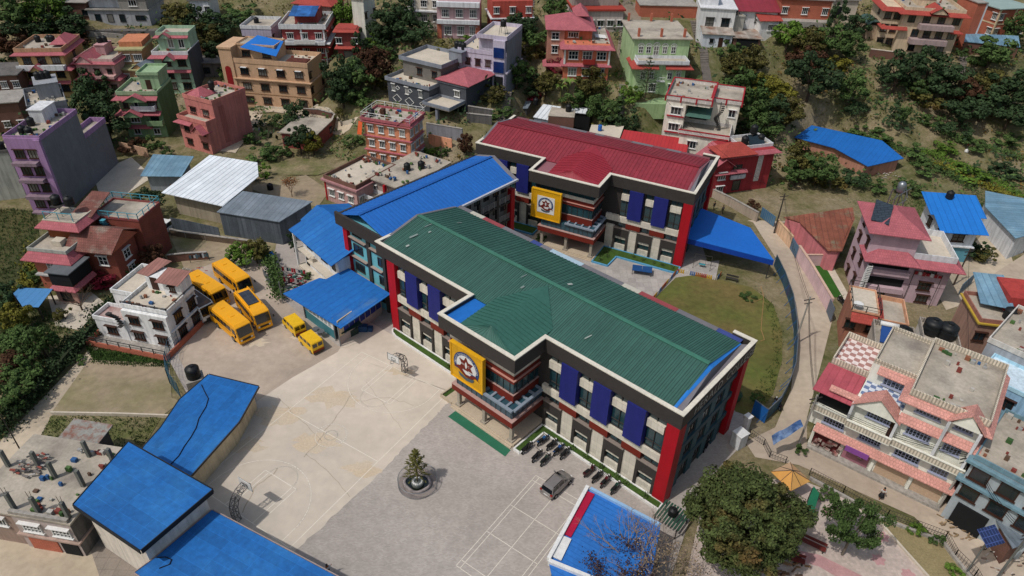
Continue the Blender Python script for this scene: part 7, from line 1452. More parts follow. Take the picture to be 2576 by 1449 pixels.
mesh_fence('railing beside the ramp gate below the lawn corner', [(1868, 1110), (1885, 1095), (1920, 1120), (1935, 1150), (1975, 1165)], 1.0, IRON, 1.5, nr=2)
root = empty('gate_pillar', tuple(at(1855, 1120)), .6, 'square white gate pillar beside the big tree', 'pillar'); part('shaft', MB().box(-.65, .65, -.6, .6, 0, 2.0), WHITEW, root); part('cap', MB().box(-.72, .72, -.67, .67, 2.0, 2.12), WHITE, root)
root = empty('gate_pillar', tuple(at(1872, 1085)), .6, 'slim white pillar with a capstone between gate and lawn', 'pillar'); part('shaft', MB().box(-.3, .3, -.3, .3, 0, 2.4), WHITEW, root); part('cap', MB().box(-.4, .4, -.4, .4, 2.4, 2.55), WHITE, root)
wall('brick_wall', 'curved low retaining wall with piers below the tin fence on the left', [(432, 590), (470, 598), (520, 604), (600, 615), (650, 622)], 1.0, .3, mat('retain', '#6f5f50', var=.25, brick=(.4, .2, .03, .7, .5, 1)), CONC, 0, 'wall', pillars=1)
wall('brick_wall', 'dark brick wall behind the clothes line by the buses', [(425, 660), (470, 655), (525, 652)], 1.3, .25, BRICKD, CONC, 0, 'wall')
wall('tin_fence', 'grey corrugated tin fence next to the white jeep', [(438, 582), (480, 590), (558, 608)], 2.6, .06, TINW, None, 0, 'fence')
wall('low_wall', 'thin concrete kerb across the dry plots at the left', [(130, 1042), (300, 1045), (434, 1050)], .4, .2, CONCL, None, 0)
wall('hedge_wall', 'dark wall overgrown by hedge along the left footpath', [(300, 760), (240, 835), (120, 970), (60, 1040)], 1.3, .35, mat('hedge_base', '#2a331f', var=.3), None, 0, 'wall')
wall('boundary_wall', 'long pale roadside wall at the bottom left corner', [T(0, 2, 665, 1075), T(0, 2, 930, 1250), T(0, 2, 1150, 1375), T(0, 2, 1290, 1470)], 1.6, .25, mat('mint_wall', '#9aa49a', streak=.3), None, 0)
wall('compound_wall', 'peach wall below the sage green house', [(305, 378), (375, 395)], 1.8, .2, wallm('#a98468'), None, 0, 'wall')
wall('orange_wall', 'short orange garden wall right of the orange house', [T(1, 0, 1305, 1075), T(1, 0, 1480, 1115)], 1.8, .2, ORW, None, None, 'wall')
wall('grey_wall', 'tall pale grey retaining wall below the diamond-patterned house', [T(1, 0, 1290, 1030), T(1, 0, 1560, 1075)], 2.8, .3, wallm('#77787e'), CONC, None, 'wall')
wall('retaining_wall', 'stone terrace wall right of the grey diamond house', [T(1, 0, 1590, 920), T(1, 0, 1780, 940)], 1.8, .4, CONCD, CONC, None, 'wall')
wall('retaining_wall', 'upper terrace wall below the lavender house', [T(1, 0, 1600, 850), T(1, 0, 1790, 880)], 1.4, .4, CONCD, CONC, None, 'wall')
wall('retaining_wall', 'brick retaining wall below the lawn of the large cream house', [T(3, 0, 760, 425), T(3, 0, 1010, 455)], 1.6, .4, BRICKD, CONCL, None, 'wall')
wall('retaining_wall', 'long brick terrace wall by the road in the left garden', [T(1, 0, 360, 860), T(1, 0, 600, 900), T(1, 0, 520, 1050)], 1.2, .3, BRICKD, CONC, None, 'wall')
wall('retaining_wall', 'hill terrace edge under the top left grey house', [T(0, 0, 640, 270), T(0, 0, 940, 290)], 1.0, .3, CONC, None, None, 'wall')
wall('retaining_wall', 'low wall along the earth lane above the red walled hut', [T(1, 0, 0, 815), T(1, 0, 300, 830), T(1, 0, 740, 910)], .5, .3, CONCL, None, None, 'wall')
def strip(name, pts, w, m, off=.12, kind='structure', label=None, step=1.0, steps=False):
    P = [gp(*p) for p in pts]; mb = MB(); L = []; 
    for a, b in zip(P, P[1:]):
        n = max(1, int(np.linalg.norm((b-a)[:2])/step)); L += [a+(b-a)*i/n for i in range(n)]
    L.append(P[-1]); L = [np.array([p[0], p[1], ter(p[0], p[1])]) for p in L]
    for i, p in enumerate(L):
        d = (L[min(i+1, len(L)-1)]-L[max(i-1, 0)])[:2]; d = d/max(1e-6, np.linalg.norm(d)); n = np.array([-d[1], d[0]])
        if steps and i < len(L)-1:
            q = L[i+1]; z = max(p[2], q[2])+off; a = p[:2]+n*w/2; b = p[:2]-n*w/2; c = q[:2]-n*w/2; e = q[:2]+n*w/2; mb.slab([(a[0], a[1], z), (b[0], b[1], z), (c[0], c[1], z), (e[0], e[1], z)], .5)
        elif not steps:
            for s in (1, .5, 0, -.5, -1): x, y = p[:2]+n*w/2*s; mb.v.append((x, y, max(ter(x, y), 0)+off))
    if not steps:
        for i in range(len(L)-1):
            for k in range(4): mb.f.append((5*i+k, 5*i+k+1, 5*i+6+k, 5*i+5+k))
    o = part(name, mb, m, None)
    if not steps and o.data.polygons[0].normal.z < 0: o.data.flip_normals()
    return tagp(o, label, 'steps' if steps else None, None, None if steps else kind)
ST = mat('step_stone', '#77706a', var=.25)
strip('steps', [T(2, 0, 1370, 160), T(2, 0, 1410, 300), T(2, 0, 1450, 430), T(2, 0, 1475, 620)], 1.8, ST, .15, None, 'long stone steps climbing right of the light green house', .45, True)
strip('steps', [T(2, 0, 150, 10), T(2, 0, 130, 200), T(2, 0, 100, 420), T(2, 0, 70, 560)], 1.4, ST, .15, None, 'overgrown stone steps right of the lavender house', .45, True)
strip('steps', [T(1, 0, 1920, 650), T(1, 0, 1890, 800), T(1, 0, 1830, 950), T(1, 0, 1750, 1050)], 1.5, ST, .15, None, 'grey concrete steps going down from the lavender house to the school', .45, True)
strip('steps', [T(2, 0, 830, 640), T(2, 0, 825, 800), T(2, 0, 815, 900)], 1.3, ST, .15, None, 'narrow steps between trees below the orange house gate', .45, True)
strip('steps', [T(3, 0, 1465, 390), T(3, 0, 1450, 560)], 1.6, ST, .15, None, 'short pale steps right of the cream house', .45, True)
strip('road', [T(2, 0, 905, 20), T(2, 0, 890, 250), T(2, 0, 860, 450)], 4.5, mat('lane_concrete', '#857a6c', var=.2, scale=.3), .15)
strip('path', [T(1, 0, -60, 850), T(1, 0, 150, 830), T(1, 0, 450, 870), T(1, 0, 740, 930)], 3.0, DIRTP, .12)
strip('path', [T(0, 0, 1932, 860), T(0, 0, 1850, 1000), T(0, 0, 1720, 1150)], 3.0, DIRTP, .12)
# ------------------------------------------------------------------ playground bits
g = at(*z4_(1855, 1200)); root = empty('blue_shade_table', (g[0], g[1], 0), -.2, 'low blue table tennis shade standing on the play yard', 'table')
part('table_top', MB().box(-1.5, -.02, -.8, .8, .78, .86).box(.02, 1.5, -.8, .8, .78, .86), paint('#1d4a80'), root)
for x in (-1.4, 1.4):
    for y in (-.7, .7): part('leg', MB().box(x-.04, x+.04, y-.04, y+.04, 0, .78), IRON, root)
pk = [(1640, 757), (1703, 685), (1802, 705), (1815, 690)]
P = [at(*p) for p in pk]; root = empty('picket_fence', tuple(P[0]), 0, 'low picket fence in many colours between play yard and lawn', 'fence'); cols = ['#a8423a', '#c9a13c', '#d4cfc8', '#4d6ea0', '#b06a3a']; byc = {}; i = 0
for a, b in zip(P, P[1:]):
    a = a-P[0]; b = b-P[0]; L = np.linalg.norm(b-a); n = int(L/.28); d = (b-a)/L
    for k in range(n): p = a+d*.28*k; byc.setdefault(cols[(i//3) % 5], MB()).bar((p[0], p[1], .35), (p[0]+d[0]*.2, p[1]+d[1]*.2, .35), .05, .7); i += 1
for c, mb in byc.items(): part('pickets', mb, paint(c), root)
g = at(*z4_(2565, 1120)); g = at(1765, 672); root = empty('swing_frame', (g[0], g[1], 0), -.3, 'small steel swing frame with a turquoise seat on the play yard', 'swing')
mb = MB()
for x in (-1.3, 1.3): mb.bar((x, -.8, 0), (x, 0, 2.2), .06).bar((x, .8, 0), (x, 0, 2.2), .06)
mb.bar((-1.3, 0, 2.2), (1.3, 0, 2.2), .07); part('frame', mb, IRON, root); part('seat', MB().box(-.5, .5, -.2, .2, .5, .56), paint('#3f8f9c'), root)
part('chain', MB().bar((-.45, 0, .56), (-.45, 0, 2.2), .03), IRON, root); part('chain', MB().bar((.45, 0, .56), (.45, 0, 2.2), .03), IRON, root)
g = at(1840, 706); root = empty('bench', (g[0], g[1], 0), -.4, 'dark little bench at the top edge of the lawn', 'bench'); part('seat', MB().box(-.9, .9, -.2, .2, .42, .48), IRON, root); part('backrest', MB().box(-.9, .9, .2, .25, .6, .9), IRON, root)
for x in (-.8, .8): part('leg', MB().box(x-.05, x+.05, -.2, .25, 0, .42), IRON, root)
mb = MB().tube([tuple(at(x, y, .06)) for x, y in [T(2, 1, *p) for p in ((1878, 712), (1898, 780), (1895, 860), (1885, 960), (1880, 1040), (1898, 1090), (1905, 1115), (1875, 1125))]], .05, 6); tagp(part('garden_hose', mb, paint('#9a7a50'), None), 'tan garden hose lying on the lawn', 'hose')
tagp(part('garden_hose', MB().tube([tuple(at(x, y, .06)) for x, y in [T(2, 1, *p) for p in ((1800, 822), (1840, 825), (1870, 812), (1898, 805))]], .04, 6), paint('#9a7a50'), None), 'short piece of hose beside the grass tuft on the lawn', 'hose')
g = at(*T(2, 2, 1660, 110)); root = empty('plant_urn', (g[0], g[1], 0), 0, 'big green urn at the lower corner of the lawn', 'urn'); part('bowl', MB().lathe([(.5, 0), (1.0, .3), (1.1, .9), (.7, 1.2), (.5, 1.6), (.65, 2.0)], k=16), paint('#35523f'), root, True)
# orange and green canopies by the street, park benches
g = at(1990, 1195, 2.6)
root = empty('garden_umbrella', (g[0], g[1], 0), .5, 'square orange umbrella canopy with dark ribs at the plaza edge', 'umbrella'); w = 1.4
for i in range(4):
    a, b = [(-w, -w), (w, -w), (w, w), (-w, w)][i], [(w, -w), (w, w), (-w, w), (-w, -w)][i]; part('canopy_panel', MB().slab([(a[0], a[1], 2.4), (b[0], b[1], 2.4), (0, 0, 3.3)], .02), paint(['#c99a58', '#c9a075', '#ccaa88', '#cc9448'][i]), root)
part('pole', MB().cyl((0, 0, 0), (0, 0, 3.3), .05, k=8), IRON, root); mb = MB()
for i in range(8): a = i*math.pi/4; r_ = w if i % 2 == 0 else w*1.41; mb.bar((math.cos(a)*r_, math.sin(a)*r_, 2.43), (0, 0, 3.34), .04)
part('rib', mb, IRON, root)
r, _ = shed('green sheet lean-to roof beside the orange umbrella', [T(3, 2, 345, 770), T(3, 2, 388, 825), T(3, 2, 345, 975), T(3, 2, 280, 940)], 2.3, paint('#1f6a4c'), None, 'lean-to', 'lean_to', 0, .2, walls=False, posts=True, th=.05)
def bench(label, x, y, rz):
    g = at(x, y); r = empty('park_bench', (g[0], g[1], 0), rz, label, 'bench', 'red slatted park benches')
    mb = MB(); 
    for i in range(5): mb.box(-1.3, 1.3, -.3+i*.12, -.22+i*.12, .42, .46)
    part('seat', mb, paint('#6a2a24'), r); mb = MB()
    for i in range(3): mb.box(-1.3, 1.3, .32, .36, .55+i*.14, .64+i*.14)
    part('backrest', mb, paint('#6a2a24'), r)
    for s in (-1.1, 1.1): part('leg', MB().box(s-.05, s+.05, -.28, .34, 0, .42), IRON, r)
bench('dark red slatted park bench between the big tree and the thin tree', *T(3, 2, 325, 1225), -.55)
bench('dark park bench at the bottom edge in the shade of the big tree', *T(3, 2, 165, 1330), -.35)
# green slatted platform with black tank right of the bare tree
g = at(*T(2, 2, 1190, 1060)); root = empty('slatted_platform', (g[0], g[1], 0), .9, 'green slatted metal platform beside the big tree', 'platform'); mb = MB()
for i in range(9): mb.box(-1.3, 1.3, -1.4+i*.32, -1.2+i*.32, 1.5, 1.58)
part('slats', mb, paint('#2c4a3c'), root)
for a in (-1.2, 1.2):
    for b in (-1.2, 1.2): part('leg', MB().box(a-.05, a+.05, b-.05, b+.05, 0, 1.5), IRON, root)
tank((g[0], g[1], 1.6), .45, .9, 'small black tank standing on the green slatted platform')
q = at(*T(0, 1, 1465, 1395), 2.6); r = empty('tank_stand', (q[0], q[1], 0), .5, 'concrete stand under the black tank at the end of the curved blue roof', 'stand'); part('stand_body', MB().box(-1, 1, -.9, .9, 0, 2.6), CONC, r); tank((q[0], q[1], 2.6), .8, 1.7, 'black water tank at the top end of the curved blue roof')
tagp(part('barrel', MB().lathe([(.36, 0), (.4, .1), (.4, 1.0), (.34, 1.1)], tuple(at(*T(2, 0, 662, 985), 6.45)), 14), paint('#1f5fb0'), None), 'blue barrel standing on the grey hut roof behind the school', 'barrel')
for lab, xy, z in (('black water tank on the rough brick shanty behind the school', (425, 840), 6.62), ('black water tank behind the left shanty', (180, 790), 5.5)):
    p = at(*T(2, 0, *xy), z); tank(tuple(p), .6, 1.5, lab)
tank(tuple(at(*T(1, 1, 110, -20), 0)), .55, 1.2, 'black tank on the small slab hut behind the warehouses')
# banner flag above the right lane
p0_ = at(*T(3, 2, 25, 395), 3.2); p1_ = at(*T(3, 2, 240, 275), 4.4)
mb = MB(); n = 14
for i in range(n+1):
    t = i/n; p = p0_+(p1_-p0_)*t; s = .18*math.sin(t*9); mb.v += [(p[0]+s, p[1]+s, p[2]+.1), (p[0]+s+.25, p[1]+s-.6, p[2]-.75+.4*t)]
mb.f = [(2*i, 2*i+1, 2*i+3, 2*i+2) for i in range(n)]; tagp(part('cloth_banner', mb, mat('banner', '#7f97bb', var=.4, scale=1.2, col2='#31507e', mix=.5), None), 'crumpled blue and white cloth banner hung over the lane', 'banner')
# solar street lamp bottom right
g = at(*T(3, 2, 1490, 1430)); root = empty('street_lamp', (g[0], g[1], 0), .3, 'street lamp pole with a tilted blue solar panel at the bottom right', 'street lamp')
part('pole', MB().cyl((0, 0, 0), (0, 0, 5.6), .08, k=8), STEEL, root); part('solar_panel', MB().slab([(-1.0, -.75, 5.5), (1.0, -.75, 5.5), (1.0, .75, 6.2), (-1.0, .75, 6.2)], .06), mat('pv_blue', '#2a3558', rough=.25, brick=(.33, .5, .03, 2.6, 0)), root)
part('lamp_head', MB().box(.1, .9, -.12, .12, 4.2, 4.3), STEEL, root)
# poles and wires
def pole(label, bx, by, h, arm=True, r=.14, m=None, lean=(0, 0)):
    g = gp(bx, by); root = empty('utility_pole', tuple(g), .3, label, 'pole'); part('shaft', MB().cyl((0, 0, -1), (lean[0], lean[1], h), r, r*.6, 8), m or CONC, root)
    if arm: part('crossarm', MB().bar((-.8, 0, h-.5), (.8, 0, h-.5), .1).bar((-.6, 0, h-1.1), (.6, 0, h-1.1), .08), IRON, root)
    return np.array([g[0]+lean[0], g[1]+lean[1], g[2]+h-.4])
pa_ = pole('tall concrete utility pole at the corner of the shop building', *T(3, 2, 1270, 950), 8.5, lean=(1.0, .3))
pb_ = pole('concrete utility pole with tangled wires at the left end of the shops', *T(3, 2, 225, 470), 8.0)
pc_ = pole('utility pole with square bracket beside the curved fence', *T(3, 1, 200, 1150), 8.0)
pd_ = pole('dark utility pole by the lane below the bungalow', *T(3, 1, 45, 310), 7.5, m=IRON)
pe_ = pole('thin dark pole by the footpath at the left', *T(0, 2, 160, 510), 6, False, .08, IRON)
pf_ = pole('wooden pole beside the track gate', *T(3, 1, 1400, 700), 6.5, m=BARK)
pg_ = pole('utility pole at the bottom right street corner', *T(3, 2, 1700, 1500), 8, m=STEEL)
W_ = MB()
def wire(a, b, sag=.8, dz=0):
    pts = [tuple(a+(b-a)*t+np.array([0, 0, dz-4*sag*t*(1-t)])) for t in np.linspace(0, 1, 9)]; W_.tube(pts, .022, 4)
for dz in (0, -.25, -.5):
    wire(pb_, pa_, .9, dz); wire(pb_, pc_, .8, dz); wire(pa_, pg_, .9, dz)
wire(pc_, pd_, 1.0); wire(pc_, pd_, 1.2, -.3); wire(pa_, pf_, 1.2); wire(pd_, np.array([25, 130, 16.]), 1.5)
tagp(part('power_lines', W_, RUBBER, None), 'dark overhead power lines strung between the street poles on the right', 'wires')
# clothes and clutter
def clothes(label, a, b, n, cols, z=1.4, posts=True):
    p, q_ = at(*a), at(*b); root = empty('clothes_line', tuple(p), 0, label, 'clothes line'); d = q_-p; mb = MB().bar((0, 0, z), (d[0], d[1], z), .03)
    for e in ((0, 0), (d[0], d[1])): mb.bar((e[0], e[1], 0), (e[0], e[1], z), .06)
    part('line', mb, IRON, root); r = random.Random(n)
    for i in range(n): t = (i+.5)/n; w = np.linalg.norm(d)/n*.4; u = d/np.linalg.norm(d); x, y = d[0]*t, d[1]*t; part('garment', MB().bar((x-u[0]*w, y-u[1]*w, z-.35), (x+u[0]*w, y+u[1]*w, z-.35), .05, r.uniform(.4, .8)), paint(cols[i % len(cols)]), root)
clothes('clothes line with teal, grey and white washing behind the buses', (480, 662), (528, 656), 9, ['#3f5f6a', '#20242c', '#b9c2c8', '#4f6f7c'])
clothes('clothes line with red and white washing by the canteen hedge, upper one', (712, 690), (770, 700), 10, ['#8c1f28', '#b9b6b4', '#1f2c3c', '#3c6f62', '#a02834'])
clothes('clothes line with red and dark washing by the canteen hedge, lower one', (710, 716), (755, 722), 8, ['#9c2430', '#7c1f2c', '#a9a4a4', '#2c2c30'])
clothes('clothes line with red cloths behind the orange terrace', T(3, 1, 1010, 830), T(3, 1, 1210, 870), 7, ['#8c1f2c', '#c9c5c4', '#8c2c34'], 5.6)
g = at(560, 678); root = empty('white_bench', (g[0], g[1], 0), .3, 'white bench standing behind the buses', 'bench'); part('seat', MB().box(-1.2, 1.2, -.25, .25, .45, .52), WHITE, root); part('backrest', MB().box(-1.2, 1.2, .25, .3, .52, .9), WHITE, root)
for x in (-1.1, 1.1): part('leg', MB().box(x-.04, x+.04, -.2, .2, 0, .45), WHITE, root)
def heap(label, x, y, n, r, cols, name='rubble_heap', z=0, s=.25, cat='rubble'):
    g = gp(x, y) if z == 0 else at(x, y, z); root = empty(name, tuple(g), 0, label, cat); rr = random.Random(int(x)); by = {}
    for i in range(n):
        c = cols[i % len(cols)]; a = rr.uniform(0, 6.28); d = r*math.sqrt(rr.random()); q_ = rr.uniform(.5, 1)*s; x_, y_ = math.cos(a)*d, math.sin(a)*d; h = rr.uniform(.05, .5)*(1-d/r)+.05
        by.setdefault(c, MB()).bar((x_-q_, y_-q_*rr.uniform(-1, 1), h), (x_+q_, y_+q_*rr.uniform(-1, 1), h+rr.uniform(-.1, .2)), q_*.6, q_*.3)
    for c, mb in by.items(): part('debris', mb, paint(c, .8), root)
heap('heap of white scrap and rags between the white house and the buses', 480, 690, 40, 2.2, ['#c4c4c4', '#8f8a86', '#a04038', '#b3b0ac'])
heap('pile of sacks behind the small tin fence near the canteen hedge', 695, 705, 30, 1.6, ['#a9a9a9', '#7c7a78', '#c4c0bc'])
heap('rubble beside the farm shed', *T(3, 0, 900, 1320), 40, 2.5, ['#a9a29a', '#8a6a60', '#c4bfb8'])
heap('scattered rubbish in the field near the left garden hut', *T(1, 0, 90, 960), 40, 4, ['#b9b6b0', '#8c867c', '#5f6f8c'])
heap('firewood and sticks at the bottom edge beyond the bench', *T(3, 2, 130, 1420), 50, 2.4, ['#6f5440', '#8a6a4c', '#4f3c30'], s=.4, cat='firewood')
heap('bricks and planks at the bottom right roadside', *T(3, 2, 1830, 1330), 60, 2.6, ['#8a7466', '#a99a8c', '#4f4640', '#b9b0a6'])
heap('scrap wood and tin heap on the unfinished building roof', *T(0, 2, 240, 610), 45, 1.5, ['#6f6a66', '#8a4a40', '#4f4c4c', '#a09c98'], z=5.2, s=.35)
heap('stones and dirt pile at the roadside before the shops', *T(3, 2, 1430, 1080), 60, 1.8, ['#8a7458', '#9a8468', '#7c6850'])
heap('dense heap of red, white and dark washing drying by the canteen hedge', 742, 706, 70, 2.0, ['#8c1f28', '#b9b6b4', '#1f2c3c', '#3c6f62', '#a02834', '#26262c'], 'washing_heap', s=.35, cat='washing')
KIT = ['#8a5a44', '#4d6b3a', '#9a9a98', '#2f5a8c', '#5f4a3c', '#7d3c34', '#3a5a30', '#b0aca4']
for h_, lv in ((0, 12.9), (2, 9.7), (5, 7.7), (8, 8.75), (9, 8.95), (10, 9.45), (16, 10.0), (18, 9.9), (25, 6.7), (26, 4.7), (27, 8.8), (28, 4.35), (29, 5.0), (31, 7.35), (1, 11.1), (41, 10.25), (43, 9.25), (53, 11.68), (54, 8.85), (55, 7.55), (57, 5.38), (59, 5.43)):
    x0_ = .55 if h_ == 53 else .06
    H_ = HOUSES[h_]; r_ = random.Random(h_); root = empty('rooftop_clutter', (*H_.xy(0, 0), H_.z0+lv), H_.rz, 'flower pots, buckets and odds on the roof of the '+' '.join(short(H_.label).split()[:6]), 'clutter'); by = {}
    for i in range(34):
        s_ = r_.uniform(.08, .28); e_ = r_.random() < .6; x = r_.uniform(x0_, .94)*H_.w; y = r_.choice((.07, .1, .9, .93))*H_.d if e_ else r_.uniform(.1, .9)*H_.d; z = r_.uniform(.15, .55); by.setdefault(r_.choice(KIT), MB()).box(x-s_, x+s_, y-s_*.8, y+s_*.8, 0, z)
    for c, mb in by.items(): part('pots', mb, paint(c), root)
wall('tin_fence', 'small grey tin fence by the sacks near the canteen hedge', [(664, 693), (672, 706), (690, 728), (694, 715)], 1.4, .05, TINW, None, 0, 'fence')
tagp(part('blue_tarp_stall', MB().slab([tuple(at(668, 640, 1.6)), tuple(at(684, 632, 1.7)), tuple(at(690, 640, 1.5)), tuple(at(672, 648, 1.4))], .05), paint('#1f63a8'), None), 'tiny blue tarpaulin roof among the hedge by the driveway', 'tarpaulin')
r = empty('gas_grill', tuple(at(*T(1, 1, 700, 1080))), .8, 'dark green serving counter under the canteen eave', 'counter'); part('counter_body', MB().box(-1.2, 1.2, -.6, .6, 0, 1.0), paint('#2a3c38'), r); part('canopy', MB().slab([(-1.6, -1.1, 1.7), (1.6, -1.1, 1.7), (1.6, .9, 2.1), (-1.6, .9, 2.1)], .05), paint('#26423a'), r)
tagp(part('blue_crates', MB().box(-.6, .6, -.4, .4, 0, .9).box(.65, 1.3, -.3, .4, 0, .6), paint('#24456c'), None), 'stack of blue crates beside the canteen counter', 'crates').location = tuple(at(*T(1, 1, 810, 1045)))
for i, (x, y) in enumerate(((455, 1045), (487, 1062))):
    p = at(*T(1, 1, x, y), .8); tagp(part('cooking_pan', MB().lathe([(.1, 0), (.45, .12), (.5, .3)], tuple(p), 14), STEEL, None), ('left' if i == 0 else 'right')+' of the two shiny pans drying by the canteen wall', 'pan', 'pans by the canteen wall')
# ------------------------------------------------------------------ trees and plants
def crown_mesh(seed, m, n=1500, R=1., Hh=1., clumps=26, leaf=.16, kind='round', cz=0.):
    r = random.Random(seed); v = []; f = []; cl = []
    for i in range(clumps):
        while True:
            p = Vector((r.uniform(-1, 1), r.uniform(-1, 1), r.uniform(-1, 1)))
            if .25 < p.length < 1: break
        if kind == 'column': p.x *= .55; p.y *= .55
        if kind == 'cone': k = (1-p.z)/2; p.x *= k; p.y *= k
        cl.append((Vector((p.x*R, p.y*R, p.z*Hh)), r.uniform(.12, .38)*R))
    for i in range(n):
        c, s = cl[r.randrange(clumps)]
        while True:
            d = Vector((r.uniform(-1, 1), r.uniform(-1, 1), r.uniform(-1, 1)))
            if .01 < d.length < 1: break
        d = d.normalized()*(d.length**.4)
        p = c+Vector((d.x*s, d.y*s, d.z*s*.7)); nn = (d+Vector((r.uniform(-.7, .7), r.uniform(-.7, .7), r.uniform(0, 1)))).normalized(); a = nn.orthogonal().normalized(); b = nn.cross(a); t = r.uniform(0, 6.28)
        a, b = a*math.cos(t)+b*math.sin(t), b*math.cos(t)-a*math.sin(t); l = leaf*r.uniform(.6, 1.3); k = len(v)
        p.z += cz
        v += [tuple(p-a*l), tuple(p-b*l*.55), tuple(p+a*l), tuple(p+b*l*.55)]; f.append((k, k+1, k+2, k+3))
    me = bpy.data.meshes.new('crown'); me.from_pydata(v, [], f); me.materials.append(m); me.update(); return me
def trunk_mesh(seed, h=1., r0=.045, nb=6, spread=.6, m=BARK):
    r = random.Random(seed); mb = MB(); p = Vector((0, 0, -.15)); q = Vector((r.uniform(-.04, .04), r.uniform(-.04, .04), h*.5)); mb.cyl(p, q, r0, r0*.7, 7)
    for i in range(nb): a = i*6.28/nb+r.random(); e = q+Vector((math.cos(a)*spread*.6, math.sin(a)*spread*.6, h*r.uniform(.2, .45))); mb.cyl(q-Vector((0, 0, r.random()*.15)), e, r0*.5, r0*.15, 5)
    return mb.mesh('trunk', m)
_T = {}
def proto(kind, m, k):
    key = (kind, m.name, k)
    if key not in _T:
        s = hash(kind) % 7+k*13+len(m.name)
        if kind == 'bush': _T[key] = (crown_mesh(s, m, 1300, .5, .38, 18, .05, 'round', .36), trunk_mesh(s, .3, .02, 5, .3))
        elif kind == 'column': _T[key] = (crown_mesh(s, m, 1700, .3, .46, 22, .035, 'round', .55), trunk_mesh(s, .6, .02, 5, .15))
        elif kind == 'sparse': _T[key] = (crown_mesh(s, m, 900, .42, .3, 16, .045, 'round', .68), trunk_mesh(s, .9, .022, 8, .4))
        else: _T[key] = (crown_mesh(s, m, 2400, .5, .36, 30, .045, 'round', .62), trunk_mesh(s, .8, .035, 7, .5))
    return _T[key]
_cnt = [0]
def tree(x, y, h, w, kind, m, label, group=None, name=None, cat=None, z=None):
    "x,y = photo position of the middle of the crown"
    _cnt[0] += 1; i = _cnt[0]
    # find ground point so that the crown middle is seen there
    if y < 340: w *= 1.12; h *= 1.08
    q = at(x, y, topz(x, y, h*(.36 if kind == 'bush' else .6))); p = np.array([q[0], q[1], ter(q[0], q[1])])
    a, b = proto(kind, m, i % 3)
    nm = name or ('bush' if kind == 'bush' else 'tree'); root = empty(nm, tuple(p), rnd.uniform(0, 6.28), label, cat or ('bush' if kind == 'bush' else 'tree'), group)
    root.scale = (w, w, h); link('crown', a, root); link('trunk', b, root); return root
G1 = 'dark trees and bushes of the left hillside'; G2 = 'trees and bushes of the right hillside'
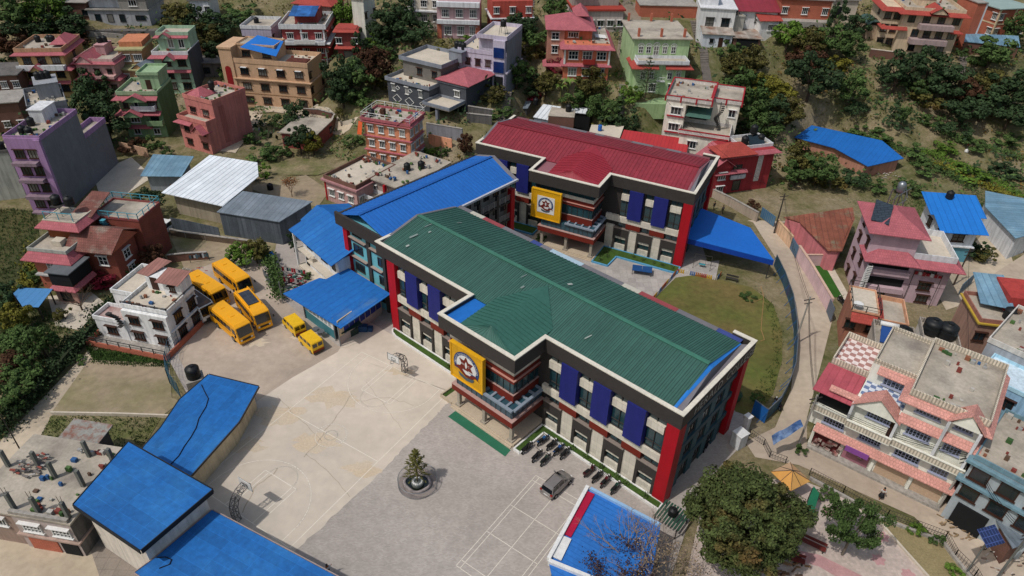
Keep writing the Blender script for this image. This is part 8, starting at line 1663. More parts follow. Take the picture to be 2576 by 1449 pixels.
LT = [
 (40, 20, 9, 9, 'tree', LEAFM, 'leafy green tree at the very top left corner'), (110, 15, 8, 9, 'tree', LEAFB, 'bright green tree second from the top left corner'),
 (165, 55, 7, 8, 'tree', LEAFD, 'dark tree beside the brick shed in the top left corner'), (60, 70, 6, 8, 'tree', LEAFD, 'dark tree above the yellow house'), (20, 100, 6, 7, 'tree', LEAFR, 'brownish tree at the left edge above the yellow house'),
 (115, 78, 5, 6, 'bush', LEAFM, 'green bush above the tanks of the yellow house'), (185, 90, 5, 6, 'bush', LEAFR, 'brown bush right of the yellow house'), (445, 40, 7, 8, 'tree', LEAFO, 'olive brown tree right of the top left grey house'),
 (500, 45, 7, 7, 'tree', LEAFD, 'dark tree below the small white house at the top left'), (520, 90, 7, 7, 'tree', LEAFO, 'yellowish tree right of the mint green house'), (545, 130, 6, 6, 'tree', LEAFD, 'dark tree behind the low grey house'), (560, 60, 6, 8, 'tree', LEAFD, 'dark scrub tree left of the lilac house'),
 (600, 30, 5, 9, 'bush', LEAFM, 'wide green thicket on the grassy slope at the top left'), (575, 175, 5, 5, 'bush', LEAFM, 'bush between the low grey house and the peach building'), (500, 140, 5, 5, 'bush', LEAFR, 'brown bush against the mint house wall'),
 (240, 260, 10, 7, 'tree', LEAFD, 'very dark tall tree between the grey and the sage green houses'), (262, 300, 8, 7, 'tree', LEAFD, 'very dark lower tree left of the sage green house'), (225, 210, 7, 6, 'tree', LEAFD, 'dark tree under the pale pink house'), (330, 365, 4, 5, 'bush', LEAFR, 'reddish bush at the foot of the sage green house'), (385, 360, 4, 4, 'bush', LEAFM, 'green bush at the right foot of the sage green house'),
 (420, 385, 3, 3, 'bush', LEAFM, 'small green bush below the salmon house'), (560, 410, 3, 3, 'bush', LEAFM, 'green bush behind the white warehouse roof'),
 (866, 35, 8, 6, 'tree', LEAFB, 'bright green tree in front of the tall white house'), (905, 110, 10, 5, 'column', LEAFD, 'slender dark tree right of the maroon building'), (945, 95, 5, 5, 'bush', LEAFB, 'bright green bush below the tall white house'),
 (965, 60, 7, 6, 'tree', LEAFD, 'large dark tree right of the tall white house'), (1010, 30, 8, 7, 'tree', LEAFD, 'largest dark tree at the top centre'), (1035, 75, 6, 7, 'tree', LEAFD, 'dark tree left of the dusty pink house'), (985, 90, 5, 6, 'bush', LEAFD, 'dark bush under the big top centre trees'),
 (848, 190, 9, 6, 'tree', LEAFD, 'tall dark tree touching the peach building corner'), (880, 180, 7, 6, 'tree', LEAFD, 'dark tree in the middle of the group right of the peach building'), (905, 190, 7, 6, 'tree', LEAFM, 'green tree at the right of the group by the peach building'), (940, 165, 8, 7, 'tree', LEAFR, 'russet brown tree left of the diamond house'), (895, 240, 5, 6, 'bush', LEAFM, 'green bush above the lane by the peach building'), (860, 225, 6, 6, 'tree', LEAFD, 'dark tree just above the lane'), (960, 130, 5, 6, 'bush', LEAFM, 'green bush above the russet tree'), (975, 200, 4, 6, 'bush', LEAFO, 'olive bush beside the grey diamond wall'),
 (742, 285, 6, 5, 'tree', LEAFD, 'dark leafy tree behind the red walled hut'), (715, 300, 4, 5, 'bush', LEAFM, 'bush left of the red walled hut'), (752, 345, 6, 5, 'tree', LEAFD, 'dark tree right in front of the red walled hut'), (785, 355, 5, 4, 'tree', LEAFY, 'yellowish tree at the right side of the red walled hut'), (700, 380, 4, 5, 'bush', LEAFM, 'bush below left of the red walled hut'), (665, 385, 3.5, 6, 'bush', LEAFM, 'wide low bush in the left garden plot'), (640, 345, 3, 5, 'bush', LEAFM, 'low bush near the salmon house yard'), (890, 350, 3, 4, 'bush', LEAFM, 'bush left of the orange house'), (650, 430, 4, 4, 'bush', LEAFB, 'bright bush at the corner of the white warehouse'), (855, 290, 4, 2.5, 'sparse', LEAFO, 'thin dry tree beside the lane'),
 (1087, 387, 3.5, 4, 'bush', LEAFB, 'round clipped green bush beside the orange wall'), (1118, 380, 2.5, 2.5, 'bush', LEAFM, 'small clipped bush near the orange gate'), (1172, 360, 5, 3, 'tree', LEAFR, 'reddish tree left of the red-roofed school block'), (1130, 128, 5, 6, 'bush', LEAFO, 'dry straw coloured bush below the dusty pink house'), (1180, 100, 4, 5, 'bush', LEAFB, 'green bush in the garden below the dusty pink house'),
 (1240, 235, 4, 5, 'bush', LEAFO, 'dry bush on the terrace below the lavender house'), (1260, 285, 3, 4, 'bush', LEAFM, 'vegetable bush on the lower terrace'),
 (1315, 60, 6, 6, 'tree', LEAFD, 'dark tree by the overgrown steps at the top'), (1350, 90, 6, 6, 'tree', LEAFM, 'green tree left of the orange house with pink roofs'), (1335, 130, 5, 5, 'bush', LEAFO, 'olive bush beside the overgrown steps'), (1300, 180, 6, 6, 'tree', LEAFM, 'green tree above the left shanty'), (1330, 210, 5, 6, 'bush', LEAFD, 'dark bush above the left shanty'), (1338, 240, 3, 4, 'bush', LEAFC, 'crimson flowering bush above the shanties'), (1400, 165, 4, 4, 'bush', LEAFC, 'crimson bougainvillea at the left foot of the orange house'),
 (1375, 205, 5, 6, 'tree', LEAFO, 'olive tree left of the banana plants'), (1488, 205, 6, 6, 'tree', LEAFO, 'orange brown tree below the orange house'), (1450, 250, 5, 6, 'tree', LEAFM, 'green tree behind the white tin shanty'), (1520, 268, 7, 7, 'tree', LEAFM, 'big spreading green tree behind the shanties'), (1540, 300, 6, 6, 'tree', LEAFD, 'dark tree in front of the big spreading one'), (1590, 230, 5, 4, 'bush', LEAFB, 'bright bush at the garden wall of the light green house'), (1400, 20, 6, 5, 'tree', LEAFM, 'green tree above the orange house roof'), (1580, 300, 5, 5, 'bush', LEAFD, 'dark bush by the narrow steps'),
 (1841, 125, 5, 5, 'bush', LEAFM, 'green bush right of the white hut'), (1860, 165, 6, 7, 'tree', LEAFO, 'olive tree at the left edge of the right hillside wood'), (1895, 150, 6, 6, 'tree', LEAFO, 'brownish olive tree under the red roofed cottage'), (1870, 205, 6, 7, 'tree', LEAFM, 'green tree above the white and red house'), (1915, 215, 6, 6, 'tree', LEAFY, 'yellow green tree in the right hillside wood'), (1900, 260, 7, 7, 'tree', LEAFM, 'green tree right of the white and red house roof'), (1950, 225, 6, 7, 'tree', LEAFY, 'brightest yellow tree of the right hillside wood'), (1945, 275, 6, 6, 'tree', LEAFD, 'dark tree below the yellow trees'), (1985, 280, 5, 6, 'tree', LEAFO, 'olive tree above the farm shed'), (1925, 310, 5, 6, 'tree', LEAFM, 'green tree above the deep red house'), (1880, 320, 4, 5, 'bush', LEAFD, 'dark bush above the tanks of the deep red house'),
 (1985, 85, 6, 6, 'tree', LEAFB, 'bright green tree right of the red roofed cottage'), (2030, 105, 7, 7, 'tree', LEAFO, 'brownish tree in the upper right thicket'), (2090, 95, 7, 6, 'tree', LEAFM, 'green tree below the brick house at the upper right'), (2112, 30, 10, 6, 'column', LEAFD, 'dark pointed tree rising to the top edge'), (2140, 110, 6, 6, 'tree', LEAFM, 'green tree left of the round roofed hut'), (2155, 60, 5, 6, 'tree', LEAFD, 'dark tree left of the round roofed hut near the top'), (1990, 20, 4, 6, 'bush', LEAFM, 'bush by the ridge wall at the top right'),
 (2048, 185, 9, 9, 'tree', LEAFD, 'big dark tree alone in the middle of the brown slope'), (2030, 145, 6, 7, 'tree', LEAFR, 'russet tree above the big dark one'), (2145, 215, 7, 6, 'tree', LEAFM, 'single green tree with visible trunk on the brown slope'), (2155, 270, 4, 4, 'bush', LEAFD, 'dark bush under the single green tree'), (2105, 160, 4, 5, 'bush', LEAFY, 'yellow green bush on the brown slope'),
 (2265, 175, 8, 8, 'tree', LEAFD, 'dark tree below the lawn of the large cream house'), (2345, 165, 8, 9, 'tree', LEAFD, 'huge dark tree right below the large cream house'), (2390, 205, 7, 8, 'tree', LEAFD, 'dark tree under the huge one'), (2300, 215, 5, 6, 'bush', LEAFM, 'bush under the dark trees of the cream house'), (2258, 262, 5, 3, 'column', LEAFD, 'narrow dark tree left of the forked tree'), (2275, 290, 5, 4, 'sparse', LEAFM, 'small forked tree with a bare trunk on the lower slope'), (2335, 250, 5, 7, 'bush', LEAFO, 'olive bush on the right slope'), (2440, 225, 6, 7, 'tree', LEAFR, 'russet tree right of the steps'), (2490, 205, 6, 7, 'tree', LEAFO, 'brown olive tree at the upper right'), (2545, 215, 8, 9, 'tree', LEAFD, 'dark tree at the right edge'), (2430, 275, 6, 7, 'tree', LEAFD, 'dark tree in shade at the right of the slope'), (2480, 260, 6, 8, 'tree', LEAFD, 'dark tree between the russet and edge trees'), (2545, 280, 6, 8, 'tree', LEAFD, 'lower dark tree at the right edge'), (2500, 125, 6, 8, 'tree', LEAFM, 'leafy tree over the blue grey storehouse roof'), (2450, 140, 5, 6, 'bush', LEAFM, 'bush in front of the storehouse'), (2560, 65, 7, 6, 'tree', LEAFM, 'green tree in front of the brick house at the top right edge'), (2400, 320, 4, 6, 'bush', LEAFD, 'dark bush low on the right slope'), (2340, 300, 3, 5, 'bush', LEAFM, 'green bush low on the right slope'), (2450, 360, 3, 6, 'bush', LEAFM, 'bush near the person in the field'), (2540, 350, 3, 6, 'bush', LEAFM, 'bush at the right edge below the dark trees'), (2380, 370, 3, 5, 'bush', LEAFB, 'bright bush on the lower right slope'), (2180, 330, 3, 6, 'bush', LEAFM, 'bush behind the farm shed left end'), (2230, 345, 3, 6, 'bush', LEAFM, 'bush behind the farm shed middle'), (2290, 375, 3, 6, 'bush', LEAFM, 'bush behind the farm shed right end'), (2330, 420, 3, 6, 'bush', LEAFM, 'bush left of the white blue-roofed house'), (2440, 430, 3, 7, 'bush', LEAFB, 'bright bush above the long tin hall'), (2530, 430, 3, 7, 'bush', LEAFD, 'dark bush at the right edge above the tin hall'),
 (2025, 395, 6, 7, 'tree', LEAFO, 'olive tree in front of the farm shed'), (2060, 420, 6, 7, 'tree', LEAFM, 'green tree in front of the farm shed'), (2010, 430, 5, 6, 'tree', LEAFM, 'green tree right of the deep red house'), (2090, 455, 4, 6, 'bush', LEAFO, 'olive bush by the track below the farm shed'), (2150, 445, 4, 5, 'bush', LEAFD, 'dark bush right below the farm shed'), (2200, 465, 3, 5, 'bush', LEAFM, 'bush left of the steel tank tower'), (2290, 470, 4, 5, 'bush', LEAFM, 'bush right of the steel tank tower'), (2450, 625, 4, 4.5, 'bush', LEAFD, 'dark bush behind the mauve house corner'), (2480, 640, 3, 4, 'bush', LEAFO, 'dry bush beside the right track'), (1890, 520, 3, 3, 'bush', LEAFR, 'leafless looking shrub in front of the deep red house'),
 (240, 625, 8, 4, 'column', LEAFD, 'dark conifer standing against the brick villa'), (215, 590, 6, 5, 'tree', LEAFD, 'dark tree behind the villa porch'), (140, 700, 3, 2.6, 'bush', LEAFM, 'round clipped bush in front of the villa'), (253, 703, 3, 4.5, 'bush', LEAFC, 'dark crimson bougainvillea beside the villa'), (315, 668, 4, 4.5, 'bush', LEAFM, 'green bush between the villa and the white house'), (367, 580, 4, 4.5, 'tree', LEAFR, 'russet tree behind the villa'), (372, 505, 5, 4.5, 'tree', LEAFD, 'dark tree left of the white warehouse'), (330, 560, 4, 4, 'tree', LEAFD, 'dark tree at the villa back corner'), (345, 540, 3, 4, 'bush', LEAFM, 'bush beside the blue-grey cottage'), (440, 470, 2.5, 3, 'bush', LEAFR, 'dry bush in front of the blue-grey cottage'), (385, 640, 4, 3.5, 'tree', LEAFR, 'dark shabby tree above the white house roof'),
 (97, 855, 5, 4.2, 'tree', LEAFM, 'large round green tree in the left garden'), (55, 860, 4, 4, 'tree', LEAFM, 'green tree left of the round one in the garden'), (35, 790, 4, 4, 'tree', LEAFY, 'yellow green tree beside the blue carport'), (15, 740, 4, 4, 'tree', LEAFD, 'dark tree at the left edge by the carport'), (85, 690, 3.5, 3, 'bush', LEAFM, 'green bush along the villa field edge'), (70, 730, 3, 3, 'bush', LEAFY, 'yellow bush left of the carport'), (110, 640, 2.5, 2, 'bush', LEAFM, 'small bush beside the villa wall'), (20, 840, 3, 4, 'bush', LEAFM, 'bush at the left edge below the carport'), (60, 930, 4, 4, 'tree', LEAFM, 'green tree lower in the left garden'), (15, 920, 4, 5, 'bush', LEAFR, 'reddish bush at the left edge'), (20, 1000, 4, 5, 'tree', LEAFM, 'lowest green tree by the left footpath'), (160, 790, 2.5, 2.5, 'bush', LEAFO, 'dry bush on the villa driveway'), (205, 905, 1.2, 1.6, 'bush', LEAFM, 'tiny bush at the corner of the dry plot'),
 (607, 635, 4, 4, 'tree', LEAFB, 'bright green rounded tree behind the yellow buses'), (640, 628, 4, 4, 'tree', LEAFO, 'olive tree right of the bright green one'), (665, 640, 3, 3, 'bush', LEAFM, 'bush at the driveway bend'), (583, 655, 3, 3, 'bush', LEAFD, 'dark bush touching the furthest bus'), (735, 600, 4, 2.6, 'column', LEAFD, 'dark ivy column beside the grey warehouse'), (870, 490, 3, 3, 'bush', LEAFM, 'bush between hostel roof and low pink house'), (770, 690, 1.6, 1.8, 'bush', LEAFM, 'small bush among the washing'),
 (2258, 1322, .1, .1, 'bush', LEAFM, None),
 (2305, 1330, 1.6, 1.7, 'bush', LEAFB, 'small shrub at the street railing, upper one'), (2358, 1358, 1.5, 1.5, 'bush', LEAFM, 'small shrub at the street railing, middle one'), (2402, 1432, 1.6, 1.6, 'bush', LEAFB, 'small shrub at the street railing, lower one'), (2015, 1131, 1.4, 1.6, 'bush', LEAFM, 'low green shrub by the pole at the shop corner'), (2085, 1240, 1.8, 2.2, 'bush', LEAFM, 'leafy shrub behind the green lean-to'), (2350, 970, 1.2, 2.5, 'bush', LEAFM, None),
 (1905, 1000, 2, 2, 'sparse', LEAFM, 'small sapling at the lower corner of the lawn'), (1880, 745, 1.0, 2.6, 'bush', LEAFM, 'thick grass tuft on the lawn'), (1470, 590, 1.6, 2, 'bush', LEAFD, 'dark shrub beside the red block porch'), (1360, 600, 1.8, 2.2, 'bush', LEAFM, 'shrub left of the red block porch'),
]
for t in LT:
    if t[6] is None: continue
    tree(*t, group=G1 if t[0] < 1000 else G2)
# hedge rows: one clipped plant mass each
def hedge(label, pts, h, w, m, z=None, dens=60):
    mb = MB(); r = random.Random(len(pts)+int(pts[0][0])); P = [gp(*p) for p in pts]; c = P[0]; root = empty('hedge', tuple(c), 0, label, 'hedge'); v = []; f = []
    for a, b in zip(P, P[1:]):
        L = np.linalg.norm(b-a)
        for i in range(int(L*dens)):
            t = r.random(); p = a+(b-a)*t-c; hh = h*(.75+.35*math.sin(p[0]*1.7+p[1])+r.uniform(-.1, .1)); p = Vector((p[0]+r.gauss(0, w*.33), p[1]+r.gauss(0, w*.33), p[2]+hh*(r.random()**.4)))
            d = Vector((r.uniform(-1, 1), r.uniform(-1, 1), r.uniform(-1, 1))).normalized()*.2; e = d.orthogonal().normalized()*.12; k = len(v); v += [tuple(p-d), tuple(p-e), tuple(p+d), tuple(p+e)]; f.append((k, k+1, k+2, k+3))
    me = bpy.data.meshes.new('foliage'); me.from_pydata(v, [], f); me.materials.append(m); link('foliage', me, root)
hedge('overgrown dark hedge along the left footpath', [(300, 755), (255, 815), (190, 885), (120, 965), (50, 1045), (0, 1100)], 1.9, 2.2, LEAFD, dens=170)
hedge('hedge of mixed shrubs between driveway and bus yard', [(640, 635), (672, 655), (690, 690), (700, 730), (705, 760)], 1.8, 1.6, LEAFM, dens=120)
hedge('yellow green hedge at the villa field edge', [(95, 620), (80, 690), (60, 750), (10, 800)], 1.6, 1.8, LEAFY, dens=120)
hedge('weedy strip on top of the unfinished building edge', [(40, 1290), (170, 1335)], .7, .6, LEAFM, dens=60) if False else None
for i, pp in enumerate(([(2120, 340), (2260, 372), (2330, 410), (2450, 480)], [(2200, 350), (2330, 385), (2470, 440), (2576, 500)], [(2370, 335), (2480, 370), (2576, 400)], [(2340, 410), (2480, 470), (2576, 520)])): hedge(('first', 'second', 'third', 'fourth')[i]+' green terrace row from the farm shed up the right slope', pp, .7, 2.6, (LEAFM, LEAFB, LEAFM, LEAFY)[i], dens=90)
# big tree by the street
def big_tree():
    q = at(1880, 1300, 6.6); root = empty('big_tree', (q[0], q[1], 0), 0, 'very large broadleaf tree with olive and russet leaves covering the lower right', 'tree')
    r = random.Random(11); v = []; f = []; cl = []
    R = 5.1
    while len(cl) < 230:
        p = Vector((r.uniform(-1, 1), r.uniform(-1, 1), r.uniform(-.8, 1)))
        ln = p.length
        if not ((.55 if p.z < .1 else .35) < ln < 1): continue
        rad = 1+.16*math.sin(3*math.atan2(p.y, p.x)+1)+.08*math.sin(7*math.atan2(p.y, p.x))
        cl.append((Vector((p.x*R*rad, p.y*R*rad*.95, 6.6+p.z*4.0)), r.uniform(.45, 1.15)))
    for i in range(58000):
        c, s = cl[r.randrange(len(cl))]; d = Vector((r.gauss(0, 1), r.gauss(0, 1), r.gauss(0, 1))).normalized()*(r.random()**.35); p = c+Vector((d.x*s, d.y*s, d.z*s*.6))
        nn = (d+Vector((r.uniform(-.8, .8), r.uniform(-.8, .8), r.uniform(0, 1.2)))).normalized(); a = nn.orthogonal().normalized(); b = nn.cross(a); t = r.uniform(0, 6.28); a, b = a*math.cos(t)+b*math.sin(t), b*math.cos(t)-a*math.sin(t); l = r.uniform(.09, .2); k = len(v)
        v += [tuple(p-a*l), tuple(p-b*l*.6), tuple(p+a*l), tuple(p+b*l*.6)]; f.append((k, k+1, k+2, k+3))
    me = bpy.data.meshes.new('crown'); me.from_pydata(v, [], f); me.materials.append(mat('leaf_big', '#48532d', rough=.75, var=.3, scale=.35, fine=0, isl=.55, spec=.15, col2='#6e4f2f', mix=.64)); link('crown', me, root)
    mb = MB().cyl((0, 0, -.5), (.2, .1, 3.6), .5, .35, 12)
    for i in range(14):
        a = i*2.4; e = Vector((math.cos(a)*r.uniform(2, 4), math.sin(a)*r.uniform(2, 4), r.uniform(5.5, 8.5))); mid = Vector((e.x*.4, e.y*.4, 5.2)); mb.cyl((.2, .1, 3.4), mid, .22, .14, 7); mb.cyl(mid, e, .14, .05, 6)
    part('trunk', mb, BARK, root)
big_tree()
def branchy(root, r, p, d, ln, rad, depth, mb, tips):
    q = p+d*ln; mb.cyl(p, q, rad, rad*.65, 5, False)
    if depth == 0: tips.append(q); return
    for i in range(r.choice((2, 3))):
        nd = (d+Vector((r.uniform(-.7, .7), r.uniform(-.7, .7), r.uniform(-.15, .35)))).normalized(); branchy(root, r, q, nd, ln*r.uniform(.6, .85), rad*.62, depth-1, mb, tips)
def bare_tree(label, x, y, h, m, leafm=None, n=5, dep=4, spread=.8, name='bare_tree', nl=0, thick=.1):
    g = gp(x, y); root = empty(name, tuple(g), 0, label, 'tree'); r = random.Random(int(x)); mb = MB(); tips = []
    mb.cyl((0, 0, -.3), (0, 0, h*.2), thick*1.3, thick, 8)
    for i in range(n): a = i*6.28/n+r.random()*.5; branchy(root, r, Vector((0, 0, h*.18)), Vector((math.cos(a)*spread, math.sin(a)*spread, 1)).normalized(), h*.28, thick*.7, dep, mb, tips)
    part('branches', mb, m, root)
    if leafm:
        v = []; f = []
        for i in range(nl):
            t = tips[r.randrange(len(tips))]; p = t+Vector((r.gauss(0, .3), r.gauss(0, .3), r.gauss(0, .25))); d = Vector((r.uniform(-1, 1), r.uniform(-1, 1), r.uniform(-1, 1))).normalized()*.1; e = d.orthogonal().normalized()*.07; k = len(v); v += [tuple(p-d), tuple(p-e), tuple(p+d), tuple(p+e)]; f.append((k, k+1, k+2, k+3))
        me = bpy.data.meshes.new('leaves'); me.from_pydata(v, [], f); me.materials.append(leafm); link('leaves', me, root)
TW = mat('twig', '#8a7a6e', rough=.9, var=.2)
g = at(1625, 1395, 5.0)
b_ = px_of((g[0], g[1], 0))
bare_tree('large bare tree with long pale twigs over the patched blue roof', b_[0], b_[1], 8.0, TW, None, 7, 5, .75, thick=.16)
q = at(1565, 1425, 5.0); b_ = px_of((q[0], q[1], 0))
bare_tree('dense dark reddish twiggy tree overhanging the patched blue roof', b_[0], b_[1], 5.2, mat('twig_red', '#3a211c', rough=.9), mat('leaf_redbrown', '#4c3a34', rough=.9, var=.3, isl=.3), 10, 5, 1.0, nl=2500, thick=.1)
q = at(1690, 1425, 5.0); b_ = px_of((q[0], q[1], 0))
bare_tree('beige seeding shrub tree between the bare tree and the big tree', b_[0], b_[1], 6.0, TW, mat('leaf_straw', '#80705a', rough=.9, var=.3, isl=.4), 8, 5, .6, nl=700, thick=.08)
bare_tree('small bare tree on the villa driveway', 207, 780, 3.8, mat('twig_dark', '#5a4a3c'), None, 5, 4, .9, thick=.1)
bare_tree('pale bare tree behind the white house', 372, 640, 4.5, mat('twig_pale', '#9a8a78'), None, 5, 3, .8, thick=.09)
bare_tree('dry orange-brown young tree in the vegetable plot', 735, 495, 3.6, mat('twig_orange', '#6a4630'), mat('leaf_dryorange', '#7a5232', isl=.3), 5, 3, .3, nl=500, thick=.05)
# thin leafy tree on the plaza
def plaza_tree():
    q = at(2155, 1322, 4.6); root = empty('tree', (q[0], q[1], 0), 0, 'open leafy tree with gaps in its crown on the pale plaza', 'tree'); r = random.Random(8); v = []; f = []; cl = []
    for i in range(30):
        a = r.uniform(0, 6.28); d = r.uniform(.5, 2.9); cl.append((Vector((math.cos(a)*d, math.sin(a)*d, r.uniform(3.4, 6.2))), r.uniform(.45, .85)))
    for i in range(9000):
        c, s = cl[r.randrange(len(cl))]; d = Vector((r.gauss(0, 1), r.gauss(0, 1), r.gauss(0, 1))).normalized()*(r.random()**.4); p = c+d*s; n_ = Vector((r.uniform(-1, 1), r.uniform(-1, 1), r.uniform(.2, 1))).normalized(); a = n_.orthogonal().normalized(); b = n_.cross(a); l = r.uniform(.08, .16); k = len(v); v += [tuple(p-a*l), tuple(p-b*l*.6), tuple(p+a*l), tuple(p+b*l*.6)]; f.append((k, k+1, k+2, k+3))
    me = bpy.data.meshes.new('crown'); me.from_pydata(v, [], f); me.materials.append(LEAFM); link('crown', me, root); mb = MB().cyl((0, 0, -.2), (0, 0, 2.6), .13, .1, 8)
    for c, s in cl[:20]: mb.cyl((0, 0, 2.4), c, .06, .02, 5)
    part('trunk', mb, mat('bark_grey', '#6f665c'), root)
plaza_tree()
# araucaria-like tree in the pond
def conifer(label, loc, h, w, m, tiers=11, nm='conifer', seed=3, ln=26, droop=.25):
    root = empty(nm, loc, 0, label, 'tree'); r = random.Random(seed); mb = MB(); tr = MB().cyl((0, 0, 0), (0, 0, h), .07*h/5, .02, 8)
    for i in range(tiers):
        z = h*(.2+.8*i/tiers); R = w/2*(1-i/tiers)**.8+.12; nb = 7 if i < tiers-2 else 5
        for k in range(nb):
            a = k*6.28/nb+i*.7+r.uniform(-.2, .2); d = Vector((math.cos(a), math.sin(a), .25)); RR = R*r.uniform(.75, 1.1); e = Vector((0, 0, z))+d*RR; tr.cyl((0, 0, z), e, .025, .01, 4, False)
            for j in range(ln):
                t = r.uniform(.3, 1); p = Vector((0, 0, z))+d*RR*t; s = Vector((r.uniform(-1, 1), r.uniform(-1, 1), r.uniform(-.3, .8))).normalized()*.2*(.6+.6*(1-t)+.2); o = s.orthogonal().normalized()*.04; mb.poly([p-o, p+s, p+o])
    part('foliage', mb, m, root); part('trunk', tr, BARK, root)
conifer('little upright conifer growing from the stone drum in the pond', (pc[0], pc[1]-.1, .5), 5.0, 3.0, mat('leaf_pine', '#5a5a26', rough=.8, var=.3, isl=.35))
g = gp(*T(2, 0, 1003, 745)); conifer('dark layered conifer in front of the light green house', tuple(g), 9, 5.4, LEAFD, 9, ln=60, seed=5)
def banana(label, x, y, h=4):
    g = gp(x, y); root = empty('banana_plant', tuple(g), 0, label, 'plant', 'banana plants above the shanties'); r = random.Random(int(x)); mb = MB()
    part('stem', MB().cyl((0, 0, -.3), (0, 0, h*.55), .16, .1, 8), mat('banana_stem', '#6a6a3c'), root)
    for i in range(8):
        a = i*.8; L = h*.6; pts = []
        for k in range(6): t = k/5; rr = L*t*.8; z = h*.5+L*(t*1.1-t*t*1.0); pts.append((Vector((math.cos(a)*rr, math.sin(a)*rr, z)), .28*math.sin(math.pi*min(1, t+.12))))
        for (p, w), (q_, w2) in zip(pts, pts[1:]): n = Vector((-math.sin(a), math.cos(a), 0)); mb.poly([p-n*w, q_-n*w2, q_+n*w2, p+n*w])
    part('leaves', mb, mat('leaf_banana', '#66803a', rough=.5, var=.2), root)
banana('banana plant with bright leaves above the white tin shanty, left one', 1410, 245); banana('banana plant above the white tin shanty, right one', 1428, 240, 5)
# undergrowth over the slopes
def undergrowth(name, n, m, seed, cond, s0, s1, h0, nf=9):
    r = random.Random(seed); v = []; f = []
    rects = [(np.array(x[4][0]), x[4][1], x[4][2], x[4][3], x[4][4]) for x in FOOT if x[4] is not None]
    c = 0; tries = 0
    while c < n and tries < n*12:
        tries += 1; X = r.uniform(-175, 190); Y = r.uniform(100, 290); z = ter(X, Y)
        if not cond(X, Y, z, r): continue
        if any((-1.2 < (X-o[0])*e[0]+(Y-o[1])*e[1] < w+1.2) and (-1.2 < (X-o[0])*nn[0]+(Y-o[1])*nn[1] < d+1.2) for o, e, nn, w, d in rects): continue
        c += 1; s = r.uniform(s0, s1)
        for k in range(nf):
            p = Vector((X+r.gauss(0, s*.5), Y+r.gauss(0, s*.5), z+abs(r.gauss(0, h0))*s)); d = Vector((r.uniform(-1, 1), r.uniform(-1, 1), r.uniform(-.4, .8))).normalized()*r.uniform(.14, .3)*s; e = d.orthogonal().normalized()*.12*s; q_ = len(v); v += [tuple(p-d), tuple(p-e), tuple(p+d), tuple(p+e)]; f.append((q_, q_+1, q_+2, q_+3))
    me = bpy.data.meshes.new(name); me.from_pydata(v, [], f); me.materials.append(m); o = link(name, me); o['kind'] = 'stuff'; return o
nz = lambda X, Y: math.sin(X*.13+2*math.sin(Y*.07))+math.sin(Y*.17+1.5*math.sin(X*.09))
inx = lambda X, Y: Y > 119+.0*X or (X < -45 and Y > 108) or (X > 66 and Y > 116)
undergrowth('undergrowth', 5200, LEAFM, 1, lambda X, Y, z, r: inx(X, Y) and nz(X, Y)+r.gauss(0, .5) > .1 and z > .3, .8, 2.2, .4)
undergrowth('undergrowth', 4200, LEAFO, 2, lambda X, Y, z, r: inx(X, Y) and nz(X+9, Y+5)+r.gauss(0, .6) > .2 and z > .3, .7, 1.8, .35)
undergrowth('undergrowth', 1200, LEAFD, 3, lambda X, Y, z, r: inx(X, Y) and nz(X-14, Y+25)+r.gauss(0, .5) > .5 and z > .6, 1.0, 3.0, .6, 14)
# weeds on flat plots near the left
def weeds(poly, n, m, seed, s=.25, name='grass'):
    r = random.Random(seed); P = [at(*p)[:2] for p in poly]; xs = [p[0] for p in P]; ys = [p[1] for p in P]; v = []; f = []
    def ins(x, y):
        c = False; j = len(P)-1
        for i in range(len(P)):
            if (P[i][1] > y) != (P[j][1] > y) and x < (P[j][0]-P[i][0])*(y-P[i][1])/(P[j][1]-P[i][1])+P[i][0]: c = not c
            j = i
        return c
    for i in range(n):
        x, y = r.uniform(min(xs), max(xs)), r.uniform(min(ys), max(ys))
        if not ins(x, y): continue
        for k in range(3): p = Vector((x+r.gauss(0, .1), y+r.gauss(0, .1), .02)); d = Vector((r.gauss(0, .3), r.gauss(0, .3), 1)).normalized()*s*r.uniform(.4, 1.2); e = Vector((r.uniform(-1, 1), r.uniform(-1, 1), 0)).normalized()*.05; q_ = len(v); v += [tuple(p-e), tuple(p+e), tuple(p+d)]; f.append((q_, q_+1, q_+2))
    me = bpy.data.meshes.new(name); me.from_pydata(v, [], f); me.materials.append(m); o = link(name, me); o['kind'] = 'stuff'
weeds([(-60, 520), (90, 530), (100, 600), (80, 700), (60, 760), (0, 900), (-60, 1000)], 9000, LEAFM, 1, .5)
weeds([(128, 1046), (405, 1050), (363, 1120), (320, 1112), (240, 1190), (140, 1190), (100, 1110)], 1500, LEAFM, 2)
weeds([(215, 870), (425, 895), (425, 925), (235, 915)], 2500, LEAFM, 3)
weeds([(1900, 720), (1945, 765), (1968, 835), (1968, 905), (1945, 990), (1900, 1052), (1890, 1000), (1945, 900), (1940, 800)], 2200, LEAFM, 4)
weeds([(0, 760), (100, 770), (200, 850), (60, 1010), (0, 1050)], 5000, LEAFM, 5, .5)
for i, pp in enumerate(([(2100, 440), (2380, 520), (2330, 560), (2080, 500)], [(2400, 480), (2570, 470), (2570, 560), (2480, 560)])): weeds(pp, 5000, LEAFM, 20+i, .5)
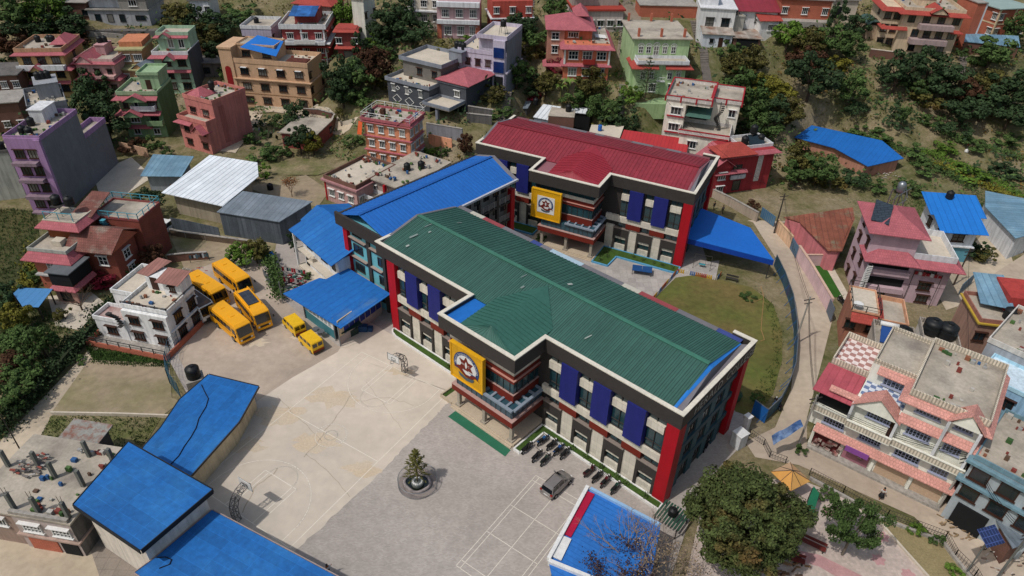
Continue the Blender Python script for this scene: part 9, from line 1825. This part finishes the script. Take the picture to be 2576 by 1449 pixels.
# ------------------------------------------------------------------ people
def skin_mesh(name, pts, edges, rad, m):
    me = bpy.data.meshes.new(name); me.from_pydata(pts, edges, []); o = bpy.data.objects.new('tmp', me); COL.objects.link(o)
    sk = o.modifiers.new('s', 'SKIN'); sk.use_smooth_shade = True
    for v, r in zip(me.skin_vertices[0].data, rad): v.radius = (r, r*.85)
    me.skin_vertices[0].data[0].use_root = True
    sb = o.modifiers.new('d', 'SUBSURF'); sb.levels = 1; sb.render_levels = 1
    dg = bpy.context.evaluated_depsgraph_get(); out = bpy.data.meshes.new_from_object(o.evaluated_get(dg)); bpy.data.objects.remove(o); out.materials.clear(); out.materials.append(m); out.name = name; return out
def person(label, loc, rz, shirt, trousers, walk=.25, armup=False, skirt=False, sc=1.):
    r = empty('person', loc, rz, label, 'person', None); r.scale = (sc, sc, sc); w = walk
    hand = (.42, -.1, 1.55) if armup else (.3, .12, .82)
    pts = [(0, 0, .95), (0, 0, 1.2), (0, 0, 1.42), (0, .0, 1.52), (0, .02, 1.62), (0, .03, 1.72), (.1, 0, .9), (.11, w*.5, .5), (.11, w*.7-.05, .08), (.11, w*.7+.14, .04), (-.1, 0, .9), (-.11, -w*.4, .5), (-.11, -w*.9, .1), (-.11, -w*.9+.16, .04), (.19, 0, 1.4), (.27, -.05, 1.13) if not armup else (.36, 0, 1.3), (.3, .08, .9) if not armup else (.42, -.05, 1.5), hand, (-.19, 0, 1.4), (-.27, -.02, 1.13), (-.3, .12, .92), (-.3, .16, .84)]
    ed = [(0, 1), (1, 2), (2, 3), (3, 4), (4, 5), (0, 6), (6, 7), (7, 8), (8, 9), (0, 10), (10, 11), (11, 12), (12, 13), (2, 14), (14, 15), (15, 16), (16, 17), (2, 18), (18, 19), (19, 20), (20, 21)]
    rad = [.13, .13, .13, .055, .09, .07, .085, .06, .04, .035, .085, .06, .04, .035, .055, .042, .032, .035, .055, .042, .032, .035]
    link('body', skin_mesh('body', pts, ed, rad, SKIN), r)
    link('shirt', skin_mesh('shirt', [pts[i] for i in (0, 1, 2, 14, 15, 18, 19)], [(0, 1), (1, 2), (2, 3), (3, 4), (2, 5), (5, 6)], [.155, .155, .155, .075, .06, .075, .06], paint(shirt)), r)
    if skirt: part('skirt', MB().lathe([(.3, .42), (.17, 1.0)], k=14), paint(trousers), r, True)
    else: link('trousers', skin_mesh('trousers', [pts[i] for i in (0, 6, 7, 8, 10, 11, 12)], [(0, 1), (1, 2), (2, 3), (0, 4), (4, 5), (5, 6)], [.145, .105, .08, .06, .105, .08, .06], paint(trousers)), r)
    part('hair', MB().lathe([(.095, 1.62), (.105, 1.68), (.09, 1.75), (.04, 1.79)], (0, .0, 0), 12), RUBBER, r, True)
    return r
g = at(1065.*.0+(900+1672/4.025)*.6289, (1944+1440/4.025)*.6289); person('person in white shirt and dark trousers at the bottom edge beside the blue roof', (g[0], g[1], 0), .6, '#c9c9cc', '#1b1c22', .2, True)
q_ = (g[0]-.75, g[1]+.1, 0); person('person in dark red clothes bending at the bottom edge beside the long blue roof', q_, 2.0, '#2c1418', '#1b1c22', .1, sc=.75)
g = at(*T(3, 2, 845, 865)); person('girl in white blouse and black skirt walking in the street before the shops', (g[0], g[1], 0), -.4, '#c9c6c4', '#1b1b1f', .3, skirt=True)
g = at(*T(3, 2, 1535, 825)); person('person in a white shirt at the street corner by the grey blue house', (g[0], g[1], 0), 1.2, '#c4c7cc', '#23262c', .25)
g = gp(*T(3, 0, 1495, 1130)); person('person in a red top working in the right hillside field', tuple(g), 1.0, '#8c2028', '#4a4c48', .2)
tagp(part('white_sack', MB().lathe([(.3, 0), (.4, .2), (.35, .5), (.15, .7)], tuple(gp(*T(3, 0, 1495, 1150))), 10), WHITE, None), 'white sack beside the person in the right hillside field', 'sack')
g = at(*T(3, 1, -80, 145)); person('person in dark clothes on the lane above the blue canopy', (at(*T(2, 1, 1520, 135))[0], at(*T(2, 1, 1520, 135))[1], 0), .5, '#2f3a38', '#26282c', .25)
g = at(*T(2, 1, 1585, 165)); person('person in pale clothes on the lane above the blue canopy', (g[0], g[1], 0), .5, '#9a948c', '#4a4640', .25)
bpy.context.view_layer.update()
